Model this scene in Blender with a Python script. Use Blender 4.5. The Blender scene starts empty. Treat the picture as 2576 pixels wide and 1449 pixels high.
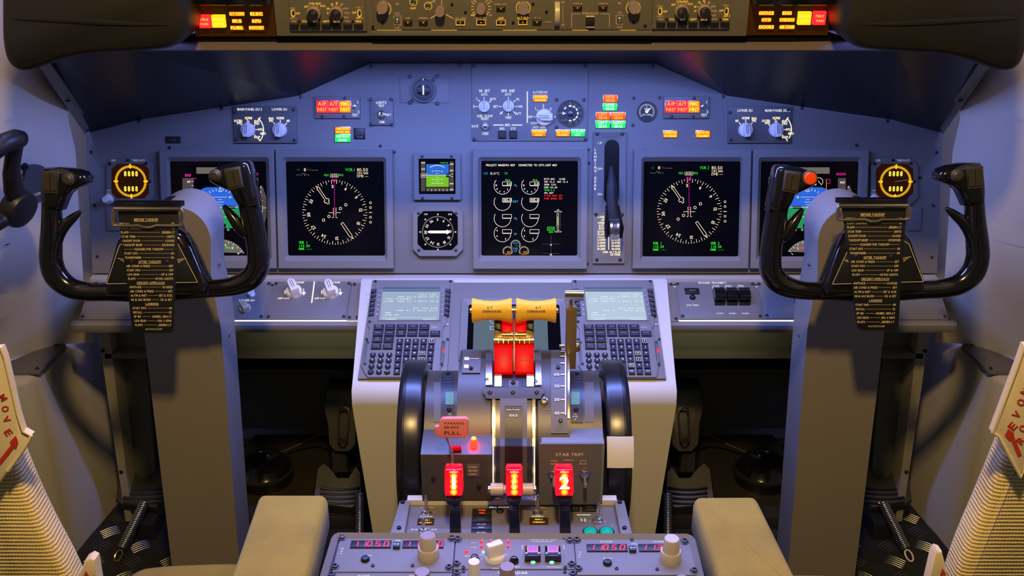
import bpy, math, random
from mathutils import Vector, Matrix
V = Vector
random.seed(7)
PI = math.pi
C = bpy.context.scene.collection

# ---------------------------------------------------------------- camera, world, lamps, exposure
FPX, CX, CY = 2700.0, 1288.0, 724.5
PITCH = math.radians(25)
CAM = V((-0.0036, 0.0, 1.5))
FWD = V((0, math.cos(PITCH), -math.sin(PITCH)))
UP = V((0, math.sin(PITCH), math.cos(PITCH)))
cd = bpy.data.cameras.new('camera'); cam = bpy.data.objects.new('camera', cd); C.objects.link(cam)
cd.sensor_width = 36; cd.lens = 36 * FPX / 2576; cd.clip_start = 0.02; cd.clip_end = 50
cam.location = CAM; cam.rotation_euler = (PI / 2 - PITCH, 0, 0)
sc = bpy.context.scene
sc.camera = cam
w = bpy.data.worlds.new('world'); sc.world = w; w.use_nodes = True
bg = w.node_tree.nodes['Background']; bg.inputs[0].default_value = (0.38, 0.36, 0.30, 1); bg.inputs[1].default_value = 0.15
vs = sc.view_settings
vs.view_transform = 'Standard'; vs.look = 'None'; vs.gamma = 1; vs.use_curve_mapping = False; vs.exposure = 0.0

def lamp(name, kind, loc, target, power, col, sx=0.1, sy=None, spot=None, blend=.3):
    l = bpy.data.lights.new(name, kind); l.energy = power; l.color = col
    if kind == 'AREA':
        l.shape = 'RECTANGLE'; l.size = sx; l.size_y = sy or sx
    elif kind in ('SPOT', 'POINT'):
        l.shadow_soft_size = sx
    if kind == 'SPOT':
        l.spot_size = math.radians(spot); l.spot_blend = blend
    o = bpy.data.objects.new(name, l); C.objects.link(o); o.location = loc
    o.rotation_euler = (V(target) - V(loc)).to_track_quat('-Z', 'Y').to_euler()
    return o
BLUE = (0.22, 0.31, 1.0)
WARM = (1.0, 0.66, 0.24)
# flood lamp recessed behind the glareshield lip, shining down on the panels
lamp('glareshield_flood_light', 'AREA', (0.0, 1.550, 1.190), (0.0, 1.555, 0.5), 9.2, BLUE, 0.80, 0.014)
# blue overhead flood above the glareshield
lamp('overhead_flood_light', 'AREA', (0.0, 1.80, 2.30), (0.0, 1.45, 0.6), 54.0, (0.25, 0.30, 1.0), 2.6, 0.20)
# warm dome lamp overhead behind the seats
lamp('cabin_dome_light', 'AREA', (0.0, 0.30, 2.45), (0.0, 1.45, 0.6), 29.0, WARM, 0.12, 0.12)
# dim fill lamps added under the shelf to lift the rail
for sx in (-1, 1): lamp('shelf_fill_light', 'AREA', (sx * .36, 1.73, .60), (sx * .36, 2.15, .30), 0.07, (1.0, .82, .45), 0.20, 0.03)
# map light over the control stand
lamp('map_light', 'SPOT', (0.0, 0.55, 1.95), (0.0, 1.26, 0.66), 6.0, (1.0, 0.60, 0.18), 0.03, spot=15, blend=.8)

# ---------------------------------------------------------------- geometry helpers
class Fr:
    """a plane in the cockpit: origin, right (u), up-the-plane (v), outward (n)"""
    def __init__(s, o, tilt=None, n=None, u=(1, 0, 0)):
        s.o = V(o)
        if n is None:
            t = math.radians(tilt); n = (0, -math.cos(t), math.sin(t))
        s.n = V(n).normalized(); u = V(u); s.u = (u - s.n * u.dot(s.n)).normalized(); s.v = s.n.cross(s.u)
        s.M = Matrix(((s.u.x, s.v.x, s.n.x, s.o.x), (s.u.y, s.v.y, s.n.y, s.o.y), (s.u.z, s.v.z, s.n.z, s.o.z), (0, 0, 0, 1)))
        s.I = s.M.inverted()
    def at(s, px, py, h=0.0):
        d = ray(px, py); o = s.o + s.n * h
        t = (o - CAM).dot(s.n) / d.dot(s.n)
        return s.I @ (CAM + d * t)
    def w(s, px, py, h=0.0):
        return s.M @ s.at(px, py, h)
    def sub(s, px, py, h=0.0):
        f = Fr(s.w(px, py, h), n=s.n, u=s.u); return f
    def sc(s, px, py, h=0.0):
        return (s.at(px + 1, py, h) - s.at(px, py, h)).length
def ray(px, py):
    return FWD + V((1, 0, 0)) * ((px - CX) / FPX) + UP * ((CY - py) / FPX)
def atY(px, py, Y):
    d = ray(px, py); return CAM + d * ((Y - CAM.y) / d.y)
def atZ(px, py, Z):
    d = ray(px, py); return CAM + d * ((Z - CAM.z) / d.z)
WORLD = Fr((0, 0, 0), n=(0, 0, 1))

def area2(p):
    return sum(p[i][0] * p[(i + 1) % len(p)][1] - p[(i + 1) % len(p)][0] * p[i][1] for i in range(len(p)))
def inset(p, d):
    n = len(p); sg = 1 if area2(p) > 0 else -1; out = []
    for i in range(n):
        a, b, c = V(p[i - 1][:2]), V(p[i][:2]), V(p[(i + 1) % n][:2])
        e1 = (b - a); e2 = (c - b)
        if e1.length < 1e-9 or e2.length < 1e-9:
            out.append((b.x, b.y)); continue
        e1.normalize(); e2.normalize()
        n1 = V((-e1.y, e1.x)) * sg; n2 = V((-e2.y, e2.x)) * sg
        m = n1 + n2
        k = max(0.35, 1 + n1.dot(n2))
        q = b + m * (d / k)
        out.append((q.x, q.y))
    return out
def rrect(x0, y0, x1, y1, r=0.0, n=3):
    if x0 > x1: x0, x1 = x1, x0
    if y0 > y1: y0, y1 = y1, y0
    r = min(r, (x1 - x0) / 2 * .999, (y1 - y0) / 2 * .999)
    if r <= 0: return [(x0, y0), (x1, y0), (x1, y1), (x0, y1)]
    out = []
    for cx, cy, a in ((x1 - r, y0 + r, -90), (x1 - r, y1 - r, 0), (x0 + r, y1 - r, 90), (x0 + r, y0 + r, 180)):
        for k in range(n + 1):
            t = math.radians(a + 90 * k / n); out.append((cx + r * math.cos(t), cy + r * math.sin(t)))
    return out
def circ(cx, cy, r, n=20, ry=None):
    return [(cx + r * math.cos(2 * PI * k / n), cy + (ry or r) * math.sin(2 * PI * k / n)) for k in range(n)]

GL = {}
def glyph(ch, bold):
    k = (ch, bold)
    if k in GL: return GL[k]
    cu = bpy.data.curves.new('g', 'FONT'); cu.body = ch; cu.resolution_u = 2; cu.dimensions = '2D'; cu.fill_mode = 'BOTH'
    cu.offset = 0.022 if bold else 0.0
    o = bpy.data.objects.new('g', cu); C.objects.link(o)
    dg = bpy.context.evaluated_depsgraph_get(); dg.update()
    m = bpy.data.meshes.new_from_object(o.evaluated_get(dg))
    vs_ = [(v.co.x, v.co.y) for v in m.vertices]; fs = [tuple(p.vertices) for p in m.polygons]
    bpy.data.objects.remove(o); bpy.data.curves.remove(cu); bpy.data.meshes.remove(m)
    x0 = min((v[0] for v in vs_), default=0); x1 = max((v[0] for v in vs_), default=.3)
    GL[k] = ([(a - x0, b) for a, b in vs_], fs, x1 - x0)
    return GL[k]
CAP = None
def cap():
    global CAP
    if CAP is None: CAP = max(v[1] for v in glyph('H', False)[0])
    return CAP
def layout(s, bold, mono=False):
    x = 0; out = []
    for ch in s:
        if ch == ' ': x += .62 if mono else .32; continue
        g = glyph(ch, bold)
        if mono:
            out.append((g, x + (.62 - g[2]) / 2 - .05)); x += .62
        else:
            out.append((g, x)); x += g[2] + .085
    return out, max(x - .085, .01)

def rpoly(p, r, n=4):
    """round the corners of an outline"""
    out = []; m = len(p)
    for i in range(m):
        a, b, c = V(p[i - 1][:2]), V(p[i][:2]), V(p[(i + 1) % m][:2])
        d = min(r, (a - b).length * .45, (c - b).length * .45); s_, e = b + (a - b).normalized() * d, b + (c - b).normalized() * d
        for k in range(n + 1):
            t = k / n; q = s_ * (1 - t) ** 2 + b * 2 * t * (1 - t) + e * t * t; out.append((q.x, q.y))
    return out
class MB:
    def __init__(s, fr=None):
        s.fr = fr or WORLD; s.v = []; s.f = []; s.m = []; s.mats = []; s.cur = 0; s.flat = True; s.X = None
    def mat(s, name):
        if name not in s.mats: s.mats.append(name)
        s.cur = s.mats.index(name); return s
    def add(s, verts, faces):
        b = len(s.v); M = s.fr.M if s.X is None else s.fr.M @ s.X
        s.v += [M @ V((p[0], p[1], p[2] if len(p) > 2 else 0.0)) for p in verts]
        s.f += [tuple(i + b for i in f) for f in faces]; s.m += [s.cur] * len(faces)
        return s
    def loft(s, loops, cap0=True, cap1=True, closed=True):
        n = len(loops[0]); vs_ = [p for L in loops for p in L]; fs = []
        for k in range(len(loops) - 1):
            for i in range(n if closed else n - 1):
                j = (i + 1) % n
                fs.append((k * n + i, k * n + j, (k + 1) * n + j, (k + 1) * n + i))
        if cap0: fs.append(tuple(range(n))[::-1])
        if cap1: fs.append(tuple((len(loops) - 1) * n + i for i in range(n)))
        s.flat = False
        return s.add(vs_, fs)
    def prism(s, pts, z0, z1, ch=0.0):
        L = [[(x, y, z0) for x, y in pts]]
        if ch > 0:
            L.append([(x, y, z1 - ch) for x, y in pts])
            q = inset(pts, ch * .35); L.append([(x, y, z1 - ch * .3) for x, y in q])
            q = inset(pts, ch); L.append([(x, y, z1) for x, y in q])
        else:
            L.append([(x, y, z1) for x, y in pts])
        return s.loft(L)
    def ring(s, outer, inner, z0, z1, z2, ch=0.0, mid=None):
        """a frame: outer wall z0..z1, top face, inner wall sloping down to z2"""
        L = [[(x, y, z0) for x, y in outer], [(x, y, z1 - ch) for x, y in outer]]
        if ch: L.append([(x, y, z1) for x, y in inset(outer, ch)])
        if mid: L.append([(x, y, z1) for x, y in mid])
        L.append([(x, y, z2) for x, y in inner])
        return s.loft(L, False, False)
    def box(s, x0, y0, z0, x1, y1, z1, ch=0.0, r=0.0):
        return s.prism(rrect(x0, y0, x1, y1, r), z0, z1, ch)
    def lathe(s, prof, c=(0, 0, 0), n=20, axis='z', flute=0, depth=0):
        L = []
        for r, z in prof:
            lp = []
            for k in range(n):
                a = 2 * PI * k / n; rr = max(r, 1e-5) * (1 - (depth if flute and (k * flute // n * 1) % 2 else 0))
                x, y = rr * math.cos(a), rr * math.sin(a)
                lp.append((c[0] + x, c[1] + y, c[2] + z) if axis == 'z' else (c[0] + z, c[1] + x, c[2] + y) if axis == 'x' else (c[0] + x, c[1] + z, c[2] + y))
            L.append(lp)
        return s.loft(L)
    def tube(s, path, rad, n=10, sq=1.0, caps=True, up=None):
        P = [V(p) for p in path]; L = []
        if not isinstance(rad, (list, tuple)): rad = [rad] * len(P)
        nrm = None
        for i, p in enumerate(P):
            t = (P[min(i + 1, len(P) - 1)] - P[max(i - 1, 0)]).normalized()
            if nrm is None:
                nrm = V(up) if up else (V((0, 0, 1)) if abs(t.z) < .9 else V((1, 0, 0)))
            nrm = (nrm - t * nrm.dot(t)).normalized(); b = t.cross(nrm)
            r = rad[i]; r = r if isinstance(r, (list, tuple)) else (r, r * sq)
            L.append([tuple(p + b * (r[0] * math.cos(2 * PI * k / n)) + nrm * (r[1] * math.sin(2 * PI * k / n))) for k in range(n)])
        return s.loft(L, caps, caps)
    # ---- flat marks, in pixels of the photograph measured on this plane
    def q(s, px, py, h):
        return s.fr.at(px, py, h)
    def fill(s, pts, h):
        f = s.flat; s.add([tuple(s.q(x, y, h)) for x, y in pts], [tuple(range(len(pts)))]); s.flat = f; return s
    def line(s, x0, y0, x1, y1, w_, h):
        a, b = s.q(x0, y0, h), s.q(x1, y1, h); d = (b - a)
        if d.length < 1e-7: return s
        d.normalize(); k = s.fr.sc(x0, y0, h) * w_ / 2; nn = V((-d.y, d.x, 0)) * k
        return s.add([a + nn, a - nn, b - nn, b + nn], [(0, 1, 2, 3)])
    def poly(s, pts, w_, h, close=False):
        for i in range(len(pts) - (0 if close else 1)):
            s.line(*pts[i], *pts[(i + 1) % len(pts)], w_, h)
        return s
    def arc(s, cx, cy, r, a0, a1, w_, h, n=None):
        n = n or max(6, int(abs(a1 - a0) / 9)); k = s.fr.sc(cx, cy, h); c = s.q(cx, cy, h)
        pts = []
        for i in range(n + 1):
            a = math.radians(a0 + (a1 - a0) * i / n)
            for rr in (r - w_ / 2, r + w_ / 2): pts.append((c.x + rr * k * math.cos(a), c.y + rr * k * math.sin(a), h))
        return s.add(pts, [(2 * i, 2 * i + 1, 2 * i + 3, 2 * i + 2) for i in range(n)])
    def ticks(s, cx, cy, r0, r1, angs, w_, h):
        k = s.fr.sc(cx, cy, h); c = s.q(cx, cy, h)
        for a in angs:
            a = math.radians(a); d = V((math.cos(a), math.sin(a), 0)); nn = V((-d.y, d.x, 0)) * (k * w_ / 2)
            p, q = c + d * (r0 * k), c + d * (r1 * k)
            s.add([p + nn, p - nn, q - nn, q + nn], [(0, 1, 2, 3)])
        return s
    def disc(s, cx, cy, r, h, n=12):
        k = s.fr.sc(cx, cy, h); c = s.q(cx, cy, h)
        return s.add([(c.x + r * k * math.cos(2 * PI * i / n), c.y + r * k * math.sin(2 * PI * i / n), h) for i in range(n)], [tuple(range(n))])
    def text(s, t, px, py, cp, h, al='C', w_=None, rot=0, bold=False, mono=False, ys=1.0):
        """cp = capital height in pixels, w_ = wanted width in pixels; (px, py) is the middle of the line"""
        lay, W = layout(t, bold, mono); k = s.fr.sc(px, py, h); sy = cp * k / cap() * ys
        sx = (w_ * k / W) if w_ else sy / ys; c = s.q(px, py, h); ca, sa = math.cos(math.radians(rot)), math.sin(math.radians(rot))
        x0 = {'C': -W * sx / 2, 'L': 0, 'R': -W * sx}[al]
        for g, x in lay:
            s.add([(c.x + ca * (x0 + (x + a) * sx) - sa * ((b - cap() / 2) * sy), c.y + sa * (x0 + (x + a) * sx) + ca * ((b - cap() / 2) * sy), h) for a, b in g[0]], g[1])
        return s
    # ---- solids from pixel outlines on this plane
    def px(s, pts, h):
        return [tuple(s.q(x, y, h))[:2] for x, y in pts]
    def pprism(s, pts, z0, z1, ch=0.0):
        return s.prism(s.px(pts, z1), z0, z1, ch)
    def pbox(s, x0, y0, x1, y1, z0, z1, ch=0.0, r=0.0):
        a = s.q(x0, (y0 + y1) / 2, z1).x; b = s.q(x1, (y0 + y1) / 2, z1).x
        c = s.q((x0 + x1) / 2, y0, z1).y; d = s.q((x0 + x1) / 2, y1, z1).y
        return s.prism(rrect(a, d, b, c, r), z0, z1, ch)
    def prr(s, x0, y0, x1, y1, z, r=0.0):
        a = s.q(x0, (y0 + y1) / 2, z).x; b = s.q(x1, (y0 + y1) / 2, z).x
        return rrect(a, s.q((x0 + x1) / 2, y1, z).y, b, s.q((x0 + x1) / 2, y0, z).y, r)

def mesh_of(name, mb, inv, smooth=38):
    me = bpy.data.meshes.new(name)
    me.from_pydata([tuple(inv @ p) for p in mb.v], [], mb.f)
    for n_ in (mb.mats or ['grey']): me.materials.append(M(n_))
    me.polygons.foreach_set('material_index', mb.m)
    me.update()
    if not mb.flat:
        import bmesh
        bm = bmesh.new(); bm.from_mesh(me); bmesh.ops.remove_doubles(bm, verts=bm.verts, dist=1e-6)
        bmesh.ops.recalc_face_normals(bm, faces=bm.faces); bm.to_mesh(me); bm.free()
        me.shade_smooth(); me.set_sharp_from_angle(angle=math.radians(smooth))
    return me

class Thing:
    def __init__(s, name, label, cat, base, group=None, kind=None):
        o = bpy.data.objects.new(name, None); o.empty_display_size = .02; C.objects.link(o)
        o.location = V(base); s.o = o; s.inv = Matrix.Translation(-V(base)); s.base = V(base)
        if kind: o['kind'] = kind
        if label: o['label'] = label; o['category'] = cat
        if group: o['group'] = group
    def part(s, name, mb, label=None, parent=None, smooth=38):
        if not mb.v: return None
        lo = [min(p[i] for p in mb.v) for i in range(3)]; hi = [max(p[i] for p in mb.v) for i in range(3)]
        c = V([(a + b) / 2 for a, b in zip(lo, hi)])
        o = bpy.data.objects.new(name, mesh_of(name, mb, Matrix.Translation(-c), smooth)); C.objects.link(o)
        par = parent or s.o; o.parent = par
        pw = s.base if par == s.o else s.base + par.location
        o.location = c - pw
        if label: o['label'] = label
        return o
    def copy_part(s, name, me, world, parent=None):
        o = bpy.data.objects.new(name, me); C.objects.link(o); o.parent = parent or s.o
        pw = s.base if parent is None else s.base + parent.location
        o.matrix_local = Matrix.Translation(-pw) @ world
        return o
def single(name, mb, label, cat, group=None, kind=None, smooth=38, base=None):
    if base is None:
        lo = [min(p[i] for p in mb.v) for i in range(3)]; hi = [max(p[i] for p in mb.v) for i in range(3)]
        base = V(((lo[0] + hi[0]) / 2, (lo[1] + hi[1]) / 2, lo[2]))
    o = bpy.data.objects.new(name, mesh_of(name, mb, Matrix.Translation(-V(base)), smooth)); C.objects.link(o); o.location = base
    if kind: o['kind'] = kind
    if label: o['label'] = label
    if cat: o['category'] = cat
    if group: o['group'] = group
    return o

# ---------------------------------------------------------------- materials
MS = {}
def M(name):
    if name in MS: return MS[name]
    MS[name] = build_mat(name, *SPEC[name]); return MS[name]
def build_mat(name, col, rough=.5, metal=0.0, emis=None, st=0.0, bump=0.0, bscale=300.0, var=0.0, sample=False, trans=0.0, coat=0.0, spec=.5):
    m = bpy.data.materials.new(name); m.use_nodes = True; nt = m.node_tree; b = nt.nodes['Principled BSDF']
    b.inputs['Base Color'].default_value = (*col, 1); b.inputs['Roughness'].default_value = rough; b.inputs['Metallic'].default_value = metal
    b.inputs['Specular IOR Level'].default_value = spec
    if trans: b.inputs['Transmission Weight'].default_value = trans
    if coat: b.inputs['Coat Weight'].default_value = coat; b.inputs['Coat Roughness'].default_value = .08
    if emis:
        b.inputs['Specular IOR Level'].default_value = min(spec, .12 if not coat else spec)
        b.inputs['Emission Color'].default_value = (*emis, 1); b.inputs['Emission Strength'].default_value = st
        if not sample: m.cycles.emission_sampling = 'NONE'
    if bump or var:
        tc = nt.nodes.new('ShaderNodeTexCoord'); nz = nt.nodes.new('ShaderNodeTexNoise'); nz.inputs['Scale'].default_value = bscale
        nz.inputs['Detail'].default_value = 4; nt.links.new(tc.outputs['Object'], nz.inputs['Vector'])
        if bump:
            bp = nt.nodes.new('ShaderNodeBump'); bp.inputs['Strength'].default_value = bump; bp.inputs['Distance'].default_value = .0006
            nt.links.new(nz.outputs['Fac'], bp.inputs['Height']); nt.links.new(bp.outputs['Normal'], b.inputs['Normal'])
        if var:
            n2 = nt.nodes.new('ShaderNodeTexNoise'); n2.inputs['Scale'].default_value = 9; n2.inputs['Detail'].default_value = 5
            nt.links.new(tc.outputs['Object'], n2.inputs['Vector'])
            mx = nt.nodes.new('ShaderNodeMix'); mx.data_type = 'RGBA'
            mx.inputs['A'].default_value = (*[c * (1 - var) for c in col], 1); mx.inputs['B'].default_value = (*[min(1, c * (1 + var)) for c in col], 1)
            nt.links.new(n2.outputs['Fac'], mx.inputs['Factor']); nt.links.new(mx.outputs['Result'], b.inputs['Base Color'])
    return m
G_ = (.27, .265, .26)
SPEC = {
 'grey': ((.185, .185, .185), .55, 0, None, 0, .25, 900, .04),
 'grey_dark': ((.11, .11, .115), .5, 0, None, 0, .2, 900, .04),
 'grey_mid': ((.155, .155, .158), .5, 0, None, 0, .2, 900),
 'quad_metal': ((.075, .067, .056), .40, .3, None, 0, .15, 900),
 'grey_light': ((.40, .39, .38), .5, 0, None, 0, .2, 600, .05),
 'body_cream': ((.62, .60, .55), .45, 0, None, 0, .15, 500, .03),
 'liner': ((.82, .76, .64), .6, 0, None, 0, .3, 700, .04),
 'side_box': ((.42, .40, .38), .6, 0, None, 0, .3, 700, .04),
 'liner_dark': ((.30, .28, .22), .6, 0, None, 0, .3, 700, .04),
 'cover': ((.24, .235, .24), .45, 0, None, 0, .15, 500, .03),
 'column': ((.27, .235, .17), .5, 0, None, 0, .35, 800, .05),
 'olive': ((.15, .16, .13), .6, 0, None, 0, .2, 400, .1),
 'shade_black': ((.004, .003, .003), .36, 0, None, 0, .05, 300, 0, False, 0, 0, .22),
 'coaming': ((.095, .072, .078), .6, 0, None, 0, .3, 900, .05),
 'pad': ((.014, .013, .010), .5, 0, None, 0, .35, 500, .2),
 'mcp_plate': ((.14, .13, .105), .5, 0, None, 0, .3, 900, .04),
 'black': ((.010, .010, .011), .45),
 'black_key': ((.020, .024, .05), .4),
 'wheel_black': ((.012, .012, .014), .28),
 'switch_grey': ((.05, .045, .035), .45),
 'black_gloss': ((.006, .006, .007), .16, 0, None, 0, 0, 300, 0, False, 0, .6),
 'black_soft': ((.014, .014, .017), .42, 0, None, 0, .15, 400),
 'rubber': ((.022, .020, .016), .42, 0, None, 0, .5, 250, .35),
 'floor_plate': ((.025, .026, .030), .35, .3, None, 0, .5, 120, .4),
 'tread': ((.22, .23, .26), .28, .8),
 'steel': ((.55, .54, .52), .25, 1),
 'steel_dark': ((.10, .10, .11), .35, .8),
 'screw': ((.07, .07, .08), .35, .5),
 'screw_dark': ((.03, .03, .035), .3, .6),
 'chrome': ((.80, .70, .50), .22, 1),  # warm tint put into the metal to stand for amber reflections
 'brass': ((.62, .45, .16), .28, 1),
 'brown_bar': ((.22, .155, .075), .45, .3, None, 0, .3, 400),
 'cream': ((.80, .76, .70), .35),
 'white_knob': ((.80, .80, .84), .35),
 'beige_knob': ((.55, .49, .36), .35),
 'pink_knob': ((.30, .22, .22), .4),
 'yellow': ((.85, .50, .04), .28, 0, (1, .40, .02), .10),  # slight glow put into the grip colour; the grips are no lamps
 'red_plastic': ((.38, .0, .0), .35, 0, (1, 0, .005), .55, 0, 300, 0, True),
 'red_button': ((.8, .06, .01), .35, 0, (1, .08, .0), .25),
 'pink_paddle': ((.75, .22, .20), .4),
 'tag_cloth': ((.74, .64, .46), .8, 0, None, 0, .3, 500, .08),
 'green_patch': ((.10, .30, .19), .5),
 'white_patch': ((.72, .70, .62), .6),
 'ink': ((.01, .01, .012), .5),
 'ink_red': ((.55, .03, .015), .7),
 'print_white': ((.75, .74, .72), .5),
 'print_gold': ((.90, .74, .42), .5),
 'print_dim': ((.16, .15, .15), .5),
 'legend': ((0.096, 0.096, 0.096), .5, 0, (.90, .92, 1.0), .85),
 'legend_warm': ((0.096, 0.096, 0.096), .5, 0, (1, .84, .58), 1.3),
 'legend_dim': ((0.072, 0.072, 0.072), .5, 0, (.75, .75, 1.0), .28),
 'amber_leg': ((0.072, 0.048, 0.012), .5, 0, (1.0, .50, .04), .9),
 'amber_dim': ((0.060, 0.042, 0.024), .5, 0, (1.0, .50, .18), .38),
 'amber_lamp': ((0.060, 0.030, 0.002), .4, 0, (1.0, .23, .0), 1.15, 0, 300, 0, True),
 'amber_text': ((0.060, 0.048, 0.012), .4, 0, (1.0, .66, .05), 1.7),
 'yellow_lamp': ((0.072, 0.060, 0.006), .4, 0, (1.0, .62, .01), 1.3, 0, 300, 0, True),
 'amber_dark': ((.035, .015, .004), .4, 0, (1.0, .25, .0), .02),
 'red_lamp': ((0.060, 0.001, 0.001), .4, 0, (1.0, .008, .012), 4.0, 0, 300, 0, True),
 'red_text': ((0.060, 0.036, 0.012), .4, 0, (1.0, .36, .05), 1.6),
 'bulb_red': ((.7, .1, .05), .3, 0, (1.0, .0015, .001), 50, 0, 300, 0, True),
 'hot_orange': ((0.084, 0.036, 0.006), .3, 0, (1.0, .20, .0), 1.8),
 'orange_red': ((0.060, 0.012, 0.001), .4, 0, (1.0, .05, .0), 2.6, 0, 300, 0, True),
 'green_lamp': ((0.000, 0.036, 0.006), .4, 0, (.01, 1.0, .12), 1.5, 0, 300, 0, True),
 'green_hot': ((0.060, 0.096, 0.072), .4, 0, (.55, 1.0, .65), 1.6),
 'teal_lamp': ((.0, .3, .2), .25, 0, (.0, .55, .30), .35),
 'mint': ((.2, .6, .5), .4, 0, (.30, 1.0, .80), .9),
 'lens_red': ((.7, .0, .01), .12, 0, (1.0, .0, .008), .85, 0, 300, 0, True, 0, .5),
 'hot_yellow': ((0.120, 0.072, 0.012), .4, 0, (1.0, .60, .03), 2.6),
 'hot_white': ((1, .8, .6), .4, 0, (1.0, .80, .55), 1.5),
 'red_7seg': ((0.060, 0.000, 0.004), .4, 0, (1.0, .04, .10), 2.0),
 'magenta_glass': ((.35, .12, .35), .25, 0, (.6, .12, .6), .35),
 'edge_glow': ((.8, .7, .5), .4, 0, (1.0, .80, .42), 1.0, 0, 300, 0, True),
 'screen': ((.003, .003, .004), .12, 0, None, 0, 0, 300, 0, False, 0, 0, .2),
 's_white': ((.0, .0, .0), .3, 0, (1.0, .88, .78), .95),
 's_cream': ((.0, .0, .0), .3, 0, (1.0, .80, .55), 1.0),
 's_green': ((.0, .0, .0), .3, 0, (.04, 1.0, .04), .85),
 's_cyan': ((.0, .0, .0), .3, 0, (.05, .45, 1.0), .85),
 's_mag': ((.0, .0, .0), .3, 0, (1.0, .02, .42), .95),
 's_red': ((.0, .0, .0), .3, 0, (1.0, .03, .01), .95),
 's_orange': ((.0, .0, .0), .3, 0, (1.0, .28, .02), .95),
 's_sky': ((.0, .0, .0), .3, 0, (.03, .16, .85), .85),
 's_ground': ((.0, .0, .0), .3, 0, (.02, .42, .13), .75),
 's_sky2': ((.0, .0, .0), .3, 0, (.03, .17, .75), .9),
 's_lime': ((.0, .0, .0), .3, 0, (.20, .60, .02), .9),
 's_grey': ((.0, .0, .0), .3, 0, (.20, .17, .15), .75),
 's_greyd': ((.0, .0, .0), .3, 0, (.13, .10, .11), .6),
 's_black': ((.002, .002, .003), .3),
 'lcd': ((.05, .06, .07), .25, 0, (.36, .46, .56), .80, 0, 300, 0, True),
 'lcd_right': ((.05, .06, .07), .25, 0, (.42, .53, .58), .98, 0, 300, 0, True),
 'lcd_text': ((.0, .0, .0), .3, 0, (.85, .93, 1.0), 1.0),
 'lcd_dim': ((.03, .04, .04), .3, 0, (.13, .20, .19), .55),
 'lens': ((.05, .10, .10), .1, 0, (.06, .12, .12), .4),
 'clock_glow': ((.01, .004, .0), .3, 0, (1.0, .22, .0), .018),
 'clock_amber': ((0.036, 0.024, 0.000), .3, 0, (1.0, .42, .01), 1.6, 0, 300, 0, True),
}
def special_fabric(name, c1, c2, scale, ang, d1='X', d2='Y', k2=.8, mixk=.5):
    m = bpy.data.materials.new(name); m.use_nodes = True; nt = m.node_tree; b = nt.nodes['Principled BSDF']
    b.inputs['Roughness'].default_value = .85; b.inputs['Sheen Weight'].default_value = .2
    tc = nt.nodes.new('ShaderNodeTexCoord'); mp = nt.nodes.new('ShaderNodeMapping'); mp.inputs['Rotation'].default_value = (0, 0, ang)
    nt.links.new(tc.outputs['Object'], mp.inputs['Vector'])
    w1 = nt.nodes.new('ShaderNodeTexWave'); w1.bands_direction = d1; w1.inputs['Scale'].default_value = scale; w1.inputs['Distortion'].default_value = .8; w1.inputs['Detail Scale'].default_value = 4; w1.inputs['Detail'].default_value = 2
    w2 = nt.nodes.new('ShaderNodeTexWave'); w2.bands_direction = d2; w2.inputs['Scale'].default_value = scale * k2; w2.inputs['Distortion'].default_value = 1.5; w2.inputs['Detail Scale'].default_value = 4
    for x in (w1, w2): nt.links.new(mp.outputs['Vector'], x.inputs['Vector'])
    ml = nt.nodes.new('ShaderNodeMath'); ml.operation = 'MULTIPLY'; lo = nt.nodes.new('ShaderNodeMath'); lo.operation = 'MULTIPLY_ADD'; nt.links.new(w2.outputs['Fac'], lo.inputs[0]); lo.inputs[1].default_value = mixk; lo.inputs[2].default_value = 1 - mixk
    nt.links.new(w1.outputs['Fac'], ml.inputs[0]); nt.links.new(lo.outputs[0], ml.inputs[1])
    nz = nt.nodes.new('ShaderNodeTexNoise'); nz.inputs['Scale'].default_value = 14; nz.inputs['Detail'].default_value = 6; nt.links.new(tc.outputs['Object'], nz.inputs['Vector'])
    ad = nt.nodes.new('ShaderNodeMath'); ad.operation = 'MULTIPLY_ADD'; nt.links.new(ml.outputs[0], ad.inputs[0]); ad.inputs[1].default_value = .75; nt.links.new(nz.outputs['Fac'], ad.inputs[2])
    rp = nt.nodes.new('ShaderNodeValToRGB'); rp.color_ramp.elements[0].position = .38; rp.color_ramp.elements[0].color = (*c1, 1); rp.color_ramp.elements[1].position = 1.0; rp.color_ramp.elements[1].color = (*c2, 1)
    nt.links.new(ad.outputs[0], rp.inputs['Fac']); nt.links.new(rp.outputs['Color'], b.inputs['Base Color'])
    bp = nt.nodes.new('ShaderNodeBump'); bp.inputs['Distance'].default_value = .0008; bp.inputs['Strength'].default_value = .8
    nt.links.new(ml.outputs[0], bp.inputs['Height']); nt.links.new(bp.outputs['Normal'], b.inputs['Normal'])
    MS[name] = m
special_fabric('fabric', (.20, .13, .008), (.46, .31, .025), 160, 1.0, mixk=.25)
special_fabric('fleece', (.34, .26, .10), (.92, .73, .36), 84, 0, d1='Z', d2='X', k2=1.3, mixk=.45)

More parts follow.
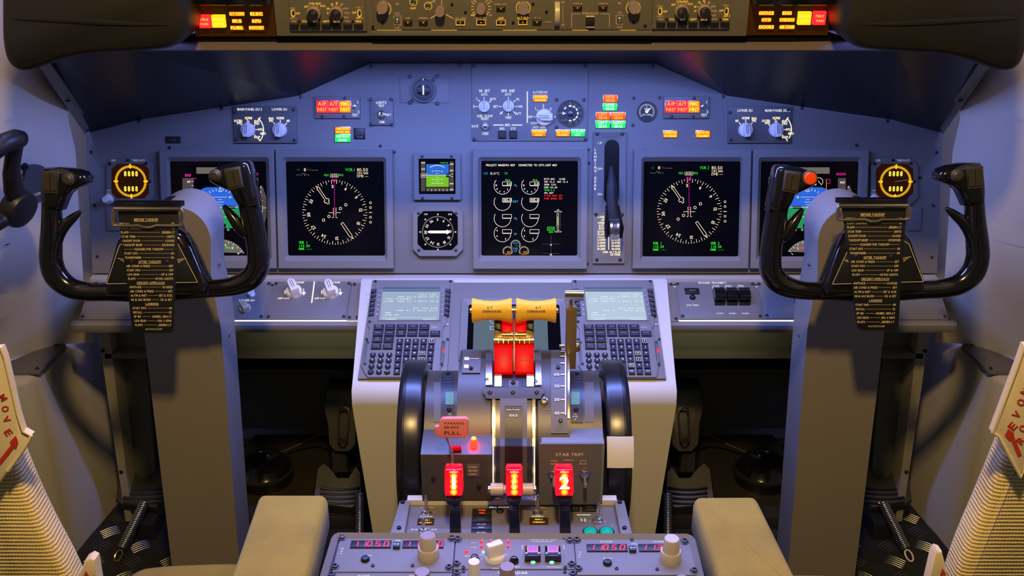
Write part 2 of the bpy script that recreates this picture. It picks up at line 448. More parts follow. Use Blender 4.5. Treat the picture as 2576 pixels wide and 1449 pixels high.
# shared little meshes
def _mk(name, fn):
    mb = MB(); fn(mb); return mesh_of(name, mb, Matrix.Identity(4), 30)
def _screw(mb):
    mb.mat('screw').lathe([(1, 0), (1, .35), (.8, .75), (.45, .85), (.42, .25), (0, .22)], n=12)
SCREW = _mk('screw', _screw)
SCREWD = _mk('screw', lambda mb: mb.mat('screw_dark').lathe([(1, 0), (1, .45), (.75, .85), (.35, .9), (.32, .35), (0, .3)], n=12))
def _dz(mb):
    mb.mat('screw').lathe([(1.35, 0), (1.35, .2), (1.0, .35), (.9, .3), (.88, .9), (.5, 1.0), (.4, .3), (0, .25)], n=16)
DZUS = _mk('fastener', _dz)
def screw(t, fr, px, py, r_px, h=0.0, me=None, name='screw', parent=None):
    k = fr.sc(px, py, h) * r_px; f = fr.sub(px, py, h)
    return t.copy_part(name, me or SCREW, f.M @ Matrix.Diagonal((k, k, k, 1)), parent)

# ---------------------------------------------------------------- planes of the cockpit
MIP = Fr((0, 1.846, .80), 18)
SHELF = Fr((0, 1.79, .67), 67)
CDU = Fr((0, 1.764, .693), 72.6)
NAV = Fr((0, 1.105, .635), 90)
FIRE = Fr((0, 1.17, .605), 90)
MCP = Fr((0, 1.495, 1.20), 0)
ZF = .12    # floor height
SIGN = (-1, 1)
SIDE = {-1: 'left', 1: 'right'}

def mir(p, s):
    return V((p[0] * -s, p[1], p[2]))     # points are given for the left side (s=-1)

# ---------------------------------------------------------------- the setting
mb = MB(); mb.mat('floor_plate').box(-1.6, .2, ZF - .02, 1.6, 2.6, ZF)
mb.mat('tread')
tp = .075
for i in range(-14, 15):
    for j in range(0, 8):
        cx, cy = i * tp, 1.50 + j * tp * .62
        if abs(cx) < .52 or abs(cx) > .93: continue
        a = math.radians(35 if (i + j) % 2 else -35)
        for k in range(-2, 3):
            ox, oy = -math.sin(a) * k * .0062, math.cos(a) * k * .0062
            mb.tube([(cx + ox - math.cos(a) * .020, cy + oy - math.sin(a) * .020, ZF - .0005), (cx + ox, cy + oy, ZF + .0012), (cx + ox + math.cos(a) * .020, cy + oy + math.sin(a) * .020, ZF - .0005)], [.0003, .0011, .0003], n=4)
single('floor', mb, None, None, kind='structure')

# front bulkhead seen under the instrument panel
mb = MB(); mb.mat('olive').box(-1.2, 2.14, .135, 1.2, 2.17, 1.10); mb.mat('shade_black').box(-1.2, 2.132, .302, 1.2, 2.1395, .60); mb.mat('olive')  # black band on the bulkhead stands for the dark gap under the rail
mb.box(-1.2, 2.10, .121, 1.2, 2.15, .138)
mb.mat('liner').box(-1.3, 1.93, .45, -.68, 1.95, 1.10); mb.box(.68, 1.93, .45, 1.3, 1.95, 1.10)
single('wall_front', mb, None, None, kind='structure')

for s in SIGN:
    R_ = [atY(150, -260, 1.70), atY(165, 120, 1.74), atY(172, 300, 1.75), atY(190, 380, 1.77), atY(203, 600, 1.79), atY(212, 740, 1.81), atY(235, 862, 1.84)]
    Mi = [atY(60, -260, 1.62), atY(80, 120, 1.65), atY(90, 300, 1.67), atY(95, 380, 1.68), atY(105, 600, 1.71), atY(110, 740, 1.74), atY(164, 865, 1.82)]
    Lf = [atY(-500, -260, 1.15), atY(-500, 120, 1.16), atY(-500, 300, 1.18), atY(-500, 380, 1.2), atY(-500, 600, 1.28), atY(-500, 740, 1.36), atZ(-360, 1010, .532)]
    mb = MB(); mb.mat('liner')
    R2 = [p + V((-.05, .10, 0)) for p in R_]
    n = len(R_)
    mb.loft([[tuple(mir(p, s)) for p in L] for L in (R2, R_, Mi, Lf, [p + V((-.3, -.9, 0)) for p in Lf])], False, False, closed=False)
    single('wall_' + SIDE[s], mb, None, None, kind='structure', smooth=60)
    # lower side console box under the ledge
    mb = MB(); mb.mat('side_box')
    pl = [(-.833, 1.93), (-.855, 1.80), (-.861, 1.775), (-.872, 1.70), (-.885, 1.685), (-1.4, 1.47), (-1.4, 1.93)]
    mb.prism([(x * -s, y) for x, y in pl], ZF, .530, .012)
    single('side_console', mb, f'pale lower side box on the floor at the {SIDE[s]}, beyond the seat', 'side box', smooth=50)
    mb = MB(); mb.mat('grey_dark')
    pp = [atZ(x, y, .535) for x, y in ((5, 919), (24, 911), (134, 865), (165, 866), (167, 872), (100, 936), (91, 938), (5, 939))]
    mb.prism([(p.x * -s, p.y) for p in pp], .531, .537, .002)
    t = Thing('ledge_plate', f'dark grey cover plate with two screws on the {SIDE[s]} side ledge', 'cover plate', mir(atZ(90, 905, .531), s))
    t.part('plate', mb)
    for x, y in ((140, 868), (94, 928)):
        p = mir(atZ(x, y, .537), s); t.copy_part('screw', SCREWD, Matrix.Translation(p) @ Matrix.Diagonal((.0035, .0035, .0035, 1)))

# ---------------------------------------------------------------- glareshield
lipx = [75, 330, 600, 930, 1293, 1656, 1986, 2256, 2511]
topp = [(226, 333), (351, 300), (751, 240), (931, 159), (1293, 159), (1647, 159), (1829, 240), (2242, 300), (2364, 333)]
mb = MB()
front_hi = [atY(x, 86, 1.515) for x in lipx]; front_lo = [atY(x, 126, 1.500) for x in lipx]
und0 = [atY(x, 129, 1.507) for x in lipx]; und1 = [MIP.w(x, y, .002) for x, y in topp]; und2 = [MIP.w(x, y - 6, -.012) for x, y in topp]
bk = [V((p.x * 1.08, 2.155, 1.085)) for p in und2]; tp2 = [V((p.x, 1.60, p.z + .035)) for p in front_hi]
mb.mat('coaming').loft([[tuple(p) for p in L] for L in (tp2, front_hi, front_lo, und0)], False, False, closed=False)
t = Thing('glareshield', 'brown grey padded glareshield hood with dark underside above the instrument panel', 'glareshield', (0, 1.75, 1.1))
t.part('front_lip', mb, smooth=50)
rc0 = [p + V((0, .002, .040 * f)) for p, f in zip(und0, (0, 0, 1, 1, 1, 1, 1, 0, 0))]; rc1 = [p + V((0, .075 * f + .004, .036 * f)) for p, f in zip(und0, (0, 0, 1, 1, 1, 1, 1, 0, 0))]
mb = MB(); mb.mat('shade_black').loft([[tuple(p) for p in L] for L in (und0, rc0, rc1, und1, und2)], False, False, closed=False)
for sx in (-1, 1): mb.box(min(sx * .50, sx * .505), 1.512, 1.168, max(sx * .50, sx * .505), 1.57, 1.205)  # unseen plates added to mask the flood lamp's ends, back and front
mb.box(-.52, 1.590, 1.1732, .52, 1.594, 1.205); mb.box(-.52, 1.526, 1.181, .52, 1.529, 1.205)
t.part('underside', mb, 'glossy black underside')
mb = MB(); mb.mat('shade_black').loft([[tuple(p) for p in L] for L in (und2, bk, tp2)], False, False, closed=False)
t.part('top_cover', mb)
for s in SIGN:
    a0, a1 = atY(84, 146, 1.515), atY(112, 142, 1.515)
    b0, b1 = MIP.w(214, 338, .012), MIP.w(236, 322, .012)
    mb = MB(); mb.mat('grey')
    top = [a0, a1, b1, b0]; n_ = (a1 - a0).cross(b0 - a0).normalized()
    if n_.y > 0: n_ = -n_
    mb.loft([[tuple(mir(p - n_ * .005, s)) for p in top], [tuple(mir(p, s)) for p in top]])
    st = t.part('side_strap', mb)
    for f in (.52, .97):
        p = mir((a0.lerp(b0, f) + a1.lerp(b1, f)) / 2, s); q = mir(n_, s) * 1
        f2 = Fr(p, n=q)
        t.copy_part('screw', SCREWD, f2.M @ Matrix.Diagonal((.0035, .0035, .0035, 1)), st)

# hand rest pads at both ends of the glareshield
def pad(s):
    fr = Fr((0, 1.45, 1.2), 0)
    out = [(20, 20), (20, 85), (27, 130), (40, 156), (62, 171), (93, 172), (133, 157), (186, 139), (248, 129), (341, 125), (404, 120), (435, 116), (460, 104), (478, 85), (487, 62), (482, 20), (474, -20), (468, -90), (20, -90)]
    P = fr
    def pts(h, ins):
        q = [tuple(P.at(x, y, 0))[:2] for x, y in out]
        q = rpoly(q, .012, 2); q = inset(q, ins) if ins else q
        return [(x * -s, y, h) for x, y in q]
    mb = MB(P); mb.mat('pad')
    mb.loft([pts(-.05, .003), pts(-.04, .0), pts(.008, .0), pts(.020, .002), pts(.028, .006), pts(.031, .011)])
    # rolled seam running along the pad
    seam = [(30, 45), (60, 46), (160, 50), (260, 56), (330, 60), (420, 62)]
    t = Thing('hand_rest_pad', f'thick black leather hand rest pad at the {SIDE[s]} end of the glareshield', 'pad', mir(fr.w(250, 90), s))
    t.part('cushion', mb, smooth=70)
    mb = MB(P); mb.mat('black_soft')
    mb.tube([(P.at(x, y, .031).x * -s, P.at(x, y, .031).y, .0315) for x, y in seam], [.001, .003, .004, .004, .003, .001], n=8, sq=.6)
    t.part('seam', mb)
for s in SIGN: pad(s)

# ---------------------------------------------------------------- instrument panel
panel = Thing('instrument_panel', 'wide blue grey main instrument panel across the cockpit under the glareshield', 'instrument panel', MIP.w(1293, 690))
out = [(216, 337), (226, 333), (351, 300), (751, 240), (931, 159), (1647, 159), (1829, 240), (2242, 300), (2364, 333), (2371, 337), (2358, 688), (232, 688)]
mb = MB(MIP); mb.mat('grey').pprism(out, -.010, 0, .0012)
panel.part('face_plate', mb)
for x, y in ((230, 382), (351, 304), (558, 273), (757, 244), (934, 167), (1156, 164), (427, 371), (957, 367), (992, 382), (270, 443), (378, 443), (245, 645), (1288 + 190, 663), (1481, 410), (1641, 167), (1819, 243), (1594, 247), (1592, 315), (1659, 246), (1958, 311), (1622, 378), (2017, 272), (2232, 304), (2154, 365), (2356, 383), (2202, 447), (2315, 447), (1480, 376), (237, 516), (2344, 647), (2348, 517)):
    screw(panel, MIP, x, y, 4.1)

def plate(t, fr, x0, y0, x1, y1, h=.004, mat='grey_mid', r=.001, name='plate', ch=.0008, h0=0):
    mb = MB(fr); mb.mat(mat).pbox(x0, y0, x1, y1, h0, h, ch, r); return t.part(name, mb)

def selector(t, fr, px, py, r, h, ang=90, mat='white_knob', name='selector_knob', hh=.013, lines=True):
    """round base with a raised grip bar whose pointer end looks along ang"""
    f = fr.sub(px, py, h); k = fr.sc(px, py, h) * r; mb = MB(f)
    mb.mat(mat).lathe([(k * 1.0, 0), (k * 1.0, hh * .28), (k * .9, hh * .42), (k * .8, hh * .45)], n=24)
    mb.X = Matrix.Rotation(math.radians(ang), 4, 'Z')
    w_ = k * .42
    pl = [(-k * 1.05, -w_), (k * .35, -w_), (k * .98, 0), (k * .35, w_), (-k * 1.05, w_)]
    pl = [(-k * .95, -w_ * .8), (-k * .6, -w_ * 1.1), (k * .3, -w_), (k * .95, -w_ * .15), (k * .95, w_ * .15), (k * .3, w_), (-k * .6, w_ * 1.1), (-k * .95, w_ * .8)]
    mb.prism(pl, hh * .3, hh, k * .10)
    if lines:
        mb.mat('ink')
        for yy in (-1, 1): mb.add([(-k * .55, yy * w_ * .26 - k * .035, hh + .0001), (k * .70, yy * w_ * .26 - k * .035, hh + .0001), (k * .70, yy * w_ * .26 + k * .035, hh + .0001), (-k * .55, yy * w_ * .26 + k * .035, hh + .0001)], [(0, 1, 2, 3)])
    return t.part(name, mb)

def toggle(t, fr, px, py, r, h, dx=0, dy=.3, L=.016, name='toggle_switch'):
    f = fr.sub(px, py, h); k = fr.sc(px, py, h) * r; mb = MB(f)
    mb.mat('steel').lathe([(k * 1.25, 0), (k * 1.25, k * .35), (k * .95, k * .5), (k * .9, k * .8), (k * .5, k * .85)], n=6 if r > 5 else 12)
    mb.lathe([(k * .8, k * .5), (k * .75, k * 1.0), (k * .4, k * 1.05)], n=16)
    d = V((dx, dy, 1)).normalized()
    mb.mat('chrome').tube([V((0, 0, k * .5)), d * L * .6, d * L * .92, d * L], [k * .22, k * .38, k * .42, k * .2], n=10)
    return t.part(name, mb)

def lampbox(t, fr, x0, y0, x1, y1, h, mat, lines, tmat, name='annunciator', cp=7, hh=.004, label=None, frame='black'):
    mb = MB(fr); mb.mat(frame).pbox(x0 - 1.2, y0 - 1.2, x1 + 1.2, y1 + 1.2, h - .004, h + hh * .5, .0003)
    mb.mat(mat).pbox(x0, y0, x1, y1, h, h + hh, .0006)
    mb.mat(tmat); n = len(lines); fl = mb.flat
    for i, l in enumerate(lines):
        yy = (y0 + y1) / 2 + (i - (n - 1) / 2) * min(cp * 1.9, (y1 - y0) / n)
        mb.text(l, (x0 + x1) / 2, yy, cp, h + hh + .0002, bold=True, w_=min((x1 - x0) * .84, len(l) * cp * .85))
    return t.part(name, mb, label)

# ---- the large displays
def du(name, label, cat, o, inn, scr, group=None, fr=MIP):
    t = Thing(name, label, cat, fr.w((o[0] + o[2]) / 2, o[3]), group)
    mb = MB(fr); mb.mat('grey')
    outer = mb.prr(*o, .014, .0015); mid = mb.prr(*inn, .014, .006)
    iner = mb.prr(*scr, .005, .003)
    mb.ring(outer, iner, 0, .014, .005, .0012, mid)
    t.part('bezel', mb, smooth=30)
    mb = MB(fr); mb.mat('screen').prism(mb.prr(scr[0] - 2, scr[1] - 2, scr[2] + 2, scr[3] + 2, .0045), .001, .0045)
    sc_ = t.part('screen', mb)
    return t, sc_
HS = .0049

def nav_display(x, y, n, scr, group):
    t, s = du('display_unit', f'black navigation display with white compass rose and green VOR {n} beside the {"left" if n == 1 else "landing gear"} ' + ('yoke' if n == 1 else 'lever'), 'display', *scr, group=group)
    g = MB(MIP); h = HS; R = 81.5
    g.mat('s_cream')
    for i in range(72):
        hd = i * 5; a = 90 - (hd - 35)
        g.ticks(x, y, R - (9.5 if i % 2 == 0 else 4), R, [a], 1.15, h)
        if hd % 30 == 0 and hd not in (0, 180):
            g.text(str(hd // 10), x + (R - 16) * math.cos(math.radians(a)), y - (R - 16) * math.sin(math.radians(a)), 7.5, h, rot=a - 90, bold=True)
    # course pointer head and tail, drawn as outlines
    def P(u, v):      # u along the pointer towards 324 deg, v to its side
        a = math.radians(90 + 35 - 0.5); return (x + u * math.cos(a) - v * math.sin(a), y - u * math.sin(a) - v * math.cos(a))
    g.poly([P(*q) for q in ((80, 0), (71, 4.5), (71, 2.6), (39, 2.6), (39, 6.5), (33, 6.5), (33, 2.8), (27, 2.8), (27, -2.8), (33, -2.8), (33, -6.5), (39, -6.5), (39, -2.6), (71, -2.6), (71, -4.5), (80, 0))], 1.3, h)
    g.poly([P(*q) for q in ((-80, 0), (-71, 3.6), (-32, 3), (-32, -3), (-71, -3.6), (-80, 0))], 1.3, h)
    for v in (-34, -17.5, 17.5, 34): c = P(0, v); g.arc(c[0], c[1], 3.2, 0, 360, 1.3, h, 14)
    for k in (-1, 1):
        g.line(x - 3 * k - k * .5, y - 12, x - 3 * k, y + 13, 1.1, h); g.line(x - 3 * k, y + 13, x - 7 * k, y + 13, 1.1, h); g.line(x - 4 * k, y + .5, x - 15 * k, y + .5, 1.1, h)
    dx = x + 90
    for v in (-24.5, -12.5, 12, 24.5): g.arc(dx, y + v, 2.6, 0, 360, 1.1, h, 12)
    g.line(dx - 4, y, dx + 4, y, 1.6, h)
    tx = x - (96 if n == 1 else 97)
    g.mat('s_white'); yy = scr[2][1] + (21 if n == 1 else 16)
    g.mat('s_greyd').text('GS', tx + 5, yy, 5, h, mono=True); g.text('TAS', tx + 32, yy, 5, h, mono=True)
    g.mat('s_cream').text('0', tx + 21, yy, 7.5, h, bold=True); g.text('---', tx + 47, yy, 6, h, mono=True); g.text('---°/--', tx + 16, yy + 12, 6, h, mono=True, w_=33)
    g.mat('s_green').text(f'VOR {n}', x + 38, yy, 7.5, h, w_=23)
    g.mat('s_cream').text('110.50', x + 70, yy, 7.5, h, w_=27); g.text('CRS 000', x + 70, yy + 8.5, 6, h, w_=28); g.text('DME ---', x + 70, yy + 16, 6, h, w_=28)
    y1 = yy + 13.5
    g.mat('s_green').text('HDG', x - 21, y1, 5.5, h, w_=11); g.text('MAG', x + 16, y1, 5.5, h, w_=11)
    g.mat('s_cream').text('035', x - 1, y1, 7.5, h, w_=15); g.poly([(x - 11, y1 - 4), (x - 11, y1 + 5), (x + 9, y1 + 5), (x + 9, y1 - 4)], .8, h)
    g.mat('s_mag').poly([(x - 6, y1 + 9), (x - 6, y1 + 15), (x + 4, y1 + 15), (x + 4, y1 + 9), (x - 1, y1 + 15), (x - 6, y1 + 9)], 1.3, h)
    for k in range(14): g.line(x - 1 + k * .07, y1 + 18 + k * 6, x - 1 + k * .07, y1 + 21.5 + k * 6, 1.5, h)
    for lx, m in ([(tx + 6, 1)] if n == 1 else [(tx + 6, 1), (x + 54, 2)]):
        g.mat('s_green'); b = scr[2][3]
        g.text(f'VOR {m}', lx, b - 33, 6.3, h, 'L', w_=22, mono=True, bold=True); g.text('110.50', lx, b - 24.5, 6.3, h, 'L', w_=27, mono=True, bold=True); g.text('DME ---', lx, b - 17, 5, h, 'L', w_=33, mono=True, bold=True)
    t.part('display_symbols', g, parent=s)
GRP = 'large square displays on the instrument panel'
nav_display(842, 534.5, 1, ((696, 376, 989, 676), (712, 395, 973, 657), (722, 406, 967, 643)), GRP)
nav_display(1734, 532, 2, ((1593, 376, 1887, 676), (1612, 395, 1866, 657), (1618, 406, 1860, 645)), GRP)

def flight_display(s):
    if s < 0: scr = ((405, 376, 692, 676), (423, 395, 680, 657), (432, 406, 672, 643)); lab = 'blue and green attitude display behind the left yoke, second from the panel end'; ox = 0
    else: scr = ((1892, 376, 2181, 676), (1905, 395, 2164, 657), (1912, 406, 2155, 645)); lab = 'blue and green attitude display behind the right yoke, with orange marks by its tape'; ox = 1478
    t, sc_ = du('display_unit', lab, 'display', *scr, group=GRP)
    g = MB(MIP); h = HS; x = 554 + ox; y = 521
    h1 = h + .0003; h2 = h + .0006
    g.mat('s_greyd'); g.fill([(459 + ox, 448), (487 + ox, 448), (487 + ox, 610), (459 + ox, 610)], h)
    g.fill([(630 + ox, 448), (650 + ox, 448), (650 + ox, 610), (630 + ox, 610)], h)
    g.fill([(654 + ox, 467), (660 + ox, 467), (670 + ox, 495), (670 + ox, 545), (661 + ox, 580), (654 + ox, 580)], h)
    g.mat('s_grey').fill([(494 + ox, 421), (609 + ox, 421), (609 + ox, 437), (494 + ox, 437)], h)
    g.mat('s_greyd').line(552 + ox, 421, 552 + ox, 437, 1, h1)
    k = g.fr.sc(x, y, h)
    g.mat('s_sky').fill([(503, 481), (510, 474), (520, 471), (588, 471), (598, 474), (605, 481), (605, 521), (503, 521)] if ox == 0 else [(a + ox, b) for a, b in [(503, 481), (510, 474), (520, 471), (588, 471), (598, 474), (605, 481), (605, 521), (503, 521)]], h)
    g.mat('s_ground').fill([(a + ox, b) for a, b in [(503, 521), (605, 521), (605, 568), (598, 574), (510, 574), (503, 568)]], h)
    g.mat('s_white').line(503 + ox, 521, 605 + ox, 521, 1, h1)
    for i, L in ((5, 10), (10, 18), (15, 10), (20, 36)):
        for sg in (-1, 1): g.line(x - L / 2, y - sg * i * 1.25, x + L / 2, y - sg * i * 1.25, .9, h1)
    for sg in (-1, 1): g.text('10', x + sg * 25, y - 25, 5, h1, bold=True); g.text('10', x + sg * 25, y + 25, 5, h1, bold=True)
    g.mat('s_black'); g.fill([(x - 38, y - 3), (x - 16, y - 3), (x - 16, y + 4), (x - 38, y + 4)], h1); g.fill([(x + 38, y - 3), (x + 16, y - 3), (x + 16, y + 4), (x + 38, y + 4)], h1)
    g.fill([(x + 2, 563), (x + 14, 563), (x + 14, 573), (x - 12, 573), (x - 12, 563)], h1)
    g.mat('s_white').text('2', x, 568, 6, h2, bold=True); g.arc(x, y + 1, 2, 0, 360, 1, h2)
    g.poly([(x, 471), (x - 4, 482), (x + 4, 482)], 1.1, h1, True); g.ticks(x, y + 5, 46, 52, [60, 70, 80, 100, 110, 120], 1.2, h1)
    g.ticks(x, y + 5, 46, 56, [45, 135], 1.2, h1)
    for d in (-34, -17, 17, 34): g.arc(x + 3 + d, 578, 2.3, 0, 360, .9, h, 10)
    g.line(x + 3, 575, x + 3, 582, 1.6, h)
    g.mat('s_mag').text('110', 473 + ox, 441, 6.5, h, w_=15, bold=True); g.text('10000', 638 + ox, 438, 6.5, h, w_=23)
    g.line(481 + ox, 449, 494 + ox, 449, 1.2, h)
    g.mat('s_white')
    for i in range(15): g.line(482 + ox, 456 + i * 11, 487 + ox, 456 + i * 11, 1, h1)
    for i, tx in enumerate(('60', '', '30')): g.text(tx or '40', 475 + ox, 457 + i * 44, 5.5, h1, bold=True)
    for i, tx in enumerate(('400', '200', '000')): g.text(tx, 641 + ox, 459 + i * 38, 5.2, h1, bold=True)
    for i, tx in enumerate(('6', '2', '1')):
        g.text(tx, 656 + ox, 471 + i * 12, 4.5, h1, bold=True); g.text(tx, 656 + ox, 575 - i * 12, 4.5, h1, bold=True)
    for i in range(8): g.disc(660 + ox, 477 + i * 14, .8, h1, 6)
    g.mat('s_black').fill([(646 + ox, 513), (660 + ox, 513), (660 + ox, 533), (646 + ox, 533)], h1)
    g.mat('s_white').poly([(646 + ox, 513), (660 + ox, 513), (660 + ox, 533), (646 + ox, 533)], 1, h2, True); g.text('60', 653 + ox, 518, 4.8, h2, bold=True); g.text('40', 653 + ox, 527, 4.8, h2, bold=True); g.line(660 + ox, 523, 670 + ox, 523, 1, h2)
    g.mat('s_black').fill([(455 + ox, 517), (478 + ox, 517), (478 + ox, 533), (455 + ox, 533)], h1)
    g.mat('s_white').poly([(455 + ox, 517), (478 + ox, 517), (478 + ox, 533), (455 + ox, 533)], 1, h2, True)
    cxx, cyy, R = x + 4, 668, 66
    ks = g.fr.sc(cxx, cyy, h); c = g.q(cxx, cyy, h); pts = [(c.x + R * ks * math.cos(math.radians(a)), c.y + R * ks * math.sin(math.radians(a)), h) for a in range(28, 153, 6)]
    g.mat('s_grey').add(pts, [tuple(range(len(pts)))])
    g.mat('s_white').ticks(cxx, cyy, R - 8, R - 1, list(range(36, 150, 12)), 1.2, h1); g.ticks(cxx, cyy, R - 4, R - 1, list(range(30, 150, 12)), 1, h1)
    for i, tx in enumerate('6 5 4 3 2 1'.split()): a = 36 + i * 22; g.text(tx, cxx + (R - 14) * math.cos(math.radians(a)), cyy - (R - 14) * math.sin(math.radians(a)), 5.5, h1, rot=a - 90, bold=True)
    g.line(cxx, 604, cxx, 636, 1, h1)
    g.mat('s_green').text('MAG', 577 + ox, 623, 4.8, h1, bold=True); g.mat('s_mag').text('035H', x - 17, 624, 4.8, h1, bold=True); g.poly([(x + 1, 600), (x + 1, 606), (x + 7, 606), (x + 7, 600)], 1.2, h)
    if s > 0:
        g.mat('s_cream').arc(x + 28, 457, 10, -60, 170, 1.2, h); g.line(x + 26, 455, x + 33, 463, 1.2, h); g.text('0.0', x + 17, 464, 5, h, bold=True)
        g.mat('s_orange').line(x + 47, 452, x + 47, 486, 1.5, h1); g.mat('s_mag').poly([(x + 44, 451), (x + 56, 451), (x + 56, 461), (x + 47, 461)], .8, h1)
    t.part('display_symbols', g, parent=sc_)
for s in SIGN: flight_display(s)

t, s = du('display_unit', 'black engine display with eight round gauges and a message line in the panel centre', 'display', (1189, 376, 1478, 677), (1202, 395, 1462, 657), (1211, 405, 1453, 643), group=GRP)
g = MB(MIP); h = HS
g.mat('s_white').text('PROJECT MAGENTA MCP  CONNECTED TO CPFLIGHT MCP', 1312, 415.5, 4.8, h, w_=179, bold=True, mono=True)
g.text('15.0°C', 1245, 436.5, 5.6, h, w_=23)
g.mat('s_cyan').text('TAT', 1222, 436.5, 5.6, h, w_=11); g.mat('s_green').text('TO', 1273, 436.5, 5.6, h, w_=7.5)
for r, (yy, a0) in enumerate(((467.5, 148), (508.5, 158), (549.5, 158), (587.5, 140))):
    for k, xx in enumerate((1264, 1333)):
        g.mat('s_white').arc(xx, yy, 21, a0 - 10, 360, 1.2, h, 26); g.line(xx + 21, yy, xx, yy, 1.1, h)
        g.poly([(xx, yy - 1), (xx, yy - 10), (xx + 23, yy - 10), (xx + 23, yy - 1)], 1.1, h, True)
        if r == 0:
            for tt, a in (('10', 175), ('8', 210), ('6', 245), ('4', 285), ('2', 325)): g.text(tt, xx + 15.5 * math.cos(math.radians(a)), yy - 15.5 * math.sin(math.radians(a)), 4, h, bold=True)
            g.text('0.0', xx + 16, yy - 5, 5.5, h, bold=True); g.mat('s_green').text('95.6', xx + 13, yy - 14.5, 4.6, h, bold=True)
            g.mat('s_red').line(xx - 18, yy - 12, xx - 21, yy - 11, 1.5, h)
        if r == 1: g.text('015.0', xx + 12, yy - 5.5, 5.8, h, bold=True, w_=20); g.mat('s_red').line(xx - 21, yy + 4, xx - 23, yy + 6, 1.4, h)
        if r == 3:
            for tt, a in (('6', 150), ('4', 205), ('2', 300)): g.text(tt, xx + 15.5 * math.cos(math.radians(a)), yy - 15.5 * math.sin(math.radians(a)), 4.4, h, bold=True)
for tt, yy in (('N₁', 466), ('EGT', 507), ('N₂', 549), ('FF', 589)): g.mat('s_cyan').text(tt if len(tt) > 2 or tt == 'FF' else tt[0], 1297 if len(tt) > 2 or tt == 'FF' else 1296, yy, 4.8, h, bold=True)
g.text('1', 1300, 469, 3.5, h, bold=True); g.text('2', 1300, 552, 3.5, h, bold=True)
for i, (tt, c) in enumerate((('B737-800   1540Z', 'w'), ('TAT 15.0  OAT 15.0', 'w'), ('XPDR 1234', 'w'), ('COM 124.85', 'w'), ('TRIM 5.5', 'g'), ('SPL RET', 'w'), ('PITOT HEAT OFF', 'r'), ('PARK BRAKE SET', 'r'))):
    g.mat({'w': 's_white', 'g': 's_green', 'r': 's_red'}[c]).text(tt, 1369, 450.5 + i * 7, 4.2, h, 'L', bold=True, mono=True, w_=len(tt) * 3.3)
g.mat('s_white').poly([(1401, 537), (1405, 537), (1405, 574), (1401, 574)], .9, h, True); g.text('APL', 1404, 528, 2.8, h, bold=True); g.text('NOSE DN', 1404, 532.5, 2.8, h, bold=True); g.text('APL', 1404, 578.5, 2.8, h, bold=True); g.text('NOSE UP', 1404, 583, 2.8, h, bold=True)
for i in range(13): g.disc(1409, 537 + i * 3, .5, h, 5)
g.mat('s_lime').fill([(1402, 545), (1404, 545), (1404, 567), (1402, 567)], h)
g.mat('s_green').poly([(1377, 571), (1395, 571), (1395, 580), (1377, 580)], 1.1, h, True); g.text('DOWN', 1386, 575.5, 4.4, h, bold=True, w_=14); g.text('GEAR', 1386, 584, 3.8, h, bold=True, w_=11)
g.mat('s_greyd').line(1386, 593, 1386, 641, 1, h); g.line(1364, 614, 1408, 614, 1, h); g.line(1364, 638, 1408, 638, 1, h)
g.mat('s_white').disc(1386, 616, 2, h); g.fill([(1386, 637), (1383, 642), (1389, 642)], h)
for cx_, cy_ in ((1297, 616), (1277, 632), (1318, 632)): g.mat('s_white').ticks(cx_, cy_, 9.5, 13, list(range(-30, 211, 15)), 1, h)
g.mat('s_cyan').text('CTR', 1297, 612, 3.6, h, bold=True); g.text('FUEL', 1297, 625, 3.8, h, bold=True); g.text('KG', 1297, 631, 3.8, h, bold=True); g.mat('s_grey').text('042', 1300, 618, 3.6, h)
g.mat('s_orange')
for cx_ in (1278, 1319): g.text('000', cx_ + 2, 634, 3.8, h, bold=True); g.text('LOW', cx_, 639, 3.8, h, bold=True)
t.part('display_symbols', g, parent=s)

# small standby attitude display and standby compass
t = Thing('standby_display', 'small square standby attitude display with blue sky over lime ground', 'display', MIP.w(1100, 503))
mb = MB(MIP); mb.mat('grey').ring(mb.prr(1040, 386, 1159, 503, .008, .001), mb.prr(1054, 400, 1145, 488, .006, .001), 0, .008, .004, .0008, mb.prr(1053, 399, 1146, 489, .008, .001)); t.part('bezel', mb, smooth=30)
for x, y in ((1062, 393), (1136, 393), (1063, 498), (1137, 498)): screw(t, MIP, x, y, 3.8, .008)
mb = MB(MIP); mb.mat('screen').pbox(1053, 399, 1146, 489, .001, .004); s = t.part('screen', mb)
g = MB(MIP); h = .0044; h1 = .0047; h2 = .005
g.mat('s_sky2').fill([(1072, 413), (1129, 413), (1129, 440.5), (1072, 440.5)], h); g.mat('s_lime').fill([(1072, 440.5), (1129, 440.5), (1129, 470), (1072, 470)], h)
g.mat('s_greyd').fill([(1059, 406), (1070, 406), (1070, 481), (1059, 481)], h); g.fill([(1131, 406), (1141, 406), (1141, 481), (1131, 481)], h)
g.fill([(1072, 472), (1129, 472), (1129, 481), (1072, 481)], h)
g.mat('s_white').line(1072, 440.5, 1129, 440.5, .8, h1); g.arc(1100, 450, 34, 58, 122, 1.6, h1)
for dy in (-11, -5, 5, 10, 15, 20): g.line(1100 - (8 if dy % 10 == 0 or dy == -11 else 4), 441 + dy, 1100 + (8 if dy % 10 == 0 or dy == -11 else 4), 441 + dy, .8, h1)
for dx in (-12, 12): g.text('10', 1100 + dx, 431, 3, h1, bold=True); g.text('10', 1100 + dx, 451, 3, h1, bold=True); g.text('20', 1100 + dx, 461, 3, h1, bold=True)
for i, tx in enumerate('123456'): g.text(tx, 1076 + i * 9.7, 478, 4, h1, bold=True)
for tx, yy in (('060', 409.5), ('030', 425.5)): g.text(tx, 1064.5, yy, 4, h1, bold=True)
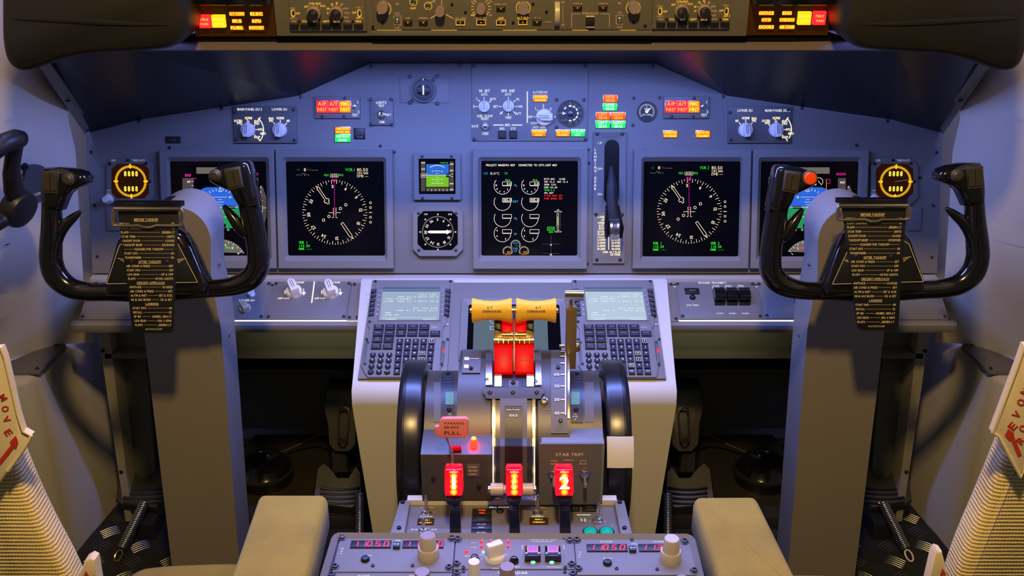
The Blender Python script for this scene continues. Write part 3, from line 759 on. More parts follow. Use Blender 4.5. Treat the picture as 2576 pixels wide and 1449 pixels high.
for tx, yy in (('400', 413), ('200', 429), ('800', 462), ('600', 477)): g.text(tx, 1136, yy, 4, h1, bold=True)
g.mat('s_black').fill([(1059, 437), (1074, 437), (1074, 446), (1059, 446)], h1); g.fill([(1122, 437), (1141, 437), (1141, 446), (1122, 446)], h1)
g.mat('s_white').poly([(1059, 437), (1074, 437), (1074, 446), (1059, 446)], .8, h2, True); g.text('000', 1066.5, 441.5, 4.6, h2, bold=True); g.text('0', 1132, 441.5, 4.6, h2, bold=True); g.text('50', 1137.5, 438.5, 3, h2, bold=True); g.text('40', 1137.5, 444, 3, h2, bold=True)
g.mat('s_green').text('VH NV IN', 1117, 409.5, 3, h, bold=True, w_=19)
t.part('display_symbols', g, parent=s)

def octo(x0, y0, x1, y1, c):
    return [(x0 + c, y0), (x1 - c, y0), (x1, y0 + c), (x1, y1 - c), (x1 - c, y1), (x0 + c, y1), (x0, y1 - c), (x0, y0 + c)][::-1]
t = Thing('standby_compass', 'octagonal black standby compass gauge with a broad horizontal white needle', 'gauge', MIP.w(1101, 645))
mb = MB(MIP); mb.mat('grey').ring(mb.px(octo(1038, 518, 1165, 645, 17), .01), mb.px(octo(1051, 532, 1151, 629, 15), .006), 0, .010, .006, .001, mb.px(octo(1050, 531, 1152, 630, 15), .01)); t.part('bezel', mb, smooth=30)
for x, y in ((1053, 536), (1147, 536), (1054, 629), (1147, 629)): screw(t, MIP, x, y, 4, .010)
mb = MB(MIP); mb.mat('screen').pprism(octo(1050, 531, 1152, 630, 15), .001, .006); s = t.part('screen', mb)
g = MB(MIP); h = .0064; h1 = .0067; x, y = 1101.5, 583.5
g.mat('s_white').ticks(x, y, 37.5, 40, list(range(0, 360, 5)), .9, h)
for hd in range(0, 360, 30): a = 90 - (hd - 32); g.text(str(hd // 10) if hd else '36', x + 31 * math.cos(math.radians(a)), y - 31 * math.sin(math.radians(a)), 6.3, h, rot=a - 90, bold=True)
for a in (0, 45, 90, 135, 180, 225, 315, 270):
    ca, sa = math.cos(math.radians(a)), math.sin(math.radians(a)); g.fill([(x + 41 * ca, y - 41 * sa), (x + 46 * ca - 2.4 * sa, y - 46 * sa - 2.4 * ca), (x + 46 * ca + 2.4 * sa, y - 46 * sa + 2.4 * ca)], h)
g.text('CH1', 1071, 539, 3.6, h, bold=True); g.text('CH2', 1132, 539, 3.6, h, bold=True)
g.mat('hot_white').fill([(x - 27, y), (x - 21, y - 3.2), (x + 22, y - 3.2), (x + 22, y - 6), (x + 32, y), (x + 22, y + 6), (x + 22, y + 3.2), (x - 21, y + 3.2)], h1)
t.part('dial_marks', g, parent=s)

# sun-visor knob style round selector with a white bar
t = Thing('round_selector', 'round black dial with a white upright bar on a square blue grey plate', 'dial', MIP.w(1067, 258))
plate(t, MIP, 1006, 194, 1130, 259, .002, 'grey')
for x, y in ((1031, 193), (1100, 192), (1090, 201), (1038, 252), (1031, 258), (1100, 260)): screw(t, MIP, x, y, 4.6, .002)
f = MIP.sub(1066, 227, .002); k = MIP.sc(1066, 227); mb = MB(f)
mb.mat('grey').lathe([(31 * k, 0), (31 * k, .006), (29.5 * k, .008), (27.5 * k, .008), (26.5 * k, .003)], n=40); mb.mat('legend').text('I', CX, CY, 1, 0) if False else None
t.part('ring', mb)
mb = MB(f); mb.mat('black_soft').lathe([(26.4 * k, .0), (26.4 * k, .004), (20 * k, .0045)], n=40); mb.mat('black').box(-16 * k, -8 * k, .0045, 16 * k, 8 * k, .010, .001)
mb.box(-12 * k, -12 * k, .0045, 12 * k, 12 * k, .008, .001)
mb.mat('legend').box(-2 * k, -12 * k, .010, 2 * k, 11 * k, .0106); t.part('knob', mb)
g = MB(MIP); g.mat('legend').line(1064.5, 198, 1064.5, 202, 2, .0105); t.part('index_mark', g)

# ---------------------------------------------------------------- switch panels on the instrument panel
def G(fr=MIP): return MB(fr)
def du_selectors(s):
    ox = 0
    if s < 0:
        x0, x1 = 587, 747; t = Thing('selector_panel', 'dark display selector panel at the upper left with two white knobs, main panel knob first', 'switch panel', MIP.w(667, 360), 'display selector panels')
        km, kl = 624, 704
    else:
        x0, x1 = 1831, 1991; t = Thing('selector_panel', 'dark display selector panel at the upper right with two white knobs, lower display knob first', 'switch panel', MIP.w(1911, 360), 'display selector panels')
        km, kl = 1952, 1875
    plate(t, MIP, x0, 267, x1, 360, .005, 'grey_dark')
    for x, y in ((x0 + 5, 283), (x1 - 8, 276), (x0 + 7, 351), (x1 - 6, 352)): screw(t, MIP, x, y, 4.2, .005)
    g = G(); g.mat('legend'); h = .0054
    g.text('MAIN PANEL DU S', km + 4, 275 + (3 if s > 0 else 0), 6, h, bold=True, w_=62); g.text('LOWER DU', kl - 1, 275 + (3 if s > 0 else 0), 6, h, bold=True, w_=38)
    g.mat('legend_warm')
    g.text('NORM', km + 1, 297, 6, h, bold=True, w_=18); g.text('NORM', kl + 1, 297, 6, h, bold=True, w_=18)
    g.text('OUTBD', km - 25, 304, 5.5, h, bold=True, w_=21); g.text('PFD', km - 21, 310, 5.5, h, bold=True, w_=13)
    g.text('ENG', km + 22, 305, 5.5, h, bold=True, w_=13); g.text('PRI', km + 22, 311, 5.5, h, bold=True, w_=12)
    g.text('PFD', km + 32, 326, 5.5, h, bold=True, w_=13); g.text('MFD', km + 38, 336, 5.5, h, bold=True, w_=14); g.text('INOP', km + 23, 345, 5.5, h, bold=True, w_=15)
    g.line(km - 2, 299, km - 2, 312, 1.4, h); g.line(km + 2, 303, km + 2, 312, 1.6, h); g.line(km - 14, 318, km - 18, 313, 1.4, h); g.line(km + 15, 318, km + 18, 314, 1.4, h); g.line(km + 19, 326, km + 25, 326, 1.4, h); g.line(km + 15, 338, km + 19, 342, 1.4, h)
    g.arc(km - 2, 327, 41, -42, 46, 2.2, h, 12); g.line(km + 25, 303, km + 31, 295, 2.2, h); g.line(km + 24, 347, km + 31, 355, 2.2, h)
    o = 1 if s < 0 else -1
    g.text('ENG', kl - 22 * o, 298, 5.5, h, bold=True, w_=12); g.text('PRI', kl - 22 * o, 304, 5.5, h, bold=True, w_=10); g.text('ND', kl + 21 * o, 304, 5.5, h, bold=True, w_=8)
    g.line(kl + 1, 301, kl + 1, 312, 1.6, h); g.line(kl - 11, 314, kl - 16, 308, 1.6, h); g.line(kl + 13, 314, kl + 18, 309, 1.6, h)
    t.part('lettering', g)
    for x in (km, kl): selector(t, MIP, x, 327, 18.5, .005, 84 if s < 0 else 97, hh=.018)
for s in SIGN: du_selectors(s)

for s in SIGN:
    x0 = 791 if s < 0 else 1669
    t = Thing('disconnect_light_panel', 'panel with two red and one amber light, ' + ('left of the lights test switch' if s < 0 else 'right of the round brake gauge'), 'light panel', MIP.w(x0 + 57, 298), 'autopilot light panels')
    plate(t, MIP, x0, 242, x0 + 115, 298, .005, 'grey_mid')
    for x, y in ((x0 + 20, 293), (x0 + 75, 293), (x0 + 77, 247)): screw(t, MIP, x, y, 4, .005)
    for i, (a, b, c) in enumerate((('A/P', 'red_lamp', 'red_text'), ('A/T', 'red_lamp', 'red_text'), ('FMC', 'amber_lamp', 'amber_text'))):
        lampbox(t, MIP, x0 + 5 + i * 29, 254, x0 + 33 + i * 29, 283, .005, b, (a, 'P/RST'), c, cp=8, label=('red light', 'red light', 'amber light')[i], frame='steel')
    g = G(); g.mat('legend'); g.text('TEST', x0 + 102, 289.5, 6, .0054, bold=True, w_=15); g.text('1', x0 + 109, 257, 6, .0054, bold=True); g.text('2', x0 + 111, 281, 6, .0054, bold=True); t.part('lettering', g)
    toggle(t, MIP, x0 + 100, 268, 5, .005, 0, .15, .008)

t = Thing('speed_brake_lights', 'amber light stacked on a green light under the left warning lights', 'warning lights', MIP.w(862, 360))
lampbox(t, MIP, 843, 320, 881, 336, 0, 'amber_lamp', ('SPEED BRAKE', 'DO NOT ARM'), 'amber_text', cp=4.6, label='amber light', frame='steel')
lampbox(t, MIP, 843, 338, 881, 357, 0, 'green_lamp', ('SPEED BRAKE', 'ARMED'), 'green_hot', cp=5.5, label='green light', frame='steel')
t = Thing('trim_placard_light', 'unlit black square light reading out of trim, right of the green light', 'warning light', MIP.w(904, 350))
lampbox(t, MIP, 891, 323, 917, 349, 0, 'black', ('STAB', 'OUT OF', 'TRIM'), 'print_dim', cp=5, hh=.003)
mb = G(); mb.mat('black').pbox(417, 343, 453, 360, 0, .003, .0004); mb.mat('print_dim').text('PANEL', 436, 352, 4, .0032, w_=16)
single('placard', mb, 'tiny black placard above the left attitude display bezel', 'placard')

t = Thing('lights_test_switch', 'small square plate with a lights test toggle, between warning lights and round dial', 'switch panel', MIP.w(960, 316))
plate(t, MIP, 931, 248, 989, 315, .005, 'grey_mid')
for x, y in ((933, 250), (984, 250), (934, 313), (985, 313)): screw(t, MIP, x, y, 4.4, .005)
g = G(); g.mat('legend'); g.text('LIGHTS', 959, 258, 6, .0054, bold=True, w_=26); g.text('TEST', 959, 266, 5.5, .0054, bold=True, w_=16); g.text('BRT', 978, 289, 5.5, .0054, bold=True, w_=12); g.text('DIM', 961, 307, 5.5, .0054, bold=True, w_=12); t.part('lettering', g)
toggle(t, MIP, 960, 289, 9, .005, .1, .35, .020)

t = Thing('engine_control_panel', 'upper centre switch panel with fuel flow, speed reference and autobrake knobs', 'switch panel', MIP.w(1333, 355))
plate(t, MIP, 1187, 161, 1479, 355, .003, 'grey', .003)
for x, y in ((1191, 166), (1472, 166), (1193, 350), (1473, 350), (1400, 251), (1469, 251), (1400, 320)): screw(t, MIP, x, y, 4.6, .003)
g = G(); h = .0034; g.mat('legend')
g.text('N1  SET', 1219, 228.5, 6.5, h, bold=True, w_=27); g.text('AUTO', 1218, 237.5, 6, h, bold=True, w_=16); g.text('1', 1199, 248, 6, h, bold=True); g.text('BOTH', 1240, 249, 5.5, h, bold=True, w_=14); g.text('2', 1192, 267.5, 6, h, bold=True)
g.line(1218, 244, 1218, 252, 1.5, h); g.line(1202, 251, 1207, 256, 1.8, h); g.line(1236, 252, 1230, 258, 1.8, h); g.line(1195, 268, 1202, 268, 1.6, h)
g.text('FUEL  FLOW', 1220, 292, 6, h, bold=True, w_=39); g.text('RESET', 1220, 299, 5.5, h, bold=True, w_=19); g.text('RATE', 1195, 317.5, 6, h, bold=True, w_=16); g.text('USED', 1221, 336, 6, h, bold=True, w_=16)
g.text('SPD  REF', 1278, 228.5, 6.5, h, bold=True, w_=34); g.text('AUTO', 1278, 237.5, 6, h, bold=True, w_=16); g.text('SET', 1247, 268, 6, h, bold=True, w_=12); g.text('VREF', 1279, 296, 6, h, bold=True, w_=15)
g.text('V1', 1302, 250, 6, h, bold=True); g.text('VR', 1309, 268, 6, h, bold=True); g.text('WT', 1303, 286, 6, h, bold=True)
g.line(1279, 244, 1279, 252, 1.5, h); g.line(1255, 268, 1263, 268, 1.8, h); g.line(1297, 252, 1292, 257, 1.8, h); g.line(1295, 268, 1302, 268, 1.8, h); g.line(1291, 280, 1296, 285, 2, h); g.line(1279, 284, 1279, 292, 1.8, h); g.line(1265, 280, 1260, 286, 2.2, h); g.fill([(1257, 288), (1259, 282), (1264, 286)], h)
g.line(1241, 314.5, 1267, 314.5, 2.6, h); g.line(1287, 314.5, 1314, 314.5, 2.6, h); g.text('MFD', 1277, 314.5, 6, h, bold=True, w_=13); g.text('ENG', 1263, 323.5, 6, h, bold=True, w_=12); g.text('SYS', 1291, 323.5, 6, h, bold=True, w_=12)
g.line(1326.5, 230, 1326.5, 309, 2.8, h)
g.text('AUTOBRAKE', 1359, 232, 5.5, h, w_=37); g.text('1', 1347, 273, 6, h, bold=True); g.text('2', 1367, 265.5, 6, h, bold=True); g.text('3', 1385, 274, 6, h, bold=True); g.text('OFF', 1334, 294, 5.5, h, bold=True, w_=11); g.text('RTO', 1342, 310, 5.5, h, bold=True, w_=12); g.text('X', 1396, 294, 5, h)
g.line(1350, 276, 1355, 281, 1.6, h); g.line(1367, 270, 1367, 276, 1.6, h); g.line(1342, 294, 1350, 294, 1.6, h); g.line(1349, 311, 1354, 307, 1.8, h); g.line(1382, 278, 1378, 282, 1.6, h); g.text('ANTI  SKID', 1356, 320.5, 5.5, h, w_=32)
t.part('lettering', g)
selector(t, MIP, 1218, 268, 15, .003, 90, hh=.012); selector(t, MIP, 1279, 267, 15, .003, 90, hh=.012); selector(t, MIP, 1369, 295, 22, .003, 180, hh=.020)
f = MIP.sub(1221, 317, .003); k = MIP.sc(1221, 317); mb = MB(f); mb.mat('steel').lathe([(11 * k, 0), (11 * k, .004), (9 * k, .006), (5 * k, .006), (4 * k, .011), (0, .012)], n=20); t.part('push_knob', mb)
for x in (1263, 1291):
    mb = G(); mb.mat('black').pbox(x - 9.5, 329, x + 9.5, 348, .002, .008, .0015); t.part('push_button', mb, smooth=20)
lampbox(t, MIP, 1342, 239, 1376, 256, .003, 'amber_lamp', ('AUTO BRAKE', 'DISARM'), 'amber_text', cp=5, label='amber light', frame='steel')
lampbox(t, MIP, 1338, 327, 1373, 343, .003, 'amber_lamp', ('ANTISKID', 'INOP'), 'amber_text', cp=5, label='amber light', frame='steel')
lampbox(t, MIP, 1399, 327, 1433, 343, .003, 'amber_lamp', ('LE FLAPS', 'TRANSIT'), 'amber_text', cp=5, label='amber light', frame='steel')
lampbox(t, MIP, 1437, 326, 1471, 343, .003, 'green_lamp', ('LE FLAPS', 'EXT'), 'green_hot', cp=5.5, label='green light', frame='steel')
# flap gauge
def gauge(name, label, px, py, r, h, draw, rimw=2.5):
    t = Thing(name, label, 'gauge', MIP.w(px, py + r))
    f = MIP.sub(px, py, h); k = MIP.sc(px, py, h); mb = MB(f)
    mb.mat('grey').lathe([(k * r, 0), (k * r, .004), (k * (r - rimw * .5), .005), (k * (r - rimw), .004), (k * (r - rimw), .001)], n=36); t.part('rim', mb)
    mb = MB(f); mb.mat('black').lathe([(k * (r - rimw + .3), .0), (k * (r - rimw + .3), .002)], n=36); d = t.part('dial', mb)
    g = MB(MIP); draw(g, h + .0023, t); return t
def flaps(g, h, t):
    x, y = 1435, 285; g.mat('legend_dim')
    for tx, a in (('UP', 180), ('1', 135), ('2', 92), ('5', 62), ('10', 32), ('15', 0), ('25', -32), ('30', -58), ('40', -92)):
        c, s = math.cos(math.radians(a)), math.sin(math.radians(a))
        g.mat('legend_warm' if tx == '2' else 'legend').line(x + 18.5 * c - 3.4 * s, y - 18.5 * s - 3.4 * c, x + 18.5 * c + 3.4 * s, y - 18.5 * s + 3.4 * c, 3.6, h)
        g.mat('amber_leg' if tx == '2' else 'legend_dim').text(tx, x + 26.5 * c, y - 25 * s, 4.6, h)
    g.mat('legend_dim').text('FLAPS', x - 15, y + 17, 4, h); t.part('dial_marks', g)
    n = MB(MIP); n.mat('legend').fill([(x - 19, y - 2.6), (x - 9, y), (x - 19, y + 2.6)], h + .001); n.mat('steel_dark').prism(circ(*n.q(x, y, h)[:2], .005, 14), h, h + .004, .001); t.part('needle', n)
gauge('flap_gauge', 'round black flap position gauge beside the autobrake knob', 1435, 285, 33.5, .003, flaps)
def brk(g, h, t):
    x, y = 1627, 281; g.mat('legend').ticks(x, y, 15.5, 20, [-40 + i * 260 / 22 for i in range(23)], 1.1, h); g.text('BRAKE', x, y - 8, 2.8, h); g.text('PRESS', x, y - 4.5, 2.8, h); g.text('PSI x 1000', x, y + 7.5, 3, h, bold=True); g.text('0', x - 10, y + 9, 3.5, h); g.text('4', x + 11, y + 8, 3.5, h)
    g.line(x, y, x, y - 19, .9, h); t.part('dial_marks', g)
    n = MB(MIP); n.mat('legend').disc(x, y, 4.2, h + .0008); n.fill([(x - 2, y - 3), (x + 13, y - 12), (x + 2.5, y + 1.5)], h + .0009); t.part('needle', n)
gauge('brake_pressure_gauge', 'small round black brake pressure gauge right of the gear lights', 1627, 281, 25, .0, brk, 1)

t = Thing('gear_lights', 'pyramid of red and green lit landing gear lights above the gear lever', 'warning lights', MIP.w(1535, 322))
for i, (x0, y0, c, l) in enumerate(((1518, 239, 'orange_red', ('NOSE', 'GEAR')), (1517, 260, 'green_lamp', ('NOSE', 'GEAR')), (1500, 283, 'orange_red', ('LEFT', 'GEAR')), (1538, 283, 'orange_red', ('RIGHT', 'GEAR')), (1499, 304, 'green_lamp', ('LEFT', 'GEAR')), (1538, 304, 'green_lamp', ('RIGHT', 'GEAR')))):
    red = c == 'orange_red'
    lampbox(t, MIP, x0, y0, x0 + 35, y0 + 18, 0, c, l, 'red_text' if red else 'green_hot', cp=6.5, label='red light' if red else 'green light', frame='steel')
for x0, tx, d in ((1669, ('SPEEDBRAKES', 'EXTENDED'), 'left of the two amber lights under the right warning lights'), (1751, ('BELOW G/S', 'P-INHIBIT'), 'right of the two amber lights under the right warning lights')):
    t = Thing('caution_light', 'rectangular amber caution light, ' + d, 'warning light', MIP.w(x0 + 17, 347), 'amber caution lights')
    lampbox(t, MIP, x0, 329, x0 + 35, 346, 0, 'amber_lamp', tx, 'amber_text', cp=5.2, frame='steel')

# ---- landing gear panel and lever
t = Thing('landing_gear_placard', 'tall narrow landing gear plate with a slot and flap limit placard', 'switch panel', MIP.w(1532, 663))
mb = G(); mb.mat('grey')
o_ = mb.prr(1492, 332, 1574, 663, .006, .002); i_ = mb.prr(1521, 352, 1558, 512, .006, .0127)
mb.ring(o_, i_, 0, .006, .0005, .0006); t.part('plate', mb, smooth=30)
mb = G(); mb.mat('s_black').pprism([(1519, 350), (1560, 350), (1560, 514), (1519, 514)], .0002, .0006); t.part('slot', mb)
for x, y in ((1502, 336), (1565, 336), (1499, 538), (1565, 539), (1501, 653), (1560, 653)): screw(t, MIP, x, y, 4.6, .006)
g = G(); h = .0063; g.mat('legend')
for tx, x, y in (('UP', 1510, 360), ('OFF', 1509, 425), ('DN', 1509, 489)): g.text(tx, x, y, 6, h, w_=13 if tx == 'OFF' else 10)
for i, c in enumerate('LANDING'): g.text(c, 1497.5, 376 + i * 9, 6.2, h, bold=True)
for i, c in enumerate('GEAR'): g.text(c, 1497.5, 448 + i * 9, 6.2, h, bold=True)
g.mat('legend_warm')
for tx, x, y, w_ in (('LANDING GEAR', 1530, 546, 52), ('LIMIT (IAS)', 1528, 553, 30), ('OPERATING', 1524, 561, 40), ('EXTEND 270K', 1528, 568, 42), ('RETRACT 235K', 1528, 575, 42), ('EXTENDED 320K-.82M', 1536, 583, 64), ('FLAPS LIMIT (IAS)', 1531, 590, 54)): g.text(tx, x, y, 5.2, h, w_=w_, bold=True)
g.line(1503, 597, 1562, 597, 1.8, h); g.line(1531.5, 597, 1531.5, 628, 1.8, h)
for i, (a, b) in enumerate((('1-250K', '15-195K'), ('2-250K', '25-170K'), ('5-250K', '30-165K'), ('10-210K', '40-156K'))): g.text(a, 1503, 603 + i * 7.7, 5.2, h, 'L', w_=21, bold=True); g.text(b, 1561, 603 + i * 7.7, 5.2, h, 'R', w_=23, bold=True)
g.text('230K ALT FLAP', 1539, 634, 5.2, h, w_=45, bold=True); g.text('EXTEND', 1548, 640.5, 5.2, h, w_=25, bold=True); t.part('lettering', g)
t = Thing('gear_lever', 'black landing gear lever with a shiny wheel shaped knob, hanging from its slot', 'lever', MIP.w(1541, 505))
A = MIP.w(1538, 420, .001); B = MIP.w(1540, 520, .030); D = MIP.w(1545, 560, .055)
mb = MB(); mb.mat('black_soft').tube([A, A.lerp(B, .5), B, D], [(.004, .004), (.010, .006), (.011, .008), (.012, .008)], n=10, up=(0, 0, 1)); t.part('arm', mb)
mb = MB(); mb.mat('black_gloss')
for sx in (-1, 1):
    p0 = B + V((sx * .010, 0, 0)); p1 = D + V((sx * .013, 0, -.012)); mb.tube([p0, p0.lerp(p1, .5), p1, p1 + V((0, -.004, -.016))], [(.003, .007), (.004, .011), (.0045, .013), (.003, .006)], n=8)
t.part('fork', mb)
mb = MB(Fr(D + V((0, -.004, -.010)), n=(0, -1, 0))); mb.mat('steel').lathe([(.014, -.0095), (.019, -.0085), (.020, -.006), (.0195, -.004), (.0205, -.003), (.0195, -.0015), (.0205, 0), (.0195, .0015), (.0205, .003), (.0195, .004), (.020, .006), (.019, .0085), (.014, .0095)], n=28, axis='x'); t.part('wheel_knob', mb, 'shiny ribbed metal wheel')

# ---- clocks at both ends
for s in SIGN:
    X = lambda x: x if s < 0 else 2586 - x
    cx = 330 if s < 0 else 2254; cy = 456 if s < 0 else 457
    t = Thing('clock', f'octagonal amber lit clock at the {SIDE[s]} end of the instrument panel', 'clock', MIP.w(cx, 517), 'amber lit clocks')
    L_, R_ = cx - 63, cx + 56
    mb = G(); mb.mat('grey_mid').ring(mb.px(octo(L_, 397, R_, 516, 20), .006), mb.px(octo(cx - 50, 413, cx + 44, 499, 14), .004), 0, .006, .003, .001, mb.px(octo(cx - 51, 412, cx + 45, 500, 14), .006)); t.part('bezel', mb, smooth=30)
    for x, y in ((cx - 54, 412), (cx + 37, 411), (cx - 8, 403), (cx + 46, 457), (cx - 9, 511)): screw(t, MIP, x, y, 3.8, .006, SCREWD)
    mb = G(); mb.mat('clock_glow').pprism(octo(cx - 51, 412, cx + 45, 500, 14), .001, .003); sc_ = t.part('face', mb)
    g = G(); h = .0034; g.mat('clock_amber'); x, y = cx - 1, cy
    g.ticks(x, y, 34, 40, [i * 6 for i in range(60)], 2.3, h); g.ticks(x, y, 32, 43, [0, 90, 180, 270], 4, h)
    g.mat('amber_text')
    for yy in (437, 475):
        for k in range(4): g.text('8', x - 14 + k * 9.5, yy, 12, h, w_=6.5, bold=True)
    if s > 0: g.mat('legend_dim').line(x - 2, y, x + 40, y - 6, .8, h)
    t.part('display_symbols', g, parent=sc_)
    g = G(); g.mat('legend_dim'); h = .0063; g.text('CHR', cx - 45, 403.5, 5, h, w_=12, bold=True); g.text('TIME/DATE', cx + 18, 403.5, 5, h, w_=33, bold=True); g.text('RUN', cx - 56, 479, 4.5, h, w_=10); g.text('HOLD', cx - 56, 487, 4.5, h, w_=12); t.part('lettering', g)
    f = MIP.sub(cx - 56, 501, .006); k = MIP.sc(cx - 56, 501); mb = MB(f); mb.mat('white_knob').lathe([(12 * k, 0), (12 * k, .004), (9 * k, .006), (8 * k, .018), (7 * k, .020)], n=18); mb.box(-8 * k, -4 * k, .006, 14 * k, 5 * k, .018, .002); t.part('knob', mb)
# second small instrument hidden behind the yoke hub
for s in SIGN:
    x0, x1 = (268, 300) if s < 0 else (2286, 2318)
    mb = G(); mb.mat('grey_mid').pbox(x0, 520, x1, 580, 0, .004, .001)
    single('blank_plate', mb, f'small blank grey plate under the clock at the {SIDE[s]} end', 'plate')

# ---------------------------------------------------------------- shelf under the instrument panel
t = Thing('sloping_shelf', 'sloping blue grey shelf with rounded front lip below the instrument panel', 'shelf', SHELF.w(1293, 820))
def shelf_poly(x0, x1, y0, y1):     # outline following the shelf's own perspective
    return [(x0, y0), (x1, y0), (1293 + (x1 - 1293) * 1.035, y1), (1293 + (x0 - 1293) * 1.035, y1)]
SB_ = SHELF.at(1293, 810).y; SX1 = abs(SHELF.at(196, 810).x); SX0 = abs(SHELF.at(231, 700).x)
mb = MB(SHELF); mb.mat('grey').prism([(-SX1, SB_), (SX1, SB_), (SX0, .0), (-SX0, .0)], -.012, 0, .001); t.part('shelf_plate', mb)
a = SHELF.M @ V((0, SB_, 0)); z = a.z; y = a.y
mb = MB(); mb.mat('grey'); x_ = SX1 + .010
prof = [(y + .004, z + .001), (y - .003, z + .001), (y - .008, z - .003), (y - .009, z - .010), (y - .006, z - .018), (y + .004, z - .020)]
mb.loft([[(x, py, pz) for py, pz in prof] for x in (-x_, x_)]); t.part('front_lip', mb)
mb = MB(); mb.mat('grey_light'); b = MIP.w(1293, 697, .004)
mb.box(-SX0, b.y - .006, b.z - .012, SX0, b.y + .02, b.z + .001, .002); t.part('top_rail', mb)
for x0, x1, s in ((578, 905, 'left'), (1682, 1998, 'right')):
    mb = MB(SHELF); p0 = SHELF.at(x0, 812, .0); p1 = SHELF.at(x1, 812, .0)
    mb.mat('edge_glow').box(p0.x, SB_ + .0005, .0, p1.x, SB_ + .0035, .0012); t.part('light_gap', mb, 'thin glowing strip put in for a bright line of light')  # emissive strip put in for the bright line along the shelf lip
mb = MB(SHELF); mb.mat('edge_glow'); p0 = SHELF.at(1660, 705, .0); p1 = SHELF.at(1905, 705, .0); mb.box(p0.x, -.003, .0, p1.x, -.0018, .001); t.part('light_gap', mb)  # another emissive strip, for the bright line below the panel
for x, y in ((206, 803), (2386, 803)): screw(t, SHELF, x, y, 4.6, 0)
# frame and brackets below
mb = MB(); mb.mat('olive')
for zz, yy, hh in ((.645, 1.83, .125),): mb.box(-.78, yy, zz - hh, .78, yy + .004, zz)
mb.box(-.78, 1.80, .512, .78, 1.834, .522); 
single('under_panel_rail', mb, 'dark olive metal rail running below the shelf', 'rail')
for s in SIGN:
    mb = MB(); mb.mat('liner_dark')
    pts = [atY(x, y, 1.80) for x, y in ((247, 835), (275, 835), (332, 1310), (316, 1313))]
    mb.loft([[tuple(mir(p, s)) for p in pts], [tuple(mir(p + V((0, .05, 0)), s)) for p in pts]])
    p2 = [atY(x, y, 1.852) for x, y in ((275, 835), (360, 835), (400, 1300), (330, 1316))]
    mb.mat('olive').loft([[tuple(mir(p, s)) for p in p2], [tuple(mir(p + V((0, .01, 0)), s)) for p in p2]])
    t = Thing('support_bracket', f'dark upright metal bracket holding the {SIDE[s]} end of the shelf', 'bracket', mir(atY(316, 1313, 1.80), s)); t.part('upright', mb)
    for x, y in ((258, 882), (305, 1186)): p = mir(atY(x, y, 1.799), s); t.copy_part('screw', SCREWD, Fr(p, n=(0, -1, 0)).M @ Matrix.Diagonal((.004, .004, .003, 1)))

# switch plates on the shelf
def splate(label, x0, x1, y0=708, y1=803, name='shelf_switch_panel', mat='grey_mid'):
    t = Thing(name, label, 'switch panel', SHELF.w((x0 + x1) / 2, y1), 'switch panels on the sloping shelf')
    mb = MB(SHELF); mb.mat(mat).pprism(shelf_poly(x0, x1, y0, y1), 0, .003, .001); t.part('plate', mb)
    for x in (x0 + 6, x1 - 6):
        screw(t, SHELF, x, y0 + 6, 4.3, .003); screw(t, SHELF, 1293 + (x - 1293) * 1.032, y1 - 6, 4.3, .003)
    return t
splate('blank left end panel on the shelf behind the left yoke', 236, 562)
t = splate('shelf panel beside the left column with one small grey knob', 566, 683)
g = MB(SHELF); g.mat('legend'); g.text('LOWER DU', 621, 755.5, 5.5, .0034, w_=38, bold=True); g.text('UPPER DU', 560, 755.5, 5.5, .0034, w_=38, bold=True); t.part('lettering', g)
def barknob(t, fr, px, py, r, h, ang, hh, mat):
    f = fr.sub(px, py, h); k = fr.sc(px, py, h) * r; mb = MB(f); mb.mat(mat).lathe([(k, 0), (k, hh * .22), (k * .93, hh * .32), (k * .7, hh * .34)], n=26)
    mb.X = Matrix.Rotation(math.radians(ang), 4, 'Z')
    mb.prism([(-k * .95, -k * .48), (k * .65, -k * .48), (k * 1.02, -k * .20), (k * 1.02, k * .20), (k * .65, k * .48), (-k * .95, k * .48)], hh * .2, hh, k * .12)
    mb.mat('ink')
    for yy in (-.12, .12): mb.add([(-k * .5, yy * k - k * .03, hh + .0001), (k * .75, yy * k - k * .03, hh + .0001), (k * .75, yy * k + k * .03, hh + .0001), (-k * .5, yy * k + k * .03, hh + .0001)], [(0, 1, 2, 3)])
    return t.part('selector_knob', mb)
barknob(t, SHELF, 617, 777, 15, .003, 120, .014, 'beige_knob'); barknob(t, SHELF, 633, 741, 9, .003, 60, .008, 'white_knob')
t = splate('shelf panel with two large white brightness knobs', 689, 884)
g = MB(SHELF); g.mat('legend_warm'); h = .0034
g.text('BACKGROUND', 744, 710.5, 5, h, w_=42, bold=True); g.text('AFDS FLOOD', 836, 710.5, 5, h, w_=40, bold=True)
for x in (741, 833):
    g.text('OFF', x - 36, 750.5, 5, h, w_=12, bold=True); g.line(x - 28, 750.5, x - 14, 750.5, 1.6, h); g.line(x - 14, 750.5, x - 8, 745, 1.4, h); g.arc(x + 0, 733, 24, 170, 200, 1.8, h); g.arc(x, 733, 23, -5, 25, 1.8, h); g.fill([(x + 17, 735), (x + 29, 735), (x + 23, 743)], h)
g.line(791, 708, 784, 762, 3, h); t.part('lettering', g)
barknob(t, SHELF, 740, 736, 21, .003, 115, .024, 'cream'); barknob(t, SHELF, 832, 738, 21, .003, 112, .024, 'cream')
splate('narrow blank shelf panel left of the left keypad unit', 886, 917, 710, 805, mat='grey')
splate('narrow blank shelf panel right of the right keypad unit', 1664, 1694, 710, 808, mat='grey')
t = splate('ground proximity shelf panel with three black guarded switches', 1698, 1899, 709, 802)
g = MB(SHELF); g.mat('legend'); g.text('GROUND  PROXIMITY', 1792, 711.5, 5.5, h, w_=72, bold=True)
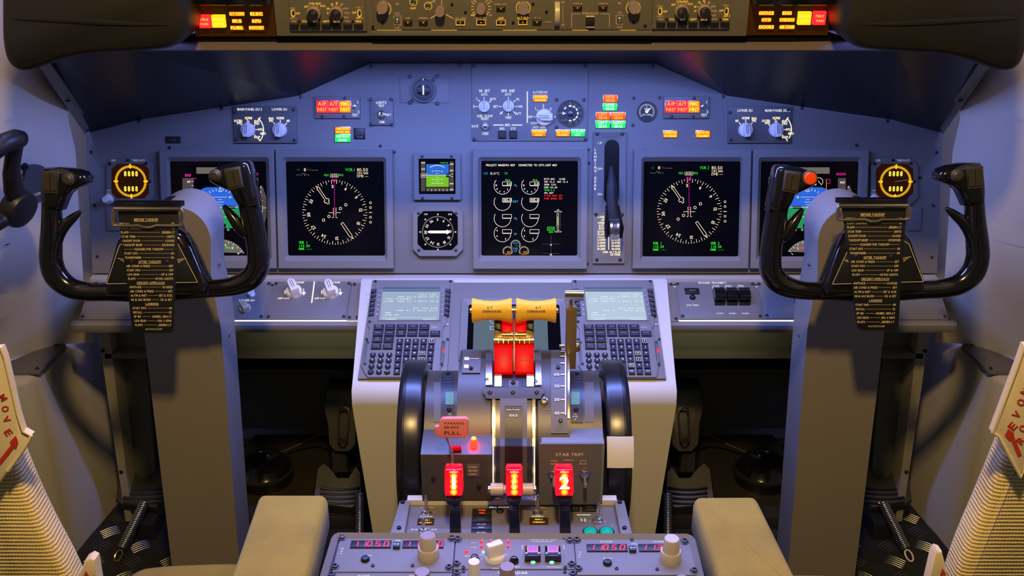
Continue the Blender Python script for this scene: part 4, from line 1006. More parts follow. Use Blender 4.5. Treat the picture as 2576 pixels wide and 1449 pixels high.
for i, (a, b) in enumerate((('FLAP', 'INHIBIT'), ('GEAR', 'INHIBIT'), ('TERR', 'INHIBIT'))): g.text(a, 1801 + i * 31, 719, 4, h, w_=16, bold=True); g.text(b, 1801 + i * 31, 724, 4, h, w_=20, bold=True); g.text('NORM', 1811 + i * 32, 788.5, 4.5, h, w_=17)
g.text('SYS TEST', 1743, 768, 5, h, w_=31, bold=True); t.part('lettering', g)
mb = MB(SHELF); mb.mat('black').pbox(1723, 724, 1759, 738, .001, .006, .0005); mb.mat('legend_dim').text('GPWS', 1742, 730, 4, .0062, w_=15); t.part('display_window', mb)
mb = MB(SHELF.sub(1742, 749, .003)); mb.mat('black').lathe([(.0056, 0), (.0056, .002), (.004, .005), (0, .006)], n=16); t.part('push_button', mb)
for i in range(3):
    x = 1808 + i * 31; a = SHELF.sub(x, 752, .003); mb = MB(a); mb.mat('black_gloss')
    W = .0095
    pr = [(.019, .001), (.018, .010), (.012, .018), (.000, .021), (-.010, .019), (-.013, .015), (-.013, .012), (-.006, .012), (.0, .008), (-.014, .006), (-.016, .0)]
    mb.loft([[(sx * W, yy, zz) for yy, zz in pr] for sx in (-1, 1)]); t.part('guarded_switch', mb, smooth=50)
splate('blank shelf panel beside the right column', 1903, 1985, 709, 800)
splate('blank right end panel on the shelf behind the right yoke', 1989, 2350)

# ---------------------------------------------------------------- pedestal body carrying the two keypad units
body = Thing('centre_console_body', 'cream moulded forward console body between the columns', 'console', (0, 1.5, ZF))
mb = MB(); mb.mat('body_cream')
tl, bl = CDU.w(914, 706, -.002), CDU.w(897, 951, -.002)
xt, xb = abs(tl.x) + .004, abs(bl.x) + .006
yb = bl.y; zb = bl.z
def prof(sx):
    return [(sx * xt, tl.y + .02, tl.z - .004), (sx * xt, tl.y, tl.z), (sx * xb, yb, zb), (sx * xb, yb - .022, zb - .012), (sx * xb, yb - .027, zb - .035), (sx * (xb - .028), yb - .020, .20), (sx * (xb - .030), yb - .02, ZF), (sx * (xb - .030), tl.y, ZF), (sx * (xt - .02), tl.y + .02, .3)]
mb.loft([prof(-1), prof(1)]); body.part('shell', mb, smooth=50)
mb = MB(CDU); mb.mat('grey').pprism([(1142, 710), (1444, 710), (1462, 952), (1124, 952)], -.004, .001, .001); body.part('centre_plate', mb)
# display lying between the keypad units
t = Thing('lower_display', 'dark display screen lying flat behind the thrust levers', 'display', CDU.w(1293, 880))
mb = MB(CDU); mb.mat('grey').ring(mb.prr(1157, 750, 1428, 905, .006, .003), mb.prr(1176, 765, 1410, 900, .003, .004), 0, .006, .002, .001); t.part('bezel', mb)
mb = MB(CDU); mb.mat('screen').pbox(1174, 763, 1412, 902, .001, .002); s = t.part('screen', mb)
g = MB(CDU); g.mat('lcd_dim').fill([(1193, 770), (1376, 770), (1380, 900), (1189, 900)], .0023); g.mat('s_white').poly([(1233, 821), (1248, 821), (1248, 829), (1233, 829)], 1, .0026, True); g.text('0', 1244, 825, 5, .0028); g.arc(1250, 803, 18, 190, 270, 1, .0026); t.part('display_symbols', g, parent=s)

def keypad_unit(s):
    nm = 'left' if s < 0 else 'right'
    t = Thing('flight_keypad_unit', f'{nm} flight computer keypad unit, ' + ('left of the yellow thrust lever grips with a grey screen' if s < 0 else 'brightest screen, right of the flap lever'), 'keypad unit', CDU.w(1030 if s < 0 else 1560, 950), 'flight keypad units')
    # all positions are measured on the left unit; the right one is the same unit shifted across
    L0, R0 = CDU.at(1030, 830).x, CDU.at(1556, 830).x
    dx = 0 if s < 0 else (R0 - L0); F_ = CDU
    fr = Fr(CDU.o + CDU.u * dx, n=CDU.n)
    class Sh(Fr): pass
    def at(px, py, h=0): v = F_.at(px, py, h); return v
    fr.at = at       # measure on the left unit, place on this unit's own frame
    h = .006
    mb = MB(fr); mb.mat('grey').pprism([(937, 704), (1141, 704), (1124, 952), (900, 952)], 0, .0025, .001)
    mb.pprism([(946, 709), (1132, 709), (1125, 790), (1122, 812), (1118, 819), (1114, 826), (1108, 905), (1112, 915), (1104, 938), (1098, 948), (925, 948), (917, 938), (908, 917), (918, 905), (930, 826), (926, 819), (925, 812)], .0025, h, .001)
    t.part('case', mb, smooth=25)
    # screen in its own raised hood
    mb = MB(fr); o_ = [(957, 727), (1113, 727), (1110, 806), (949, 806)]; i_ = [(966, 735), (1106, 735), (1103, 804), (956, 804)]
    mb.mat('grey').ring(mb.px(o_[::-1], h + .002), mb.px(i_[::-1], h), h, h + .002, h, .0008); t.part('screen_frame', mb)
    mb = MB(fr); lm = 'lcd' if s < 0 else 'lcd_right'; mb.mat('lens').pprism([(964, 722), (1108, 722), (1107, 733), (962, 733)], h - .001, h + .0012)
    mb.mat(lm).pprism([(963, 733), (1107, 733), (1104, 805), (955, 805)], h - .001, h + .0008); sc_ = t.part('screen', mb)
    g = MB(fr); g.mat('lcd_text'); hh = h + .0012
    for tx, x, y, al, w_, cp in (('LAST POS', 1097, 741, 'R', 45, 3.4), ('N44 01.2 E012 37.1', 1103, 746.5, 'R', 102, 4), ('REF AIRPORT', 973, 752, 'L', 62, 3.6), ('LIPR', 966, 758, 'L', 24, 4), ('N44 01.1 E012 36.6', 1103, 758, 'R', 102, 4), ('SET IRS POS', 1100, 775.5, 'R', 62, 3.4), ('N44 01.1 E012 36.6', 1101, 781, 'R', 102, 4), ('GMT', 969, 786.5, 'L', 16, 3.4), ('1540.2Z', 964, 792, 'L', 39, 4), ('<INDEX', 963, 803.5, 'L', 34, 3.8), ('ROUTE>', 1099, 803.5, 'R', 34, 3.8)): g.text(tx, x, y, cp, hh, al, w_=w_, bold=True, mono=True)
    g.line(962, 799, 1099, 799, 1, hh); t.part('screen_text', g, parent=sc_)
    g = MB(fr); g.mat('legend')
    for i in range(6):
        y = 729.5 + i * 11.8; a = i * 1.5
        g.line(954 - a, y, 961 - a, y + 4.5, 1.3, h + .0004); g.line(1109 - a * .2, y + 4.5, 1115 - a * .2, y, 1.3, h + .0004)
        for kx in (940 - a * .85, 1127 - a * .45):
            m_ = MB(fr); m_.mat('black_key').pbox(kx - 6.5, y - 3.5, kx + 6.5, y + 3.8, h, h + .0035, .0008); m_.mat('legend_dim').line(kx - 4, y - 1, kx + 4, y - 1, 1.2, h + .0038); t.part('line_key', m_, smooth=20)
    g.text('BRT', 1126, 815.5, 3.6, h + .0004, bold=True, w_=8); t.part('lettering', g)
    # key field: rows follow the unit, x positions given along the top row and the bottom row
    def kx(x, y): return 1018 + (x - 1018) * (1 + (y - 821) * .00042) - (y - 821) * .055
    def key(tx, x, y, w_, h_, mat='black_key', box=False, round_=False):
        m_ = MB(fr); x = x; k = fr.at
        if round_:
            c = at(x, y, h + .004); r = F_.sc(x, y, h) * w_ / 2
            m_.mat(mat).lathe([(r, h), (r, h + .003), (r * .75, h + .0042), (0, h + .0043)], c=(c.x, c.y, 0), n=18)
        else: m_.mat(mat).pbox(x - w_ / 2, y - h_ / 2, x + w_ / 2, y + h_ / 2, h, h + .004, .0009)
        hz = h + .0046; m_.mat('legend_dim' if not round_ and w_ > 18 else 'legend')
        ls = tx.split('\n')
        for i, l in enumerate(ls): m_.text(l, x, y - 1 + (i - (len(ls) - 1) / 2) * 4.6, 5.0 if len(tx) < 2 else 3.7 if len(ls) > 1 else 4.2, hz, w_=None if len(l) < 2 else min(w_ * .8, len(l) * 4.0), bold=True)
        if box: m_.mat('legend').poly([(x - 5.6, y - 5), (x + 5.6, y - 5), (x + 5.6, y + 4.2), (x - 5.6, y + 4.2)], 1.0, hz, True)
        t.part('key', m_, smooth=20)
    rows = [(821, 953, 28.6, ['INIT\nREF', 'RTE', 'CLB', 'CRZ', 'DES']), (837, 951, 28.7, ['MENU', 'LEGS', 'DEP\nARR', 'HOLD', 'PROG', 'EXEC']), (853, 949, 28.7, ['N1\nLIMIT', 'FIX']), (869.5, 946.5, 28.9, ['PREV\nPAGE', 'NEXT\nPAGE'])]
    for y, x0, st, ks in rows:
        for i, k in enumerate(ks): key(k, x0 + i * st, y, 25, 12)
    al = 'ABCDEFGHIJKLMNOPQRSTUVWXYZ'
    for r in range(6):
        y = 857.5 + r * 15.2; x0 = 1005.5 - r * 1.6
        for c in range(5):
            i = r * 5 + c; tx = al[i] if i < 26 else ['SP', 'DEL', '/', 'CLR'][i - 26]
            key(tx, x0 + c * 20.1 + (r * .12), y, 15.5, 12, box=tx in 'ENSW' and len(tx) == 1)
    for r in range(4):
        for c in range(3):
            key([['1', '2', '3'], ['4', '5', '6'], ['7', '8', '9'], ['.', '0', '+/-']][r][c], 938 + c * 20.7 - r * 1.9, 890.5 + r * 14.3, 15, 12, round_=True)
    g = MB(fr); g.mat('grey_dark')
    ol = [(939, 812), (1112, 812), (1110, 848), (995, 848), (992, 880), (930, 880)]
    g.poly(ol, .9, h + .0003, True); g.mat('legend').line(1085, 823, 1101, 823, 1, h + .0004); t.part('groove', g)
    for x0, x1, y0, y1 in ((922, 916, 862, 915), (1116, 1111, 862, 915)):
        m_ = MB(fr); m_.mat('grey_dark').pprism([(x0 - 3.5, y0), (x0 + 3.5, y0), (x1 + 3.5, y1), (x1 - 3.5, y1)], h, h + .0012, .0003)
        if x0 > 1000: m_.mat('red_lamp').text('MSG', (x0 + x1) / 2 + 2, 882, 5, h + .0016, rot=-88, w_=13, bold=True)
        t.part('light_window', m_)
    for x, y in ((944, 705), (1133, 705), (930, 810), (922, 851), (1126, 851), (925, 862), (919, 916), (1116, 862), (1111, 916)):
        c = at(x, y, h); kk = F_.sc(x, y, h) * 4
        t.copy_part('screw', SCREW, fr.M @ Matrix.Translation((c.x, c.y, h if 708 < y and y not in (851,) else .0025)) @ Matrix.Diagonal((kk, kk, kk, 1)))
for s in SIGN: keypad_unit(s)

# ---------------------------------------------------------------- control columns, yokes and checklist cards
def pillow(mb, pts, z0, z1, r):
    L = []
    for i, z in ((r, z0), (r * .3, z0 + r * .25), (0, z0 + r), (0, z1 - r), (r * .3, z1 - r * .25), (r, z1)):
        L.append([(x, y, z) for x, y in (inset(pts, i) if i else pts)])
    return mb.loft(L)
for s in SIGN:
    nm = SIDE[s]
    t = Thing('control_column', f'tall grey brown control column rising from the floor behind the {nm} yoke', 'column', mir(atY(520, 1632, 1.57), s))
    pf = [(457, 1632), (624, 1632), (598, 1370), (556, 830), (530, 695)] + [(442 + 88 * math.cos(math.radians(a)), 612 - 90 * math.sin(math.radians(a))) for a in range(-6, 187, 8)] + [(357, 720), (362, 830)]
    F3 = [atY(x, y, 1.57) for x, y in pf]
    mb = MB(); mb.mat('column').loft([[tuple(mir(p, s)) for p in F3], [tuple(mir(p + V((0, .001, 0)), s)) for p in F3]]); t.part('front_face', mb)
    mb = MB(); mb.mat('cover').loft([[tuple(mir(p + V((0, dy, 0)), s)) for p in F3] for dy in (.0012, .04, .082, .088)]); t.part('cover', mb, smooth=30)
    c = mb = MB(); mb.mat('steel')
    for x, y in ((551, 665), (548, 702), (575, 843), (571, 899), (588, 1112), (607, 1317)):
        k = 1.57 + .045; p = atY(x, y, k); xx = -1 * s * 0 + mir(p, s).x
        # rivets sit on the inner side face
        f = Fr((xx, k, p.z), n=(-s * 1, 0, 0), u=(0, 1, 0)); t.copy_part('rivet', SCREW, f.M @ Matrix.Diagonal((.003, .003, .003, 1)))

YK = Fr((0, 1.50, .88), 15)
def yoke(s):
    nm = SIDE[s]
    th = math.radians(2.6)
    def X(x, y):
        if s < 0: return x, y
        x = 2586 - x; dx, dy = x - 2197, y - 600
        return 2197 + dx * math.cos(th) + dy * math.sin(th), 600 - dx * math.sin(th) + dy * math.cos(th)
    def W(x, y, h=0): x, y = X(x, y); v = YK.at(x, y, h); return (v.x, v.y, h)
    def PX(pts, h=0): return [W(x, y, h)[:2] for x, y in pts]
    K = YK.sc(400, 600)
    t = Thing('control_yoke', f'glossy black control yoke on the {nm} column' + (', red button on one horn' if s > 0 else ', with black buttons only'), 'yoke', YK.w(*X(390, 750)))
    mb = MB(YK); mb.mat('black_gloss')
    def smooth(pts, n=5):
        out = []
        for i in range(len(pts) - 1):
            p0, p1, p2, p3 = pts[max(i - 1, 0)], pts[i], pts[i + 1], pts[min(i + 2, len(pts) - 1)]
            for k in range(n):
                u = k / n; out.append(tuple(.5 * ((2 * b) + (c - a) * u + (2 * a - 5 * b + 4 * c - d) * u * u + (3 * b - a - 3 * c + d) * u ** 3) for a, b, c, d in zip(p0, p1, p2, p3)))
        out.append(tuple(pts[-1])); return out
    # x, y, half width in the plane (px), half depth (px), forward offset of the centre (m)
    path = [(128, 470, 21, 26, .012), (130, 520, 23, 27, .008), (131, 570, 26, 27, .004), (128, 620, 28, 27, 0), (129, 660, 29, 27, 0), (143, 697, 30, 27, 0), (176, 724, 27, 25, 0), (220, 734, 24, 24, 0), (270, 735, 23, 24, 0), (340, 736, 24, 26, 0), (430, 734, 24, 26, 0), (520, 727, 23, 24, 0), (580, 721, 24, 24, 0), (625, 704, 28, 26, 0), (648, 675, 29, 27, 0), (650, 640, 28, 27, 0), (643, 590, 27, 27, 0), (632, 540, 27, 27, .004), (620, 490, 26, 27, .008), (607, 450, 22, 26, .012)]
    sp = smooth(path, 5)
    mb.tube([W(x, y, z) for x, y, a, b, z in sp], [(a * K, b * K) for x, y, a, b, z in sp], n=18, up=(0, 0, 1))
    t.part('frame', mb, smooth=80)
    # heads of the two horns
    for nmh, hd, hook in (('outer', [(103, 500), (103, 470), (106, 432), (112, 422), (150, 421), (188, 427), (210, 434), (221, 447), (218, 461), (203, 469), (182, 477), (168, 490), (160, 508), (152, 530), (110, 530)], [(136, 628, 16), (146, 596, 15), (160, 570, 15), (178, 553, 12), (192, 541, 9), (203, 531, 4)]),
                           ('inner', [(588, 500), (580, 482), (562, 474), (543, 466), (527, 456), (523, 442), (532, 428), (560, 415), (590, 408), (618, 405), (628, 412), (636, 440), (646, 490), (652, 520), (605, 525)], [(622, 590, 14), (604, 572, 16), (588, 550, 14), (574, 532, 10), (563, 517, 5)])):
        m2 = MB(YK); m2.mat('black_gloss'); q = PX([(a, b) for a, b in hd], .018)
        pillow(m2, q, -.014, .026, .009); h_ = t.part('horn_head', m2, smooth=60)
        m3 = MB(YK); m3.mat('black_gloss'); hk = smooth(hook, 4); m3.tube([W(a, b, .004) for a, b, r in hk], [(r * K, r * K * 1.1) for a, b, r in hk], n=12, up=(0, 0, 1)); t.part('finger_guard', m3, smooth=80)
        bx = [(106, 430), (150, 429), (146, 487), (106, 485)] if nmh == 'outer' else [(563, 425), (604, 418), (613, 470), (575, 480)]
        m4 = MB(YK); m4.mat('switch_grey'); m4.prism(PX(bx, .026), .024, .0285, .001); sw = t.part('switch_block', m4)
        for k in (0, 1):
            a, b = V(bx[0]), V(bx[1]); c, d = V(bx[3]), V(bx[2])
            f0, f1 = (.10 + .42 * k), (.48 + .42 * k)
            m5 = MB(YK); m5.mat('switch_grey'); pts = [a.lerp(b, f0).lerp(c.lerp(d, f0), .12), a.lerp(b, f1).lerp(c.lerp(d, f1), .12), a.lerp(b, f1).lerp(c.lerp(d, f1), .88), a.lerp(b, f0).lerp(c.lerp(d, f0), .88)]
            q = PX([tuple(p) for p in pts], .03)
            L = [[(*q[i], .028) for i in range(4)], [(*q[0], .034), (*q[1], .034), (*q[2], .0305), (*q[3], .0305)]]; m5.loft(L); t.part('rocker', m5, parent=sw)
        c = W(*((173, 451) if nmh == 'outer' else (543, 441)), .024); red = s > 0 and nmh == 'inner'
        m6 = MB(YK); r = K * (16 if red else 13); m6.mat('switch_grey').lathe([(r * 1.2, .0), (r * 1.2, .0035), (r * 1.02, .0045)], c=(c[0], c[1], .024), n=24)
        if red: m6.mat('red_button').lathe([(r * .95, .003), (r * .95, .0075), (r * .80, .009), (0, .0095)], c=(c[0], c[1], .024), n=24)
        else: m6.lathe([(r, .003), (r * .9, .0065), (r * .5, .008), (r * .45, .0075), (0, .0075)], c=(c[0], c[1], .024), n=24)
        t.part('push_button', m6, 'red round button' if red else None)
    # hub between the arms
    m = MB(YK); m.mat('black_gloss')
    hub = [(262, 748), (262, 712), (276, 660), (292, 604), (310, 585), (440, 578), (462, 590), (482, 622), (508, 684), (524, 712), (524, 744)]
    pillow(m, PX(hub, .02), -.02, .024, .012); t.part('hub', m, smooth=60)
    m = MB(YK); m.mat('black'); tr = [(268, 714), (300, 618), (310, 611), (438, 608), (448, 614), (497, 710)]
    m.prism(PX(tr, .0255), .022, .0255, .001); hp = t.part('hub_cover', m)
    m = MB(YK); m.mat('print_gold')
    q = [W(a, b, .026) for a, b in tr]
    for i in range(len(q)):
        a, b = V(q[i]), V(q[(i + 1) % len(q)]); d = (b - a).normalized(); nn = V((-d.y, d.x, 0)) * .0004; m.add([a + nn, a - nn, b - nn, b + nn], [(0, 1, 2, 3)])
    for sg in (-1, 1):
        for k in range(3):
            x0, x1 = 382 + sg * (62 + k * 2), 382 + sg * (86 - k * 7); y = 650 + k * 4
            a, b = V(W(x0, y + 3, .026)), V(W(x1, y, .026)); d = (b - a).normalized(); nn = V((-d.y, d.x, 0)) * .0004; m.add([a + nn, a - nn, b - nn, b + nn], [(0, 1, 2, 3)])
    t.part('gold_outline', m, 'gold outline and wing emblem', parent=hp)
    # arm joining hub and column
    m = MB(); m.mat('black_soft'); a = YK.w(*X(385, 640), 0); m.tube([a, a + V((0, .14, .015))], .030, n=20); t.part('shaft', m)
for s in SIGN: yoke(s)

CARD = ('FLIGHT CONTROL|CK', 'FLAPS|,GREEN LT', 'STAB TRIM|UNITS', 'COCKPIT DOOR|LOCKED', 'TAKEOFF BRIEF|REVIEWED', '-CLEARED FOR TAKEOFF', 'START SWS|ON', 'TRANSPONDER|ON', '_AFTER TAKEOFF', 'AIR COND & PRESS|SET', 'START SWS|OFF', 'LDG GEAR|UP & OFF', 'FLAPS|UP,NO LIGHTS', '_DESCENT-APPROACH', 'ANTI-ICE|AS REQD', 'AIR COND & PRESS|SET', 'ALTM & INST|SET & XCK', 'N1 & IAS BUGS|CK & SET', '_LANDING', 'START SWS|ON', 'RECALL|CK', 'SP BK|ARMED, GRN LT', 'LDG GEAR|DN, 3 GRN', 'FLAPS|,GREEN LT')
CF = Fr((0, 1.452, .80), 12)
for s in SIGN:
    nm = SIDE[s]
    if s < 0: y0, l0, l1, r0, r1, P_ = 574, 303, 340, 440, 431, [(340, 838), (333, 831), (296, 530), (449, 528), (437, 832), (430, 838)]; cl = (280, 462, 508, 571)
    else: y0, l0, l1, r0, r1, P_ = 561, 2130, 2157, 2269, 2250, [(2165, 831), (2157, 824), (2117, 515), (2281, 515), (2260, 822), (2252, 831)]; cl = (2104, 2291, 500, 556)
    t = Thing('checklist_card', f'long tapering black checklist card clipped on the {nm} yoke', 'checklist', CF.w((l1 + r1) / 2, P_[0][1]), 'checklist cards')
    mb = MB(CF); mb.mat('black').pprism(P_[::-1], -.002, 0, .0003); t.part('card', mb)
    g = MB(CF); g.mat('print_gold'); h = .0003
    g.text('BEFORE TAKEOFF', (l0 + r0) / 2 - 4, y0 - 21.5, 6, h, w_=60, bold=True); g.line((l0 + r0) / 2 - 35, y0 - 17, (l0 + r0) / 2 + 26, y0 - 17, .8, h)
    g.text('RECALL', l0 - 2, y0 - 10.7, 5.5, h, 'L', w_=26, bold=True); g.text('CK', r0, y0 - 10.7, 5.5, h, 'R', w_=9, bold=True)
    st = (810 - 561) / 23 if s > 0 else (817.5 - 574) / 23
    for i, ln in enumerate(CARD):
        y = y0 + i * st; f = i / 23; l = l0 + (l1 - l0) * f; r = r0 + (r1 - r0) * f; c = (l + r) / 2
        if ln[0] in '_-':
            w_ = min(len(ln) * 4.1, 72); g.text(ln[1:], c, y, 5.6, h, w_=w_, bold=True)
            if ln[0] == '_': g.line(c - w_ / 2, y + 4, c + w_ / 2, y + 4, .8, h)
            else:
                for k in range(8): g.line(l + 2 + k * 3.4, y, l + 4 + k * 3.4, y, 1, h); g.line(r - 2 - k * 3.4, y, r - 4 - k * 3.4, y, 1, h)
        else:
            a, b = ln.split('|'); wa, wb = len(a) * 3.75, len(b) * 3.75
            g.text(a, l, y, 5.4, h, 'L', w_=wa, bold=True); g.text(b, r, y, 5.4, h, 'R', w_=wb, bold=True)
            x = l + wa + 3
            while x < r - wb - 3: g.line(x, y, x + 1.9, y, 1.0, h); x += 3.2
    g.text('BAC97DCC3287', (l1 + r1) / 2 + 2, y0 + 24 * st, 4.2, h, w_=42)
    t.part('lettering', g)
    for x in (332, 420): xx = x if s < 0 else x + 1821; screw(t, CF, xx, y0 + 84, 5, 0)
    # spring clip holding the card
    t = Thing('card_clip', f'chrome spring clip at the top of the {nm} checklist card', 'clip', CF.w((cl[0] + cl[1]) / 2, cl[3]), 'card clips')
    a, b, c, d = cl
    mb = MB(CF); mb.mat('black_gloss').pbox(a + 5, c, b - 6, c + 12, -.012, .004, .002); t.part('base', mb)
    mb = MB(CF); mb.mat('chrome'); k = CF.sc(a, c)
    q = [tuple(CF.at(x, y, .006)) for x, y in ((a + 8, c + 17), (b - 8, c + 17))]; mb.tube([q[0], q[1]], .0036, n=12); t.part('roll_bar', mb)
    mb = MB(CF); pts = [(a + 8, c + 17), (a + 3, c + 24), (a + 2, d - 8), (a + 6, d - 3), ((a + b) / 2 - 22, d - 4), ((a + b) / 2 - 8, d + 1), ((a + b) / 2 + 8, d + 1), ((a + b) / 2 + 22, d - 4), (b - 6, d - 4), (b - 2, d - 9), (b - 3, c + 24), (b - 8, c + 17)]
    mb.mat('chrome').tube([tuple(CF.at(x, y, .004)) for x, y in pts], .0022, n=10)
    for x in (a + 7, b - 7): mb.pbox(x - 6, c + 22, x + 6, d - 3, .001, .003, .001)
    t.part('wire_frame', mb)

# ---------------------------------------------------------------- rudder pedals, springs, floor gear (in the dark under the shelf)
for s in SIGN:
    nm = SIDE[s]
    mb = MB(); mb.mat('rubber'); pp = [atZ(x, y, ZF + .03) for x, y in ((640, 1090), (905, 1090), (925, 1300), (610, 1300), (560, 1200))]
    mb.prism([(p.x * -s, p.y) for p in pp], ZF + .002, ZF + .03, .006)
    pt = Thing('pedal_tray', f'black moulded plastic tray under the {nm} rudder pedals', 'tray', mir(atZ(760, 1300, ZF), s)); pt.part('tray', mb)
    for px_ in (0, 1):
        inner = px_ == 0
        X = (lambda x: x) if inner else (lambda x: x - 492)
        t = Thing('rudder_pedal', f'black rudder pedal with slotted upper plate, {"inner" if inner else "outer"} one of the {nm} pair', 'pedal', mir(atZ(850, 1290, ZF + .03), s) if inner else mir(atZ(385, 1290, ZF + .03), s), 'rudder pedals')
        def PP(x, y, Y): x = x if inner else x - 495; return mir(atY(x, y, Y), s)
        up = [(826, 962), (905, 962), (914, 1005), (900, 1035), (896, 1118), (880, 1136), (845, 1136), (828, 1118), (824, 1060), (816, 1028), (816, 990)]
        q = [PP(x, y, 1.97 - (y - 962) * .0004) for x, y in up]
        mb = MB(); mb.mat('rubber').loft([[tuple(p + V((0, .018, 0))) for p in q], [tuple(p) for p in q], [tuple(p + ((sum(q, V()) / len(q)) - p) * .06 + V((0, -.006, 0))) for p in q]]); u = t.part('upper_plate', mb)
        for k in range(3):
            mb = MB(); mb.mat('black'); a, b = PP(840, 968 + k * 9, 1.96), PP(898, 968 + k * 9, 1.96); mb.tube([a, b], .0032, n=6); t.part('grip_ridge', mb, parent=u)
        mb = MB(); mb.mat('black_soft'); sl = [PP(x, y, 1.948 - (y - 962) * .0004) for x, y in ((852, 1040), (856, 1028), (866, 1024), (876, 1028), (878, 1040), (872, 1108), (866, 1116), (858, 1116), (851, 1108))]
        mb.tube([tuple(p) for p in sl + sl[:1]], .0022, n=6); t.part('slot_rim', mb, parent=u)
        p = PP(860, 1105, 1.902); f = Fr(p, n=(0, -1, .1)); t.copy_part('bolt', SCREW, f.M @ Matrix.Diagonal((.008, .008, .006, 1)), None)
        hl = [(796, 1180), (812, 1165), (830, 1180), (850, 1205), (880, 1205), (900, 1175), (912, 1190), (915, 1262), (890, 1285), (800, 1275), (786, 1262)]
        q = [PP(x, y, 1.868 - (y - 1165) * .0007) for x, y in hl]
        mb = MB(); mb.mat('rubber').loft([[tuple(p + V((0, .02, -.03))) for p in q], [tuple(p) for p in q], [tuple(p + ((sum(q, V()) / len(q)) - p) * .08 + V((0, -.004, .006))) for p in q]]); hpart = t.part('heel_plate', mb)
        for k in range(4):
            mb = MB(); mb.mat('black_soft'); mb.tube([PP(805 + 10 * j, 1226 + k * 12 + 6 * math.sin(j / 10 * PI), 1.814 - k * .008) for j in range(0, 11)], .0026, n=5); t.part('grip_ridge', mb, parent=hpart)
        mb = MB(); mb.mat('black_soft'); a, b = PP(852, 1130, 1.93), PP(856, 1195, 1.885); mb.tube([a, b], (.018, .022), n=8); t.part('arm', mb)
        # coil spring in front of each pedal
        a, b = (mir(atZ(906, 1240, ZF + .09), s), mir(atZ(905, 1345, ZF + .03), s)) if inner else (mir(atZ(365, 1262, ZF + .08), s), mir(atZ(308, 1378, ZF + .02), s))
        st_ = Thing('coil_spring', f'steel coil spring leading down to the floor by the {"inner" if inner else "outer"} {nm} pedal', 'spring', b, 'pedal return springs')
        d = b - a; n1 = d.cross(V((0, 0, 1))).normalized(); n2 = d.cross(n1).normalized(); N = 26
        mb = MB(); mb.mat('steel').tube([a + d * (i / (N * 8)) + (n1 * math.cos(i / 8 * 2 * PI) + n2 * math.sin(i / 8 * 2 * PI)) * .0088 for i in range(N * 8 + 1)],   .0019, n=5); st_.part('coil', mb, smooth=80)
        mb = MB(); mb.mat('steel_dark').tube([a, b], .0065, n=8); st_.part('core', mb)
        mb = MB(); mb.mat('brass' if s < 0 else 'cream'); e = b + d.normalized() * .004
        mb.tube([e + d.normalized() * (.012 * (1 - math.cos(k / 10 * 2 * PI))) + n1 * (.008 * math.sin(k / 10 * 2 * PI)) for k in range(11)], .0018, n=6); st_.part('hook', mb)
    c = mir(atZ(663, 1165, ZF + .07), s)
    t = Thing('adjuster_dial', f'large round black dial on the floor tray between the {nm} pedals', 'dial', V((c.x, c.y, ZF + .03)))
    mb = MB(Fr((c.x, c.y, ZF + .028), n=(0, 0, 1))); mb.mat('black_gloss').lathe([(.060, 0), (.062, .012), (.060, .030), (.054, .036), (.048, .046), (.036, .050), (.026, .040), (.010, .038), (0, .038)], n=40); t.part('body', mb)
    mb = MB(Fr((c.x, c.y, ZF + .028), n=(0, 0, 1))); mb.mat('black_soft'); 
    pr = [(.0600, .022), (.0630, .024), (.0630, .030), (.0590, .032)]
    mb.lathe(pr, n=60); t.part('grip_ring', mb)
    mb = MB(); mb.mat('black'); mb.tube([mir(p, s) for p in (atZ(700, 1140, ZF + .05), atZ(760, 1115, ZF + .06), atZ(800, 1095, ZF + .09), atZ(830, 1090, ZF + .12))], .003, n=6)
    single('cable', mb, f'thin black cable curving across the dark floor by the {nm} pedals', 'cable')
    mb = MB(); p0, p1 = mir(atZ(345, 1358, ZF), s), mir(atZ(420, 1300, ZF), s)
    mb.mat('black').box(min(p0.x, p1.x), min(p0.y, p1.y), ZF + .001, max(p0.x, p1.x), max(p0.y, p1.y) + .05, ZF + .04, .004)
    single('floor_block', mb, f'low black block on the floor beside the outer {nm} spring', 'block')

# ---------------------------------------------------------------- throttle quadrant
QC = (1.37, .60)
def cyl(px, py, R):
    d = ray(px, py); oy, oz = CAM.y - QC[0], CAM.z - QC[1]
    a = d.y ** 2 + d.z ** 2; b = 2 * (oy * d.y + oz * d.z); c = oy * oy + oz * oz - R * R
    D = b * b - 4 * a * c
    t = (-b - math.sqrt(max(D, 0))) / (2 * a)
    return CAM + d * t
def cylf(px, py, R):
    p = cyl(px, py, R); return Fr(p, n=(0, p.y - QC[0], p.z - QC[1]))
def slab(mb, rows, off):
    """a sheet through rows of points, thickened by the offset vector"""
    n, m = len(rows), len(rows[0]); A = [p for r in rows for p in r]; B = [p + V(off) for p in A]; N = n * m; fs = []
    for i in range(n - 1):
        for j in range(m - 1):
            q = (i * m + j, i * m + j + 1, (i + 1) * m + j + 1, (i + 1) * m + j); fs += [q, tuple(k + N for k in q[::-1])]
    bd = [j for j in range(m)] + [i * m + m - 1 for i in range(1, n)] + [(n - 1) * m + j for j in range(m - 2, -1, -1)] + [i * m for i in range(n - 2, 0, -1)]
    for k in range(len(bd)): a, b = bd[k], bd[(k + 1) % len(bd)]; fs.append((b, a, a + N, b + N))
    mb.flat = False; return mb.add(A + B, fs)
def curved(mb, y0, y1, xs, R, th=.004, n=8):
    """a curved plate on the drum between two pixel rows; xs(y) gives its left and right edges"""
    rows = []
    for i in range(n + 1):
        y = y0 + (y1 - y0) * i / n; a, b = xs(y); rows.append([cyl(a, y, R), cyl(b, y, R)])
    return slab(mb, rows, (0, th, -th * .4))
